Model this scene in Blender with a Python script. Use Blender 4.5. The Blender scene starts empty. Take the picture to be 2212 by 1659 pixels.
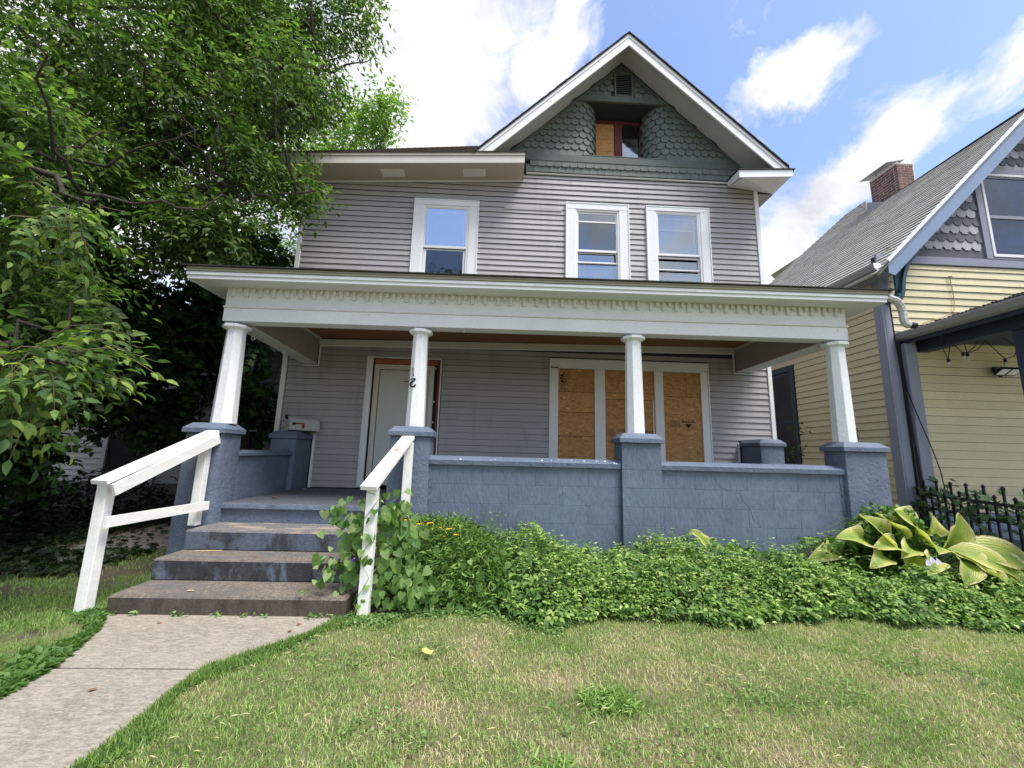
import bpy, math, random
import numpy as np
from mathutils import Vector, Matrix

random.seed(7)
RNG = np.random.default_rng(11)
scene = bpy.context.scene
COL = scene.collection

# ------------------------------------------------------------------ camera
cd = bpy.data.cameras.new('camera')
cam = bpy.data.objects.new('camera', cd)
COL.objects.link(cam)
cd.sensor_fit = 'HORIZONTAL'
cd.sensor_width = 36.0
cd.lens = 880.0 / 2212.0 * 36.0
cd.clip_start = 0.05
cd.clip_end = 600.0
EYE = Vector((0.0, 0.0, 1.38))
RIGHT = Vector((0.99883, -0.0405, 0.02661))
DOWN = Vector((0.03302, 0.16693, -0.98542))
FWD = Vector((0.03547, 0.98514, 0.16807))
m3 = Matrix((RIGHT, -DOWN, -FWD)).transposed()
cam.matrix_world = Matrix.Translation(EYE) @ m3.to_4x4()
scene.camera = cam

# ------------------------------------------------------------------ light
SUN_DIR = Vector((0.33, -0.30, 0.895)).normalized()
SUN_EL = math.asin(SUN_DIR.z)
SUN_ROT = math.atan2(SUN_DIR.x, SUN_DIR.y)
scene.view_settings.view_transform = 'Standard'
scene.view_settings.look = 'None'
scene.view_settings.exposure = 0.68
scene.view_settings.gamma = 1.0
scene.view_settings.use_curve_mapping = False
scene.cycles.max_bounces = 8
scene.cycles.transparent_max_bounces = 12
try:
    scene.cycles.use_denoising = True
except Exception:
    pass


class NT:
    """tiny helper for node trees"""
    def __init__(s, tree):
        s.t = tree
        s.t.nodes.clear()

    def n(s, typ, **kw):
        nd = s.t.nodes.new(typ)
        for k, v in kw.items():
            if k == 'ins':
                for kk, vv in v.items():
                    s.put(nd, kk, vv)
            else:
                setattr(nd, k, v)
        return nd

    def put(s, nd, key, v):
        sock = nd.inputs[key]
        if isinstance(v, bpy.types.NodeSocket):
            s.t.links.new(v, sock)
        else:
            sock.default_value = v

    def math(s, op, a, b=None, c=None, clamp=False):
        nd = s.n('ShaderNodeMath', operation=op, use_clamp=clamp)
        s.put(nd, 0, a)
        if b is not None:
            s.put(nd, 1, b)
        if c is not None:
            s.put(nd, 2, c)
        return nd.outputs[0]

    def vmath(s, op, a, b=None, out=0):
        nd = s.n('ShaderNodeVectorMath', operation=op)
        s.put(nd, 0, a)
        if b is not None:
            s.put(nd, 1, b)
        return nd.outputs[out]

    def noise(s, vec, scale, detail=4, rough=0.55, dist=0.0, out='Fac'):
        nd = s.n('ShaderNodeTexNoise')
        s.put(nd, 'Vector', vec)
        s.put(nd, 'Scale', scale)
        s.put(nd, 'Detail', detail)
        s.put(nd, 'Roughness', rough)
        s.put(nd, 'Distortion', dist)
        return nd.outputs[out]

    def ramp(s, fac, stops, interp='LINEAR'):
        nd = s.n('ShaderNodeValToRGB')
        cr = nd.color_ramp
        cr.interpolation = interp
        while len(cr.elements) < len(stops):
            cr.elements.new(0.5)
        for e, (p, c) in zip(cr.elements, stops):
            e.position = p
            e.color = (c, c, c, 1) if isinstance(c, (int, float)) else (*c[:3], 1)
        s.put(nd, 'Fac', fac)
        return nd.outputs['Color']

    def mix(s, fac, a, b, mode='MIX'):
        nd = s.n('ShaderNodeMix', data_type='RGBA', blend_type=mode)
        nd.clamp_factor = True
        for i, v in ((0, fac), (6, a), (7, b)):
            if isinstance(v, bpy.types.NodeSocket):
                s.t.links.new(v, nd.inputs[i])
            elif i == 0:
                nd.inputs[i].default_value = v
            else:
                nd.inputs[i].default_value = (*v[:3], 1) if not isinstance(v, (int, float)) else (v, v, v, 1)
        return nd.outputs[2]


def build_world():
    w = bpy.data.worlds.new('World')
    scene.world = w
    w.use_nodes = True
    T = NT(w.node_tree)
    tc = T.n('ShaderNodeTexCoord').outputs['Generated']
    d = T.vmath('NORMALIZE', tc)
    sky = T.n('ShaderNodeTexSky', sky_type='NISHITA')
    sky.sun_disc = False
    sky.sun_elevation = SUN_EL
    sky.sun_rotation = SUN_ROT
    sky.air_density = 1.3
    sky.dust_density = 1.6
    sky.ozone_density = 2.0
    skyc = T.mix(1.0, sky.outputs[0], (1.75, 1.78, 2.0), 'MULTIPLY')
    # soft domain warp
    w1 = T.noise(d, 3.2, 7, 0.62, 0.3, 'Color')
    w1 = T.vmath('SUBTRACT', w1, (0.5, 0.5, 0.5))
    w1 = T.vmath('MULTIPLY', w1, (0.32, 0.32, 0.32))
    dd = T.vmath('NORMALIZE', T.vmath('ADD', d, w1))
    # cloud banks: centre, long axis end, half length, half width
    banks = [((-0.20, 0.69, 0.69), (-0.02, 0.63, 0.77), 0.30, 0.20),
             ((-0.55, 0.62, 0.55), (-0.40, 0.64, 0.65), 0.34, 0.26),
             ((0.075, 0.676, 0.733), (0.0, 0.74, 0.66), 0.11, 0.07),
             ((0.472, 0.60, 0.645), (0.53, 0.54, 0.655), 0.095, 0.05),
             ((0.605, 0.61, 0.505), (0.66, 0.51, 0.55), 0.135, 0.055),
             ((0.55, 0.71, 0.43), (0.60, 0.62, 0.50), 0.13, 0.085),
             ((0.715, 0.425, 0.55), (0.76, 0.36, 0.54), 0.085, 0.055),
             ((0.13, 0.60, 0.785), (0.2, 0.55, 0.81), 0.10, 0.045)]
    dens = None
    for c, e, L, Wd in banks:
        c = Vector(c).normalized()
        e = Vector(e).normalized()
        ax = (e - c * e.dot(c)).normalized()
        ay = c.cross(ax).normalized()
        u = T.math('DIVIDE', T.vmath('DOT_PRODUCT', dd, tuple(ax), 1), L)
        v = T.math('DIVIDE', T.vmath('DOT_PRODUCT', dd, tuple(ay), 1), Wd)
        front = T.math('GREATER_THAN', T.vmath('DOT_PRODUCT', dd, tuple(c), 1), 0.2)
        q = T.math('SQRT', T.math('ADD', T.math('MULTIPLY', u, u), T.math('MULTIPLY', v, v)))
        q = T.math('MULTIPLY', T.math('SUBTRACT', 1.35, q), front)
        dens = q if dens is None else T.math('MAXIMUM', dens, q)
    # scattered fair-weather cloud over the rest of the sky
    gen = T.noise(d, 2.1, 8, 0.6, 0.25)
    gen = T.math('MULTIPLY', T.math('SUBTRACT', gen, 0.47), 7.0)
    infr = T.vmath('DOT_PRODUCT', d, (0.18, 0.80, 0.57), 1)
    out = T.math('MULTIPLY', T.math('SUBTRACT', 0.62, infr), 5.0, clamp=True)
    gen = T.math('MULTIPLY', gen, out)
    dens = T.math('MAXIMUM', dens, gen)
    fine = T.noise(d, 11.0, 9, 0.68, 0.6)
    dens = T.math('ADD', dens, T.math('MULTIPLY', T.math('SUBTRACT', fine, 0.5), 1.25))
    a = T.ramp(dens, [(0.10, 0.0), (0.36, 0.42), (0.62, 0.93), (0.85, 1.0)])
    shade = T.noise(dd, 4.5, 5, 0.6, 0.4)
    cc = T.ramp(shade, [(0.28, (5.9, 6.0, 6.5)), (0.48, (7.9, 7.95, 8.2)), (0.70, (10.4, 10.3, 10.1))])
    colr = T.mix(a, skyc, cc)
    bg = T.n('ShaderNodeBackground', ins={'Color': colr, 'Strength': 0.082})
    o = T.n('ShaderNodeOutputWorld')
    T.t.links.new(bg.outputs[0], o.inputs['Surface'])


build_world()
sd = bpy.data.lights.new('sun', 'SUN')
sd.energy = 3.3
sd.angle = math.radians(24)
sd.color = (1.0, 0.955, 0.88)
sun = bpy.data.objects.new('sun', sd)
COL.objects.link(sun)
sun.rotation_euler = SUN_DIR.to_track_quat('Z', 'Y').to_euler()
sun.location = (4, -4, 12)

# ------------------------------------------------------------------ materials
MATS = {}


def base_mat(name):
    m = bpy.data.materials.new(name)
    m.use_nodes = True
    T = NT(m.node_tree)
    pos = T.n('ShaderNodeNewGeometry').outputs['Position']
    out = T.n('ShaderNodeOutputMaterial')
    p = T.n('ShaderNodeBsdfPrincipled')
    T.t.links.new(p.outputs[0], out.inputs['Surface'])
    return m, T, pos, p, out


def stretch(T, pos, s):
    return T.vmath('MULTIPLY', pos, s)


def mat(name, col, rough=0.6, var=0.15, vscale=3.0, fine=0.08, fscale=60, bump=0.15, bscale=80,
        bst=(1, 1, 1), bdist=0.004, spec=0.3, obj=0.0, dirt=None, dscale=6, dth=(0.60, 0.68), metal=0.0, dst=(1, 1, 1)):
    """painted / natural surface: big soft mottling, fine grain, relief and optional shaped stains"""
    m, T, pos, p, out = base_mat(name)
    c = T.mix(1.0, (*col, 1), (1, 1, 1), 'MULTIPLY')
    n1 = T.noise(pos, vscale, 5, 0.6)
    f1 = T.ramp(n1, [(0.25, 1 - var), (0.75, 1 + var)])
    c = T.mix(1.0, c, f1, 'MULTIPLY')
    n2 = T.noise(stretch(T, pos, bst), fscale, 3, 0.6)
    f2 = T.ramp(n2, [(0.3, 1 - fine), (0.7, 1 + fine)])
    c = T.mix(1.0, c, f2, 'MULTIPLY')
    if obj:
        r = T.n('ShaderNodeObjectInfo').outputs['Random']
        f3 = T.ramp(r, [(0.0, 1 - obj), (1.0, 1 + obj)])
        c = T.mix(1.0, c, f3, 'MULTIPLY')
    if dirt:
        n3 = T.noise(stretch(T, pos, dst), dscale, 8, 0.65, 0.4)
        k = T.ramp(n3, [(dth[0], 0.0), (dth[1], 1.0)])
        c = T.mix(k, c, dirt)
    T.put(p, 'Base Color', c)
    T.put(p, 'Roughness', rough)
    T.put(p, 'Metallic', metal)
    T.put(p, 'Specular IOR Level', spec)
    if bump:
        h = T.noise(stretch(T, pos, bst), bscale, 6, 0.6, 0.2)
        b = T.n('ShaderNodeBump', ins={'Strength': bump, 'Distance': bdist, 'Height': h})
        T.put(p, 'Normal', b.outputs[0])
    MATS[name] = m
    return m


mat('vinyl', (0.385, 0.37, 0.378), 0.5, 0.06, 1.2, 0.05, 30, 0.25, 14, (1, 1, 12), 0.003, obj=0.035,
    dirt=(0.27, 0.26, 0.26), dscale=1.6, dth=(0.55, 0.80), dst=(2.5, 1, 0.5))
mat('white_trim', (0.78, 0.79, 0.80), 0.5, 0.04, 2, 0.03, 60, 0.3, 60, (1, 1, 1), 0.002)
mat('white_peel', (0.76, 0.78, 0.80), 0.55, 0.05, 2.5, 0.04, 60, 0.7, 55, (1, 1, 0.5), 0.004,
    dirt=(0.36, 0.33, 0.29), dscale=9, dth=(0.685, 0.70))
mat('white_thick', (0.78, 0.80, 0.82), 0.45, 0.05, 3, 0.04, 40, 0.9, 30, (1, 1, 0.6), 0.006,
    dirt=(0.45, 0.43, 0.40), dscale=14, dth=(0.72, 0.74))
mat('white_rail', (0.82, 0.815, 0.79), 0.6, 0.05, 4, 0.07, 18, 0.9, 45, (1.0, 0.22, 1.0), 0.003,
    dirt=(0.42, 0.38, 0.33), dscale=10, dth=(0.70, 0.715))
mat('cream_trim', (0.60, 0.575, 0.52), 0.5, 0.05, 2, 0.03, 40, 0.15)
mat('soffit_tan', (0.40, 0.365, 0.31), 0.6, 0.06, 2, 0.03, 40, 0.15)
mat('drip_tan', (0.34, 0.325, 0.24), 0.45, 0.08, 3, 0.05, 40, 0.2)
mat('soffit_grey', (0.42, 0.43, 0.43), 0.6, 0.10, 1.5, 0.03, 40, 0.2)
mat('soffit_white', (0.70, 0.71, 0.68), 0.6, 0.06, 1.5, 0.03, 40, 0.2)
mat('beam_side', (0.36, 0.325, 0.31), 0.6, 0.08, 1.5, 0.05, 25, 0.3, 20, (3, 0.4, 3))
mat('ceiling_wood', (0.27, 0.12, 0.06), 0.55, 0.12, 2, 0.1, 12, 0.3, 20, (0.3, 8, 1))
mat('slate_paint', (0.118, 0.150, 0.210), 0.62, 0.14, 3.0, 0.10, 25, 1.0, 22, (1, 1, 1), 0.012,
    dirt=(0.155, 0.185, 0.24), dscale=5, dth=(0.56, 0.72))
mat('block_paint', (0.121, 0.154, 0.213), 0.62, 0.16, 2.2, 0.12, 22, 1.0, 26, (1.6, 1, 0.55), 0.008, obj=0.025,
    dirt=(0.155, 0.193, 0.258), dscale=4, dth=(0.55, 0.72))
mat('mortar_paint', (0.10, 0.128, 0.178), 0.8, 0.1)
mat('green_shingle', (0.138, 0.165, 0.150), 0.6, 0.10, 2.5, 0.10, 40, 0.5, 30, (3, 1, 0.5), 0.003, obj=0.10)
mat('green_trim', (0.108, 0.132, 0.120), 0.6, 0.12, 3, 0.06, 40, 0.3, 30, (0.4, 1, 3))
mat('green_dark', (0.03, 0.045, 0.042), 0.7, 0.12)
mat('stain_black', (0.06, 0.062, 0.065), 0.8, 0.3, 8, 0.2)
mat('red_trim', (0.13, 0.028, 0.030), 0.5, 0.12, 4, 0.1, 30, 0.3)
mat('bare_wood', (0.36, 0.12, 0.05), 0.7, 0.25, 5, 0.15, 30, 0.5, 30, (8, 1, 1))
mat('door_paint', (0.55, 0.57, 0.55), 0.4, 0.05, 2, 0.03, 30, 0.1)
mat('dark_gap', (0.012, 0.012, 0.014), 0.9, 0.2, bump=0)
mat('interior', (0.045, 0.045, 0.05), 0.9, 0.3, 1.5, bump=0)
mat('blind_pale', (0.50, 0.51, 0.50), 0.8, 0.08, 2, bump=0.1)
mat('asphalt_shingle', (0.15, 0.125, 0.105), 0.9, 0.2, 4, 0.3, 90, 0.8, 120, obj=0)
mat('grey_shingle', (0.47, 0.455, 0.42), 0.9, 0.16, 2.2, 0.3, 90, 0.8, 120)
mat('brown_shingle', (0.20, 0.13, 0.10), 0.9, 0.2, 3, 0.3, 60, 0.8, 80)
mat('black_edge', (0.03, 0.028, 0.027), 0.8, 0.3)
mat('yellow_board', (0.66, 0.575, 0.36), 0.6, 0.07, 1.4, 0.07, 30, 0.35, 22, (1, 0.6, 5), 0.004, obj=0.05)
mat('yellow_peel', (0.70, 0.62, 0.40), 0.62, 0.07, 1.4, 0.07, 30, 0.5, 22, (1, 0.6, 5), 0.004, obj=0.05,
    dirt=(0.30, 0.25, 0.19), dscale=7, dth=(0.66, 0.70), dst=(0.5, 1, 5))
mat('lavender_trim', (0.27, 0.285, 0.35), 0.55, 0.07, 2, 0.05, 30, 0.3, 40, (1, 1, 0.3))
mat('sky_trim', (0.215, 0.29, 0.43), 0.55, 0.08, 2, 0.06, 30, 0.4, 40)
mat('navy_trim', (0.034, 0.048, 0.075), 0.55, 0.12, 3, 0.08, 30, 0.3)
mat('teal_bracket', (0.035, 0.085, 0.105), 0.45, 0.2, 8, 0.1)
mat('gutter_grey', (0.30, 0.295, 0.29), 0.4, 0.06, 3, 0.05, 30, 0.1)
mat('slate_shingle_dark', (0.125, 0.13, 0.155), 0.7, 0.1, 3, 0.1, 40, 0.5, 30, (3, 1, 0.4), obj=0.12)
mat('slate_shingle_light', (0.37, 0.375, 0.41), 0.7, 0.1, 3, 0.1, 40, 0.5, 30, (3, 1, 0.4), obj=0.12)
mat('foundation_blue', (0.21, 0.26, 0.34), 0.7, 0.12, 2, 0.1, 20, 0.6, 20)
mat('brick_red', (0.17, 0.085, 0.075), 0.85, 0.2, 10, 0.25, 70, 0.7, 60, obj=0.28)
mat('mortar', (0.62, 0.58, 0.52), 0.9, 0.15, 10, 0.2, 60, 0.6, 60)
mat('metal_flash', (0.26, 0.26, 0.27), 0.45, 0.15, 6, 0.05, 40, 0.1, metal=0.4)
mat('white_metal', (0.50, 0.50, 0.50), 0.35, 0.04, 4, 0.03, 40, 0.05)
mat('iron_black', (0.010, 0.010, 0.013), 0.45, 0.2, 10, 0.2, 60, 0.3)
mat('cable_black', (0.012, 0.012, 0.014), 0.6, 0.1, bump=0)
mat('twine', (0.42, 0.33, 0.20), 0.9, 0.15)
mat('mailbox_grey', (0.42, 0.44, 0.45), 0.4, 0.08, 5, 0.04, 40, 0.1)
mat('mailbox_flag', (0.32, 0.02, 0.025), 0.4, 0.1)
mat('black_plastic', (0.012, 0.012, 0.013), 0.4, 0.1, bump=0)
mat('ink', (0.015, 0.012, 0.010), 0.8, 0.1, bump=0)
mat('path_concrete', (0.27, 0.24, 0.20), 0.9, 0.22, 1.7, 0.30, 60, 1.0, 70, (1, 1.6, 1), 0.006,
    dirt=(0.38, 0.335, 0.28), dscale=34, dth=(0.46, 0.62), dst=(0.6, 1.5, 1))
mat('bark', (0.06, 0.047, 0.04), 0.9, 0.25, 4, 0.3, 25, 1.0, 16, (3, 3, 0.6), 0.03)
mat('twig', (0.10, 0.085, 0.05), 0.8, 0.2)
mat('soil', (0.035, 0.028, 0.02), 0.95, 0.3, 6, 0.4, 50, 1.0, 30, (1, 1, 1), 0.02)
mat('house_white', (0.40, 0.40, 0.38), 0.6, 0.07, 2, 0.05, 30, 0.2, obj=0.03)
mat('petal_yellow', (0.85, 0.42, 0.02), 0.5, 0.1, bump=0)
mat('cone_brown', (0.03, 0.015, 0.01), 0.8, 0.1)
mat('petal_violet', (0.05, 0.01, 0.12), 0.5, 0.1, bump=0)
mat('petal_pale', (0.60, 0.55, 0.72), 0.5, 0.08, bump=0)
mat('glass_bulb', (0.5, 0.48, 0.40), 0.15, 0.05, bump=0)
mat('lamp_face', (0.72, 0.72, 0.68), 0.3, 0.05, bump=0)
mat('scrap_yellow', (0.80, 0.62, 0.16), 0.6, 0.1)
mat('dead_leaf', (0.22, 0.09, 0.04), 0.8, 0.25, 20)
mat('dry_leaf', (0.55, 0.42, 0.24), 0.8, 0.2, 20)
mat('red_leaf', (0.25, 0.03, 0.02), 0.7, 0.2, 20)
mat('curtain_blue', (0.30, 0.37, 0.66), 0.8, 0.25, 6, 0.1, 30, 0.4, 12, (6, 1, 1), 0.01)
mat('black_shingle', (0.045, 0.045, 0.05), 0.9, 0.25, 5, 0.3, 60, 0.8, 80)
mat('bare_concrete', (0.15, 0.14, 0.125), 0.9, 0.2, 9, 0.3, 50, 0.8, 40)


def step_mat(name, side, blue, thr, top, topstain):
    """stained cast concrete with remains of slate-blue paint; treads paler than risers"""
    m, T, pos, p, out = base_mat(name)
    nrm = T.n('ShaderNodeNewGeometry').outputs['Normal']
    sx = T.n('ShaderNodeSeparateXYZ', ins={0: nrm})
    upf = T.math('MULTIPLY', T.math('SUBTRACT', sx.outputs[2], 0.35), 2.2, clamp=True)
    n1 = T.noise(T.vmath('MULTIPLY', pos, (1, 1, 0.35)), 9, 7, 0.66, 0.3)
    cs = T.mix(T.ramp(n1, [(0.35, 0.0), (0.7, 1.0)]), side, tuple(x * 2.1 for x in side))
    n2 = T.noise(T.vmath('MULTIPLY', pos, (1, 1, 0.6)), 5.5, 8, 0.7, 0.5)
    cs = T.mix(T.ramp(n2, [(thr - 0.02, 0.0), (thr + 0.10, 0.85)]), cs, blue)
    n3 = T.noise(pos, 55, 4, 0.7)
    ct = T.mix(T.ramp(n3, [(0.4, 0.0), (0.62, 1.0)]), tuple(x * 0.55 for x in top), tuple(x * 1.25 for x in top))
    n4 = T.noise(T.vmath('MULTIPLY', pos, (1, 2.5, 1)), 3.0, 7, 0.62, 0.4)
    ct = T.mix(T.ramp(n4, [(0.47, 0.0), (0.60, 0.85)]), ct, topstain)
    c = T.mix(upf, cs, ct)
    g = T.ramp(T.noise(pos, 30, 5, 0.7), [(0.3, 0.75), (0.7, 1.2)])
    c = T.mix(1.0, c, g, 'MULTIPLY')
    T.put(p, 'Base Color', c)
    T.put(p, 'Roughness', 0.85)
    h = T.noise(pos, 60, 6, 0.7)
    b = T.n('ShaderNodeBump', ins={'Strength': 0.9, 'Distance': 0.008, 'Height': h})
    T.put(p, 'Normal', b.outputs[0])
    MATS[name] = m


step_mat('step_low', (0.050, 0.040, 0.032), (0.055, 0.065, 0.085), 0.66, (0.20, 0.165, 0.135), (0.12, 0.115, 0.11))
step_mat('step_mid', (0.022, 0.022, 0.026), (0.12, 0.15, 0.20), 0.53, (0.20, 0.165, 0.135), (0.11, 0.115, 0.125))
step_mat('step_high', (0.028, 0.030, 0.036), (0.105, 0.13, 0.18), 0.46, (0.17, 0.165, 0.165), (0.36, 0.29, 0.22))
step_mat('porch_slab', (0.10, 0.13, 0.18), (0.14, 0.175, 0.235), 0.50, (0.10, 0.115, 0.14), (0.075, 0.085, 0.105))


def osb_mat():
    m, T, pos, p, out = base_mat('osb')
    q = T.vmath('MULTIPLY', pos, (1, 1, 1))
    wv = T.noise(q, 5, 3, 0.5, 0, 'Color')
    q2 = T.vmath('ADD', q, T.vmath('MULTIPLY', wv, (0.12, 0.12, 0.12)))
    mp = T.n('ShaderNodeMapping')
    T.put(mp, 'Vector', q2)
    T.put(mp, 'Rotation', (0, 0.9, 0))
    T.put(mp, 'Scale', (17, 1, 42))
    v = T.n('ShaderNodeTexVoronoi')
    T.put(v, 'Vector', mp.outputs[0])
    T.put(v, 'Scale', 1.0)
    c1 = T.ramp(v.outputs['Color'], [(0.0, (0.33, 0.155, 0.042)), (0.5, (0.46, 0.235, 0.075)), (0.85, (0.52, 0.29, 0.105)), (1.0, (0.70, 0.45, 0.20))])
    n = T.noise(q2, 22, 6, 0.7, 1.0)
    c1 = T.mix(T.ramp(n, [(0.66, 0.0), (0.73, 0.75)]), c1, (0.10, 0.045, 0.015))
    r = T.n('ShaderNodeObjectInfo').outputs['Random']
    c1 = T.mix(1.0, c1, T.ramp(r, [(0, 0.9), (1, 1.12)]), 'MULTIPLY')
    T.put(p, 'Base Color', c1)
    T.put(p, 'Roughness', 0.7)
    b = T.n('ShaderNodeBump', ins={'Strength': 0.4, 'Distance': 0.002, 'Height': T.noise(q2, 60, 4)})
    T.put(p, 'Normal', b.outputs[0])
    MATS['osb'] = m


osb_mat()


def pane_mat(name, refl, tint):
    m = bpy.data.materials.new(name)
    m.use_nodes = True
    T = NT(m.node_tree)
    out = T.n('ShaderNodeOutputMaterial')
    tr = T.n('ShaderNodeBsdfTransparent', ins={'Color': (*tint, 1)})
    pos = T.n('ShaderNodeNewGeometry').outputs['Position']
    bmp = T.n('ShaderNodeBump', ins={'Strength': 0.12, 'Distance': 0.02, 'Height': T.noise(pos, 3.0, 2)})
    gl = T.n('ShaderNodeBsdfGlossy', ins={'Color': (0.9, 0.95, 1, 1), 'Roughness': 0.03, 'Normal': bmp.outputs[0]})
    mx = T.n('ShaderNodeMixShader', ins={0: refl, 1: tr.outputs[0], 2: gl.outputs[0]})
    T.t.links.new(mx.outputs[0], out.inputs['Surface'])
    MATS[name] = m


pane_mat('pane_bright', 0.40, (0.75, 0.8, 0.85))
pane_mat('pane_mid', 0.24, (0.7, 0.75, 0.8))
pane_mat('pane_dim', 0.16, (0.6, 0.65, 0.7))
pane_mat('pane_dark', 0.09, (0.5, 0.55, 0.6))


def leaf_mat(name, stops, trans=0.35, rough=0.5, vein=False, spec=0.3):
    """leaf colour by the per-leaf attribute 'tint'; thin, lets light through"""
    m, T, pos, p, out = base_mat(name)
    at = T.n('ShaderNodeAttribute', attribute_name='tint').outputs['Fac']
    c = T.ramp(at, stops)
    n = T.ramp(T.noise(pos, 40, 3), [(0.3, 0.85), (0.7, 1.15)])
    c = T.mix(1.0, c, n, 'MULTIPLY')
    T.put(p, 'Base Color', c)
    T.put(p, 'Roughness', rough)
    T.put(p, 'Specular IOR Level', spec)
    tl = T.n('ShaderNodeBsdfTranslucent')
    T.put(tl, 'Color', T.mix(1.0, c, (1.3, 1.5, 0.6), 'MULTIPLY'))
    mx = T.n('ShaderNodeMixShader', ins={0: trans, 1: p.outputs[0], 2: tl.outputs[0]})
    T.t.links.new(mx.outputs[0], out.inputs['Surface'])
    MATS[name] = m


leaf_mat('leaf_elder', [(0, (0.034, 0.070, 0.020)), (0.55, (0.088, 0.160, 0.045)), (1, (0.22, 0.31, 0.085))], 0.48, 0.6)
leaf_mat('leaf_bright', [(0, (0.04, 0.09, 0.028)), (0.6, (0.095, 0.18, 0.045)), (1, (0.29, 0.39, 0.09))], 0.42, 0.6)
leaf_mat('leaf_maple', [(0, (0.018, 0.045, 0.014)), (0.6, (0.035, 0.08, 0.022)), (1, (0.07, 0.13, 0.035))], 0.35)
leaf_mat('leaf_tall', [(0, (0.08, 0.16, 0.03)), (0.6, (0.15, 0.27, 0.05)), (1, (0.27, 0.38, 0.08))], 0.5)
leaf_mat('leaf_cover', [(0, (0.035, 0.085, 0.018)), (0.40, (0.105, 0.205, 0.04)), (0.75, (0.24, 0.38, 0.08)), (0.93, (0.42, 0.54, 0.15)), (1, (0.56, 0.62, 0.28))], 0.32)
leaf_mat('leaf_heart', [(0, (0.08, 0.17, 0.045)), (0.6, (0.17, 0.29, 0.08)), (1, (0.34, 0.46, 0.19))], 0.4)
leaf_mat('leaf_ivy', [(0, (0.06, 0.11, 0.05)), (1, (0.13, 0.21, 0.09))], 0.3)
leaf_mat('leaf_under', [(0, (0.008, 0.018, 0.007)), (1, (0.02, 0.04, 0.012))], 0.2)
leaf_mat('grass_blade', [(0, (0.14, 0.25, 0.06)), (0.36, (0.27, 0.40, 0.11)), (0.58, (0.42, 0.49, 0.19)), (0.78, (0.58, 0.55, 0.31)), (1, (0.66, 0.52, 0.37))], 0.25)
leaf_mat('weed', [(0, (0.16, 0.28, 0.07)), (1, (0.33, 0.46, 0.15))], 0.35)


def hosta_mat():
    m, T, pos, p, out = base_mat('leaf_hosta')
    uv = T.n('ShaderNodeAttribute', attribute_name='across')
    f = T.math('ABSOLUTE', uv.outputs['Fac'])
    f = T.math('ADD', f, T.math('MULTIPLY', T.math('SUBTRACT', T.noise(pos, 12, 4), 0.5), 0.7))
    c = T.ramp(f, [(0.0, (0.24, 0.36, 0.06)), (0.45, (0.38, 0.47, 0.09)), (0.72, (0.58, 0.58, 0.15)), (0.95, (0.78, 0.74, 0.42))])
    w = T.math('SINE', T.math('MULTIPLY', uv.outputs['Fac'], 42.0))
    n = T.noise(pos, 6, 5, 0.6)
    c = T.mix(T.ramp(n, [(0.60, 0.0), (0.70, 0.7)]), c, (0.55, 0.50, 0.07))
    brn = T.math('ADD', T.noise(pos, 17, 5, 0.7), T.math('MULTIPLY', T.math('ABSOLUTE', uv.outputs['Fac']), 0.14))
    c = T.mix(T.ramp(brn, [(0.72, 0.0), (0.76, 0.9)]), c, (0.20, 0.10, 0.035))
    c = T.mix(1.0, c, T.ramp(T.noise(pos, 60, 3), [(0.3, 0.82), (0.7, 1.12)]), 'MULTIPLY')
    T.put(p, 'Base Color', c)
    T.put(p, 'Roughness', 0.45)
    b = T.n('ShaderNodeBump', ins={'Strength': 0.35, 'Distance': 0.005, 'Height': w})
    T.put(p, 'Normal', b.outputs[0])
    tl = T.n('ShaderNodeBsdfTranslucent')
    T.put(tl, 'Color', T.mix(1.0, c, (1.2, 1.3, 0.6), 'MULTIPLY'))
    mx = T.n('ShaderNodeMixShader', ins={0: 0.35, 1: p.outputs[0], 2: tl.outputs[0]})
    T.t.links.new(mx.outputs[0], out.inputs['Surface'])
    MATS['leaf_hosta'] = m


hosta_mat()

PATCH = [(1.07, 2.81, .16), (0.88, 2.87, .14), (0.71, 2.99, .12), (0.39, 2.17, .12), (0.86, 2.31, .13), (-0.21, 2.45, .11),
         (0.03, 2.48, .1), (-0.41, 2.56, .1), (-0.73, 2.95, .15), (-0.61, 3.22, .12), (0.21, 2.36, .1), (-0.07, 3.11, .15),
         (0.05, 3.54, .1), (-0.28, 2.15, .12), (1.77, 3.24, .17), (1.54, 2.78, .15), (1.19, 2.8, .16), (3.24, 3.12, .2),
         (3.14, 2.9, .18), (2.65, 2.91, .16), (1.45, 2.07, .2), (0.89, 2.22, .13), (2.52, 2.11, .2), (2.59, 2.78, .12),
         (-0.1, 3.3, .14), (0.5, 2.75, .13), (2.0, 2.4, .12), (3.9, 2.7, .15)]


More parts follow.
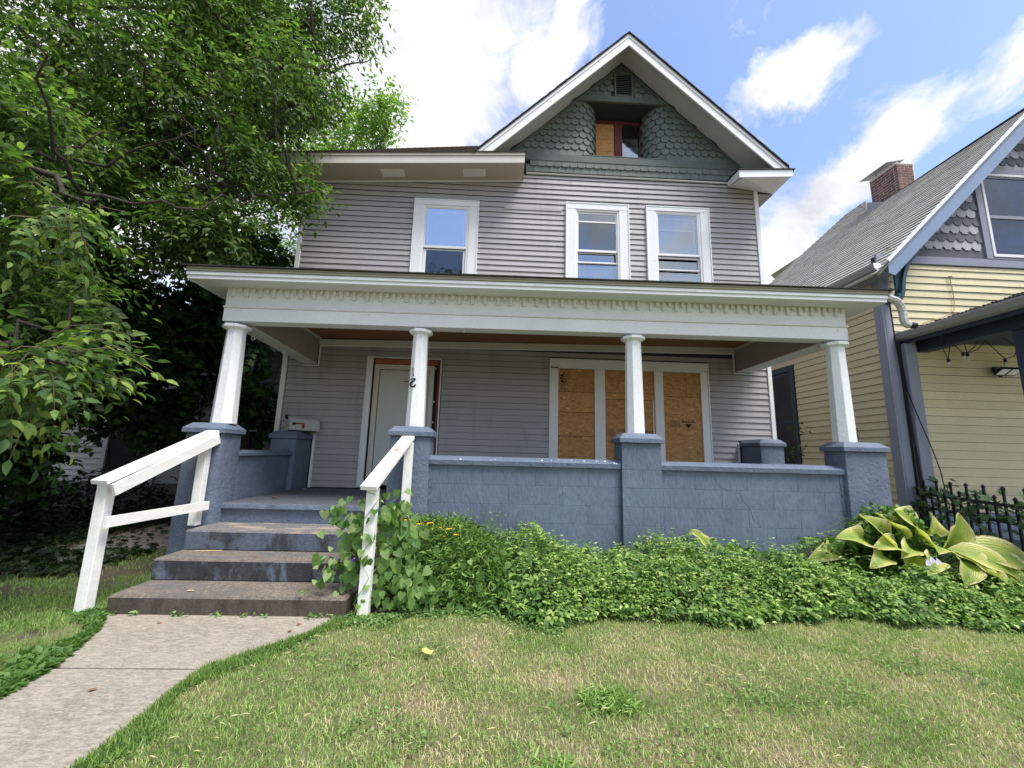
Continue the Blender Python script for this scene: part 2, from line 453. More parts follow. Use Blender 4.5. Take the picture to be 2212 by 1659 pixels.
def ground_mat():
    m, T, pos, p, out = base_mat('lawn_ground')
    n1 = T.noise(pos, 2.0, 5, 0.6)
    n2 = T.noise(pos, 70, 4, 0.7)
    a = T.mix(T.ramp(n1, [(0.38, 0.0), (0.62, 1.0)]), (0.14, 0.17, 0.055), (0.30, 0.25, 0.14))
    a = T.mix(T.ramp(n2, [(0.35, 0.0), (0.65, 1.0)]), T.mix(0.5, a, (0.06, 0.055, 0.03)), a)
    sx = T.n('ShaderNodeSeparateXYZ', ins={0: pos})
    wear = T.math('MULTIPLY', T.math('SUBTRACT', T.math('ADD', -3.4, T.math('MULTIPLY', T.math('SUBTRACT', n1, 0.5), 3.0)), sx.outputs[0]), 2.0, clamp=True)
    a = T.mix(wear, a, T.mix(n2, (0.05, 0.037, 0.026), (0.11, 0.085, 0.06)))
    T.put(p, 'Base Color', a)
    T.put(p, 'Roughness', 0.95)
    b = T.n('ShaderNodeBump', ins={'Strength': 1.0, 'Distance': 0.02, 'Height': n2})
    T.put(p, 'Normal', b.outputs[0])
    MATS['lawn_ground'] = m


ground_mat()

# ------------------------------------------------------------------ builders


def tag(o, label=None, cat=None, group=None, kind=None):
    if label:
        o['label'] = label
    if cat:
        o['category'] = cat
    if group:
        o['group'] = group
    if kind:
        o['kind'] = kind
    return o


def adopt(o, parent):
    if parent is not None:
        o.parent = parent
        o.matrix_parent_inverse = Matrix.Translation(-WORLD_LOC.get(parent.name, Vector(parent.location)))


WORLD_LOC = {}


def thing(name, loc, label, cat, group=None):
    e = bpy.data.objects.new(name, None)
    COL.objects.link(e)
    e.location = loc
    e.empty_display_size = 0.2
    WORLD_LOC[e.name] = Vector(loc)
    return tag(e, label, cat, group)


class MB:
    def __init__(s):
        s.v = []
        s.f = []
        s.m = []
        s.mi = 0

    def add(s, vs, fs):
        o = len(s.v)
        s.v += [tuple(v) for v in vs]
        s.f += [tuple(i + o for i in f) for f in fs]
        s.m += [s.mi] * len(fs)

    def box(s, x0, x1, y0, y1, z0, z1, c=0.0, tilt=0.0, tx=0.0):
        """axis-aligned box; c = chamfer; tilt adds z slope along x about tx"""
        if x0 > x1: x0, x1 = x1, x0
        if y0 > y1: y0, y1 = y1, y0
        if z0 > z1: z0, z1 = z1, z0
        c = min(c, (x1 - x0) * .45, (y1 - y0) * .45, (z1 - z0) * .45)
        if c <= 0:
            vs = [(x, y, z) for x in (x0, x1) for y in (y0, y1) for z in (z0, z1)]
            fs = [(0, 1, 3, 2), (4, 6, 7, 5), (0, 4, 5, 1), (2, 3, 7, 6), (0, 2, 6, 4), (1, 5, 7, 3)]
        else:
            vs = []
            idx = {}
            for i, x in enumerate((x0, x1)):
                for j, y in enumerate((y0, y1)):
                    for k, z in enumerate((z0, z1)):
                        sx, sy, sz = (c, -c)[i], (c, -c)[j], (c, -c)[k]
                        idx[(i, j, k, 0)] = len(vs); vs.append((x, y + sy, z + sz))
                        idx[(i, j, k, 1)] = len(vs); vs.append((x + sx, y, z + sz))
                        idx[(i, j, k, 2)] = len(vs); vs.append((x + sx, y + sy, z))
            fs = []
            for i in (0, 1):
                q = [idx[(i, a, b, 0)] for a, b in ((0, 0), (0, 1), (1, 1), (1, 0))]
                fs.append(q if i == 0 else q[::-1])
                q = [idx[(a, i, b, 1)] for a, b in ((0, 0), (1, 0), (1, 1), (0, 1))]
                fs.append(q if i == 0 else q[::-1])
                q = [idx[(a, b, i, 2)] for a, b in ((0, 0), (0, 1), (1, 1), (1, 0))]
                fs.append(q if i == 0 else q[::-1])
            for a in (0, 1):
                for b in (0, 1):
                    q = [idx[(a, b, 0, 0)], idx[(a, b, 0, 1)], idx[(a, b, 1, 1)], idx[(a, b, 1, 0)]]
                    fs.append(q)
                    q = [idx[(a, 0, b, 0)], idx[(a, 0, b, 2)], idx[(a, 1, b, 2)], idx[(a, 1, b, 0)]]
                    fs.append(q)
                    q = [idx[(0, a, b, 1)], idx[(0, a, b, 2)], idx[(1, a, b, 2)], idx[(1, a, b, 1)]]
                    fs.append(q)
                    for d in (0, 1):
                        fs.append([idx[(a, b, d, 0)], idx[(a, b, d, 1)], idx[(a, b, d, 2)]])
        if tilt:
            vs = [(x, y, z + tilt * (x - tx)) for x, y, z in vs]
        s.add(vs, fs)
        return s

    def hexa(s, p):
        """8 points: bottom 4 ccw, top 4 ccw"""
        s.add(p, [(0, 3, 2, 1), (4, 5, 6, 7), (0, 1, 5, 4), (1, 2, 6, 5), (2, 3, 7, 6), (3, 0, 4, 7)])
        return s

    def bar(s, a, b, w, h, up=(0, 0, 1)):
        """rectangular bar from a to b; w across, h along up"""
        a, b = Vector(a), Vector(b)
        d = (b - a).normalized()
        up = Vector(up)
        x = d.cross(up).normalized()
        z = x.cross(d).normalized()
        q = [(-w / 2, -h / 2), (w / 2, -h / 2), (w / 2, h / 2), (-w / 2, h / 2)]
        s.hexa([a + x * i + z * j for i, j in q] + [b + x * i + z * j for i, j in q])
        return s

    def prism(s, poly, y0, y1, axis='y'):
        """polygon in (x,z) extruded along y (axis y) or (y,z) along x, or (x,y) along z"""
        n = len(poly)
        def P(a, b, t):
            return {'y': (a, t, b), 'x': (t, a, b), 'z': (a, b, t)}[axis]
        vs = [P(a, b, y0) for a, b in poly] + [P(a, b, y1) for a, b in poly]
        fs = [tuple(range(n)), tuple(range(2 * n - 1, n - 1, -1))]
        fs += [(i, i + n, (i + 1) % n + n, (i + 1) % n) for i in range(n)]
        s.add(vs, fs)
        return s

    def tube(s, pts, r, n=6, cap=True):
        pts = [Vector(p) for p in pts]
        rs = r if isinstance(r, (list, tuple)) else [r] * len(pts)
        vs = []
        pu = None
        for i, p in enumerate(pts):
            a = pts[max(i - 1, 0)]
            b = pts[min(i + 1, len(pts) - 1)]
            d = (b - a)
            d = d.normalized() if d.length > 1e-9 else Vector((0, 0, 1))
            u = pu if pu is not None else (Vector((0, 0, 1)) if abs(d.z) < 0.9 else Vector((1, 0, 0)))
            x = u - d * u.dot(d)
            if x.length < 1e-6:
                x = Vector((1, 0, 0)) - d * d.x
            x.normalize()
            pu = x
            y = d.cross(x)
            for k in range(n):
                t = 2 * math.pi * k / n
                vs.append(p + (x * math.cos(t) + y * math.sin(t)) * rs[i])
        fs = []
        for i in range(len(pts) - 1):
            for k in range(n):
                k2 = (k + 1) % n
                fs.append((i * n + k, i * n + k2, (i + 1) * n + k2, (i + 1) * n + k))
        if cap:
            fs.append(tuple(range(n))[::-1])
            fs.append(tuple(range((len(pts) - 1) * n, len(pts) * n)))
        s.add(vs, fs)
        return s

    def lathe(s, prof, cx, cy, n=16, rot=0.0):
        vs = []
        for r, z in prof:
            for k in range(n):
                t = 2 * math.pi * k / n + rot
                vs.append((cx + r * math.cos(t), cy + r * math.sin(t), z))
        fs = []
        for i in range(len(prof) - 1):
            for k in range(n):
                k2 = (k + 1) % n
                fs.append((i * n + k, i * n + k2, (i + 1) * n + k2, (i + 1) * n + k))
        fs.append(tuple(range(n))[::-1])
        fs.append(tuple(range((len(prof) - 1) * n, len(prof) * n)))
        s.add(vs, fs)
        return s

    def mesh(s, name, mats, smooth=False):
        me = bpy.data.meshes.new(name)
        me.from_pydata(s.v, [], s.f)
        for m in (mats if isinstance(mats, (list, tuple)) else [mats]):
            me.materials.append(MATS[m])
        if any(s.m):
            me.polygons.foreach_set('material_index', s.m)
        if smooth:
            me.polygons.foreach_set('use_smooth', [True] * len(me.polygons))
        me.update()
        return me

    def build(s, name, mats, parent=None, smooth=False):
        o = bpy.data.objects.new(name, s.mesh(name, mats, smooth))
        COL.objects.link(o)
        adopt(o, parent)
        return o


def inst(name, me, loc, parent, rot=(0, 0, 0), scl=(1, 1, 1)):
    o = bpy.data.objects.new(name, me)
    COL.objects.link(o)
    o.location = loc
    o.rotation_euler = rot
    o.scale = scl
    if parent is not None:
        o.parent = parent
        o.matrix_parent_inverse = Matrix.Translation(-WORLD_LOC.get(parent.name, Vector(parent.location)))
    return o


def lapped_boards(axis, fixed, x0, x1, z0, z1, pitch, holes, matname, parent, sgn=-1, proud=0.022, maxlen=3.7, joints=True, clip=None, name='siding_board', gap=0.004):
    """clapboards on a wall. axis 'x': boards run along x at y=fixed facing sgn*y. axis 'y': along y at x=fixed facing sgn*x.
    holes = (a0,a1,z0,z1) openings; clip(z) -> (lo,hi) range of the board ends at height z"""
    k = 0
    z = z0
    while z < z1 - 0.02:
        zt = min(z + pitch, z1)
        lo, hi = x0, x1
        if clip:
            c = clip((z + zt) / 2)
            lo, hi = max(lo, c[0]), min(hi, c[1])
        segs = [(lo, hi)] if hi - lo > 0.02 else []
        zm = (z + zt) / 2
        for h in holes:
            if h[2] < zm < h[3]:
                ns = []
                for a, b in segs:
                    if h[1] <= a or h[0] >= b:
                        ns.append((a, b))
                        continue
                    if h[0] > a: ns.append((a, h[0]))
                    if h[1] < b: ns.append((h[1], b))
                segs = ns
        out = []
        for a, b in segs:
            if joints and b - a > maxlen:
                c = a + (b - a) * random.uniform(0.3, 0.7)
                out += [(a, c - 0.001, 0), (c + 0.001, b, 1)]
            else:
                out.append((a, b, 0))
        for a, b, j in out:
            if b - a < 0.015:
                continue
            pr = proud + random.uniform(-0.002, 0.002)
            dz = random.uniform(-0.0015, 0.0015)
            nseg = 1
            prof = [(pr, z + dz), (pr * 0.86, z + (zt - z) * 0.10 + dz), (0.003, zt - gap), (0.0, zt - gap), (0.0, z + 0.020 + dz), (pr - 0.003, z + 0.020 + dz), (pr - 0.003, z + dz)]
            mb = MB()
            pts = []
            for t in (a, b):
                for d, zz in prof:
                    q = fixed + sgn * d
                    pts.append((t, q, zz) if axis == 'x' else (q, t, zz))
            n = len(prof)
            fs = [tuple(range(n)), tuple(range(2 * n - 1, n - 1, -1))] + [(i, (i + 1) % n, (i + 1) % n + n, i + n) for i in range(n)]
            mb.add(pts, fs)
            mb.build(name, matname, parent)
        z = zt
        k += 1


def shingle_roof(name, p00, p10, p01, p11, rows, matname, parent, cols=0, thick=0.012, stuff=True):
    """courses from eave edge p00-p10 up to p01-p11, each course a lapped strip split into tabs"""
    p00, p10, p01, p11 = map(Vector, (p00, p10, p01, p11))
    nrm = (p10 - p00).cross(p01 - p00)
    if nrm.length < 1e-9:
        nrm = (p10 - p00).cross(p11 - p00)
    nrm.normalize()
    if nrm.z < 0:
        nrm = -nrm
    vs, fs = [], []
    for r in range(rows):
        t0, t1 = r / rows, (r + 1) / rows
        a, b = p00.lerp(p01, t0), p10.lerp(p11, t0)
        c, d = p00.lerp(p01, t1), p10.lerp(p11, t1)
        n = max(1, int((b - a).length / 0.33)) if cols == 0 else cols
        off = random.random() * 0.8
        cuts = [0.0] + sorted(min(max((k + off) / n, 0.001), 0.999) for k in range(n)) + [1.0]
        for i in range(len(cuts) - 1):
            s0, s1 = cuts[i], cuts[i + 1]
            if s1 - s0 < 1e-4:
                continue
            h = thick * random.uniform(0.9, 1.15)
            A, B = a.lerp(b, s0) + nrm * h, a.lerp(b, s1) + nrm * h
            A0, B0 = a.lerp(b, s0), a.lerp(b, s1)
            Cc, D = c.lerp(d, s0) + nrm * 0.001, c.lerp(d, s1) + nrm * 0.001
            o = len(vs)
            vs += [A, B, D, Cc, A0, B0]
            fs += [(o, o + 1, o + 2, o + 3), (o + 4, o + 5, o + 1, o)]
    mb = MB()
    mb.add(vs, fs)
    # sheathing below
    th = nrm * 0.03
    mb.add([p00 - th, p10 - th, p11 - th, p01 - th, p00, p10, p11, p01], [(3, 2, 1, 0), (4, 5, 6, 7)])
    o = mb.build(name, matname, parent)
    if stuff:
        o['kind'] = 'stuff'
    return o


def np_mesh(name, V, loops, starts, totals, matname, tint=None, parent=None, extra=None, smooth=False):
    me = bpy.data.meshes.new(name)
    V = np.asarray(V, dtype=np.float32)
    me.vertices.add(len(V))
    me.vertices.foreach_set('co', V.ravel())
    me.loops.add(len(loops))
    me.loops.foreach_set('vertex_index', np.asarray(loops, dtype=np.int32))
    me.polygons.add(len(starts))
    me.polygons.foreach_set('loop_start', np.asarray(starts, dtype=np.int32))
    if smooth:
        me.polygons.foreach_set('use_smooth', np.ones(len(starts), dtype=bool))
    me.update(calc_edges=True)
    if tint is not None:
        at = me.attributes.new('tint', 'FLOAT', 'POINT')
        at.data.foreach_set('value', np.asarray(tint, dtype=np.float32))
    if extra is not None:
        for k, a in extra.items():
            at = me.attributes.new(k, 'FLOAT', 'POINT')
            at.data.foreach_set('value', np.asarray(a, dtype=np.float32))
    me.materials.append(MATS[matname])
    o = bpy.data.objects.new(name, me)
    COL.objects.link(o)
    adopt(o, parent)
    return o


# leaf templates: (along, across, lift) and faces
LEAVES = {
    'lance': ([(0, 0, 0), (.32, -.5, .06), (.32, 0, -.02), (.32, .5, .06), (.72, -.34, 0), (.72, 0, -.07), (.72, .34, 0), (1, 0, -.2)],
              [(0, 1, 2), (0, 2, 3), (1, 4, 5, 2), (2, 5, 6, 3), (4, 7, 5), (5, 7, 6)]),
    'diamond': ([(0, 0, 0), (.42, -.5, .05), (1, 0, -.12), (.42, .5, .05)], [(0, 1, 2), (0, 2, 3)]),
    'heart': ([(0.06, 0, 0), (-.12, -.30, .05), (.12, -.54, .08), (.5, -.42, .03), (1, 0, -.16), (.5, .42, .03), (.12, .54, .08), (-.12, .30, .05), (.5, 0, -.05)],
              [(0, 1, 2, 8), (2, 3, 8), (3, 4, 8), (8, 4, 5), (8, 5, 6), (8, 6, 7, 0)]),
    'maple': ([(0, 0, 0), (-.05, -.28, 0), (.22, -.22, .02), (.28, -.62, 0), (.48, -.26, .02), (.62, -.34, 0), (1, 0, -.1),
               (.62, .34, 0), (.48, .26, .02), (.28, .62, 0), (.22, .22, .02), (-.05, .28, 0), (.4, 0, -.03)],
              [(0, 1, 2, 12), (2, 3, 4, 12), (4, 5, 6, 12), (12, 6, 7, 8), (12, 8, 9, 10), (12, 10, 11, 0)]),
}


def unit(a):
    return a / np.maximum(np.linalg.norm(a, axis=1, keepdims=True), 1e-9)


def leaves(name, P, D, N, L, W, shape, matname, parent=None, tint=None, stuff=False, wig=0.0):
    n = len(P)
    tv, tf = LEAVES[shape]
    tv = np.array(tv)
    D = unit(D)
    S = unit(np.cross(D, N))
    N = np.cross(S, D)
    V = (P[:, None, :] + D[:, None, :] * (tv[None, :, 0:1] * L[:, None, None]) + S[:, None, :] * (tv[None, :, 1:2] * W[:, None, None])
         + N[:, None, :] * (tv[None, :, 2:3] * L[:, None, None]))
    k = len(tv)
    V = V.reshape(-1, 3)
    fl = np.concatenate([np.array(f) for f in tf])
    ft = np.array([len(f) for f in tf])
    loops = (fl[None, :] + (np.arange(n) * k)[:, None]).ravel()
    tot = np.tile(ft, n)
    st = np.concatenate([[0], np.cumsum(tot)[:-1]])
    if tint is None:
        tint = RNG.random(n)
    o = np_mesh(name, V, loops, st, tot, matname, np.repeat(tint, k), parent)
    if stuff:
        o['kind'] = 'stuff'
    return o

# ================================================================== ground and path
def grid_sheet(name, x0, x1, y0, y1, n, m, z, matname, fz=None):
    xs = [x0 + (x1 - x0) * i / n for i in range(n + 1)]
    ys = [y0 + (y1 - y0) * j / m for j in range(m + 1)]
    mb = MB()
    mb.add([(x, y, z + (fz(x, y) if fz else 0)) for y in ys for x in xs],
           [(j * (n + 1) + i, j * (n + 1) + i + 1, (j + 1) * (n + 1) + i + 1, (j + 1) * (n + 1) + i) for j in range(m) for i in range(n)])
    return mb.build(name, matname)


lawn = grid_sheet('ground', -150, 150, -120, 200, 4, 4, -0.012, 'lawn_ground')
tag(lawn, 'mown lawn ground running up to the houses', kind='structure')

path = thing('path', (-2.2, 2.6, 0), None, None)
path['kind'] = 'structure'
slabA = [(-3.13, 3.70), (-2.95, 3.42), (-2.80, 3.14), (-2.675, 2.865), (-1.735, 2.865), (-1.62, 3.02), (-1.46, 3.18), (-1.31, 3.34), (-1.22, 3.70)]
slabB = [(-2.672, 2.85), (-2.645, 2.6), (-2.66, 2.3), (-2.66, 0.9), (-1.70, 0.9), (-1.71, 2.06), (-1.725, 2.4), (-1.735, 2.85)]
for pl in (slabA, slabB):
    mb = MB()
    mb.prism(pl[::-1], -0.08, 0.012, 'z')
    mb.build('slab', 'path_concrete', path)
mb = MB()
mb.prism([(-2.66, 0.892), (-2.66, -3.0), (-1.70, -3.0), (-1.70, 0.892)], -0.08, 0.012, 'z')
mb.build('slab', 'path_concrete', path)

walk = thing('side_path', (-4.9, 7.0, 0), None, None)
walk['kind'] = 'structure'
for pl in ([(-5.5, 5.75), (-4.35, 5.95), (-4.45, 6.6), (-5.6, 6.45)], [(-5.62, 6.5), (-4.47, 6.65), (-4.5, 7.6), (-5.7, 7.5)], [(-5.7, 7.55), (-4.5, 7.65), (-4.5, 9.6), (-5.7, 9.6)]):
    mb = MB()
    mb.prism(pl, -0.06, 0.015, 'z')
    mb.build('slab', 'bare_concrete', walk)

# ================================================================== the grey house
W = 6.965
house = thing('house', (0.6, 7.0, 0), 'two-storey grey-sided house with green shingled gable, white porch and boarded ground-floor window', 'house')


def B(x0, x1, y0, y1, z0, z1, name, m, parent=None, c=0.0, tilt=0.0, tx=0.0):
    return MB().box(x0, x1, y0, y1, z0, z1, c, tilt, tx).build(name, m, parent or house)


# ---- structural shell behind the siding, with window openings
def wall_with_holes(name, x0, x1, z0, z1, y0, y1, holes, m, parent):
    xs = sorted({x0, x1, *[h[0] for h in holes], *[h[1] for h in holes]})
    zs = sorted({z0, z1, *[h[2] for h in holes], *[h[3] for h in holes]})
    mb = MB()
    for i in range(len(xs) - 1):
        for j in range(len(zs) - 1):
            cx, cz = (xs[i] + xs[i + 1]) / 2, (zs[j] + zs[j + 1]) / 2
            if any(h[0] < cx < h[1] and h[2] < cz < h[3] for h in holes):
                continue
            mb.box(xs[i], xs[i + 1], y0, y1, zs[j], zs[j + 1])
    return mb.build(name, m, parent)


WIN = [(-1.46, -0.63, 4.12, 5.86), (1.33, 2.20, 4.12, 5.92), (2.86, 3.74, 4.12, 5.93)]
DOORH = (-2.14, -1.02, 0.74, 2.88)
TRI = (1.05, 3.58, 1.0, 2.90)
wall_with_holes('wall', -3.6, 4.82, 0.0, 6.60, W + 0.004, W + 0.10, WIN + [DOORH, TRI], 'interior', house)
B(-3.6, -3.5, W + 0.101, 15.0, 0.0, 6.6, 'side_wall', 'vinyl')
B(4.72, 4.82, W + 0.101, 15.0, 0.0, 6.6, 'side_wall', 'vinyl')
B(-3.49, 4.71, W + 1.6, W + 1.65, 0.0, 6.5, 'inner_wall', 'interior')
B(-3.49, 4.71, W + 0.102, W + 1.59, 3.45, 3.55, 'inner_floor', 'interior')

# ---- vinyl siding
up_holes = [(-1.64, -0.45, 4.0, 5.99), (1.17, 2.36, 4.0, 6.06), (2.69, 3.90, 4.0, 6.07)]
lo_holes = [(-2.25, -0.96, 0.7, 2.955), (0.90, 3.73, 0.9, 3.045), (-3.7, -3.03, 0.0, 1.60), (4.2, 4.9, 0.0, 1.66),
            (-3.34, -3.07, 2.76, 3.2), (4.2, 4.50, 2.87, 3.25)]
lapped_boards('x', W, -3.60, 4.81, 4.02, 6.64, 0.1052, up_holes, 'vinyl', house)
lapped_boards('x', W, -3.58, 4.81, 0.76, 3.16, 0.1052, lo_holes, 'vinyl', house)
# side wall boards (seen obliquely from a step aside)
lapped_boards('y', -3.601, W, 15.0, 0.3, 6.5, 0.21, [], 'vinyl', house, sgn=-1, joints=False)
lapped_boards('y', 4.821, W, 15.0, 0.3, 6.5, 0.21, [], 'vinyl', house, sgn=1, joints=False)
# corner posts
for x0, x1 in ((-3.68, -3.602), (4.812, 4.89)):
    B(x0, x1, W - 0.034, W + 0.06, 4.0, 6.50, 'corner_trim', 'white_trim', c=0.004)
B(-3.675, -3.595, W - 0.034, W + 0.06, 1.60, 2.97, 'corner_trim', 'white_trim', c=0.004)
B(4.80, 4.875, W - 0.034, W + 0.06, 1.66, 3.2, 'corner_trim', 'white_trim', c=0.004)
B(-3.03, -2.995, W - 0.035, W - 0.001, 0.75, 1.60, 'edge_trim', 'white_trim', c=0.003)
B(4.175, 4.20, W - 0.035, W - 0.001, 0.75, 1.66, 'edge_trim', 'white_trim', c=0.003)
B(0.41, 4.33, W - 0.045, W + 0.0, 6.625, 6.655, 'top_trim', 'white_trim', c=0.004)
# a slipped seam above the upstairs window
B(0.02, 1.1, W - 0.0245, W - 0.019, 5.872, 5.925, 'siding_board', 'vinyl')
B(3.915, 4.81, W - 0.0245, W - 0.019, 5.90, 5.955, 'siding_board', 'vinyl')


# ---- upstairs windows
def casing(win, x0, x1, z0, z1, wd, top, y, m='white_peel', jc=True):
    MB().box(x0, x0 + wd, y, y + 0.05, z0, z1 - top, 0.004).build('casing', m, win)
    MB().box(x1 - wd, x1, y, y + 0.05, z0, z1 - top, 0.004).build('casing', m, win)
    MB().box(x0, x1, y - 0.003, y + 0.05, z1 - top + 0.001, z1, 0.004).build('casing', m, win)
    if jc:
        MB().box(x0 - 0.022, x0 - 0.001, y - 0.012, y + 0.05, z0, z1 + 0.022, 0.002).build('channel', 'white_trim', win)
        MB().box(x1 + 0.001, x1 + 0.022, y - 0.012, y + 0.05, z0, z1 + 0.022, 0.002).build('channel', 'white_trim', win)
        MB().box(x0, x1, y - 0.010, y + 0.05, z1 + 0.001, z1 + 0.022, 0.002).build('channel', 'white_trim', win)


def frame_rect(mb, x0, x1, z0, z1, w, y0, y1, wt=None, wb=None):
    wt = w if wt is None else wt
    wb = w if wb is None else wb
    mb.box(x0, x0 + w, y0, y1, z0, z1, 0.003)
    mb.box(x1 - w, x1, y0, y1, z0, z1, 0.003)
    if wt > 0:
        mb.box(x0 + w, x1 - w, y0 + 0.001, y1, z1 - wt, z1, 0.003)
    if wb > 0:
        mb.box(x0 + w, x1 - w, y0 + 0.001, y1, z0, z0 + wb, 0.003)


def win_part(label):
    """the inner reveal is the window part itself; casings, sashes and panes hang on it"""
    return label


def upstairs(x0, x1, z1, wd, top, lab):
    ix0, ix1, iz1 = x0 + wd, x1 - wd, z1 - top
    mb = MB()
    frame_rect(mb, ix0 - 0.002, ix1 + 0.002, 4.12, iz1, 0.035, W - 0.03, W + 0.11, 0.035, 0.03)
    win = mb.build('window', 'white_trim', house)
    win['label'] = lab
    casing(win, x0, x1, 4.10, z1, wd, top, W - 0.045)
    return win, ix0 + 0.035, ix1 - 0.035, iz1 - 0.035


# left window: bright upper storm pane, dark lower pane
w1, a, b, t = upstairs(-1.62, -0.47, 5.97, 0.155, 0.10, 'upstairs window with sky-blue upper pane and dark open lower half')
mb = MB(); frame_rect(mb, a, b, 5.03, t, 0.018, W - 0.022, W - 0.004, 0.018, 0.05); mb.build('sash', 'white_trim', w1)
mb = MB(); frame_rect(mb, a + 0.03, b - 0.03, 5.05, t - 0.05, 0.045, W + 0.03, W + 0.06, 0.045, 0.03); mb.build('sash', 'white_trim', w1)
MB().box(a, b, W - 0.012, W - 0.010, 5.05, t).build('pane', 'pane_bright', w1)
mb = MB(); frame_rect(mb, a, b, 4.15, 5.02, 0.05, W + 0.01, W + 0.035, 0.02, 0.05); mb.build('sash', 'white_trim', w1)
MB().box(a + 0.045, b - 0.045, W + 0.02, W + 0.022, 4.18, 5.0).build('pane', 'pane_dark', w1)
MB().box(a + 0.05, b - 0.05, W + 0.075, W + 0.08, 5.06, t - 0.04).build('blind', 'blind_pale', w1)

# middle window
w2, a, b, t = upstairs(1.19, 2.34, 6.04, 0.165, 0.11, 'upstairs middle window with peeling casing and short pane above a dark one')
mb = MB(); frame_rect(mb, a, b, 5.09, t - 0.01, 0.022, W - 0.012, W + 0.01, 0.03, 0.045)
mb.box(a + 0.022, b - 0.022, W - 0.012, W + 0.01, 5.68, 5.71, 0.003); mb.build('sash', 'white_trim', w2)
MB().box(a + 0.02, b - 0.02, W + 0.0, W + 0.002, 5.70, t - 0.03).build('pane', 'pane_mid', w2)
MB().box(a + 0.02, b - 0.02, W + 0.001, W + 0.003, 5.12, 5.685).build('pane', 'pane_dim', w2)
mb = MB(); frame_rect(mb, a, b, 4.60, 5.085, 0.02, W + 0.02, W + 0.045, 0.012, 0.0); mb.box(a, b, W + 0.005, W + 0.045, 4.875, 4.905, 0.004); mb.build('sash', 'white_trim', w2)
MB().box(a + 0.02, b - 0.05, W + 0.03, W + 0.032, 4.90, 5.05).build('pane', 'pane_mid', w2)
MB().box(a + 0.02, b - 0.02, W + 0.012, W + 0.014, 4.18, 4.845).build('pane', 'pane_mid', w2)
MB().box(a + 0.02, b - 0.02, W + 0.06, W + 0.065, 4.18, 4.84).build('blind', 'blind_pale', w2)

# right window
w3, a, b, t = upstairs(2.71, 3.88, 6.05, 0.155, 0.08, 'upstairs right window with milky cloud-filled panes and half-raised lower sash')
mb = MB(); frame_rect(mb, a, b, 5.08, t, 0.02, W - 0.022, W - 0.004, 0.02, 0.045); mb.build('sash', 'white_trim', w3)
mb = MB(); frame_rect(mb, a + 0.02, b - 0.05, 5.09, t - 0.07, 0.035, W + 0.02, W + 0.045, 0.03, 0.0)
mb.box(a + 0.05, b - 0.08, W + 0.02, W + 0.045, 5.60, 5.625, 0.003); mb.build('sash', 'white_trim', w3)
MB().box(a, b, W - 0.012, W - 0.010, 5.10, t).build('pane', 'pane_mid', w3)
MB().box(a + 0.04, b - 0.07, W + 0.05, W + 0.055, 5.10, t - 0.09).build('blind', 'blind_pale', w3)
mb = MB(); frame_rect(mb, a, b, 4.15, 5.07, 0.022, W + 0.02, W + 0.045, 0.03, 0.05); mb.box(a, b, W + 0.0, W + 0.045, 4.80, 4.825, 0.004); mb.build('sash', 'white_trim', w3)
MB().box(a + 0.02, b - 0.04, W + 0.03, W + 0.032, 4.82, 4.99).build('pane', 'pane_mid', w3)
MB().box(a + 0.02, b - 0.02, W + 0.012, W + 0.014, 4.18, 4.76).build('pane', 'pane_mid', w3)
MB().box(a + 0.02, b - 0.02, W + 0.06, W + 0.065, 4.18, 4.75).build('blind', 'blind_pale', w3)

# ---- front door
mb = MB()
frame_rect(mb, -2.13, -1.10, 0.80, 2.845, 0.085, W + 0.02, W + 0.09, 0.085, 0.0)
door_fr = mb.build('door_frame', 'cream_trim', house)
door = MB().box(-2.035, -1.195, W + 0.045, W + 0.085, 0.81, 2.75, 0.003).build('door', 'door_paint', house)
door['label'] = 'pale six-panel front door with a paper notice'
for px0, px1 in ((-1.93, -1.66), (-1.57, -1.30)):
    for pz0, pz1 in ((2.42, 2.62), (1.72, 2.30), (0.95, 1.58)):
        mb = MB()
        mb.box(px0, px1, W + 0.040, W + 0.046, pz0, pz1, 0.003)
        mb.box(px0 + 0.03, px1 - 0.03, W + 0.034, W + 0.041, pz0 + 0.03, pz1 - 0.03, 0.004)
        mb.build('door_panel', 'door_paint', door)
mb = MB(); mb.box(-1.62, -1.53, W + 0.032, W + 0.0335, 2.52, 2.66); nt = mb.build('paper_notice', 'cream_trim', door)
mb = MB(); mb.box(-1.62, -1.53, W + 0.030, W + 0.0318, 2.545, 2.56); mb.box(-1.61, -1.55, W + 0.030, W + 0.0318, 2.60, 2.605); mb.box(-1.61, -1.56, W + 0.030, W + 0.0318, 2.62, 2.626); mb.build('notice_print', 'ink', door)
mb = MB(); mb.tube([(-1.255, W + 0.045, 1.66), (-1.255, W - 0.01, 1.66)], [0.018, 0.018], 10); mb.tube([(-1.255, W - 0.01, 1.66), (-1.255, W - 0.045, 1.66)], [0.02, 0.03], 10); mb.build('door_knob', 'metal_flash', door)
B(-2.235, -2.15, W - 0.03, W + 0.0, 0.77, 2.94, 'door_casing', 'white_peel', c=0.004)
B(-2.148, -2.132, W - 0.005, W + 0.05, 0.77, 2.86, 'door_gap', 'dark_gap')
B(-2.12, -1.02, W + 0.0, W + 0.05, 2.852, 2.93, 'door_header', 'bare_wood')
B(-1.098, -1.045, W + 0.02, W + 0.06, 0.80, 2.93, 'door_gap', 'dark_gap')
B(-1.044, -0.995, W - 0.01, W + 0.05, 0.80, 2.925, 'door_post', 'red_trim', c=0.003)
for x0, x1 in ((-2.252, -2.236), (-0.993, -0.972)):
    B(x0, x1, W - 0.04, W - 0.002, 0.77, 2.945, 'channel', 'white_trim', c=0.002)
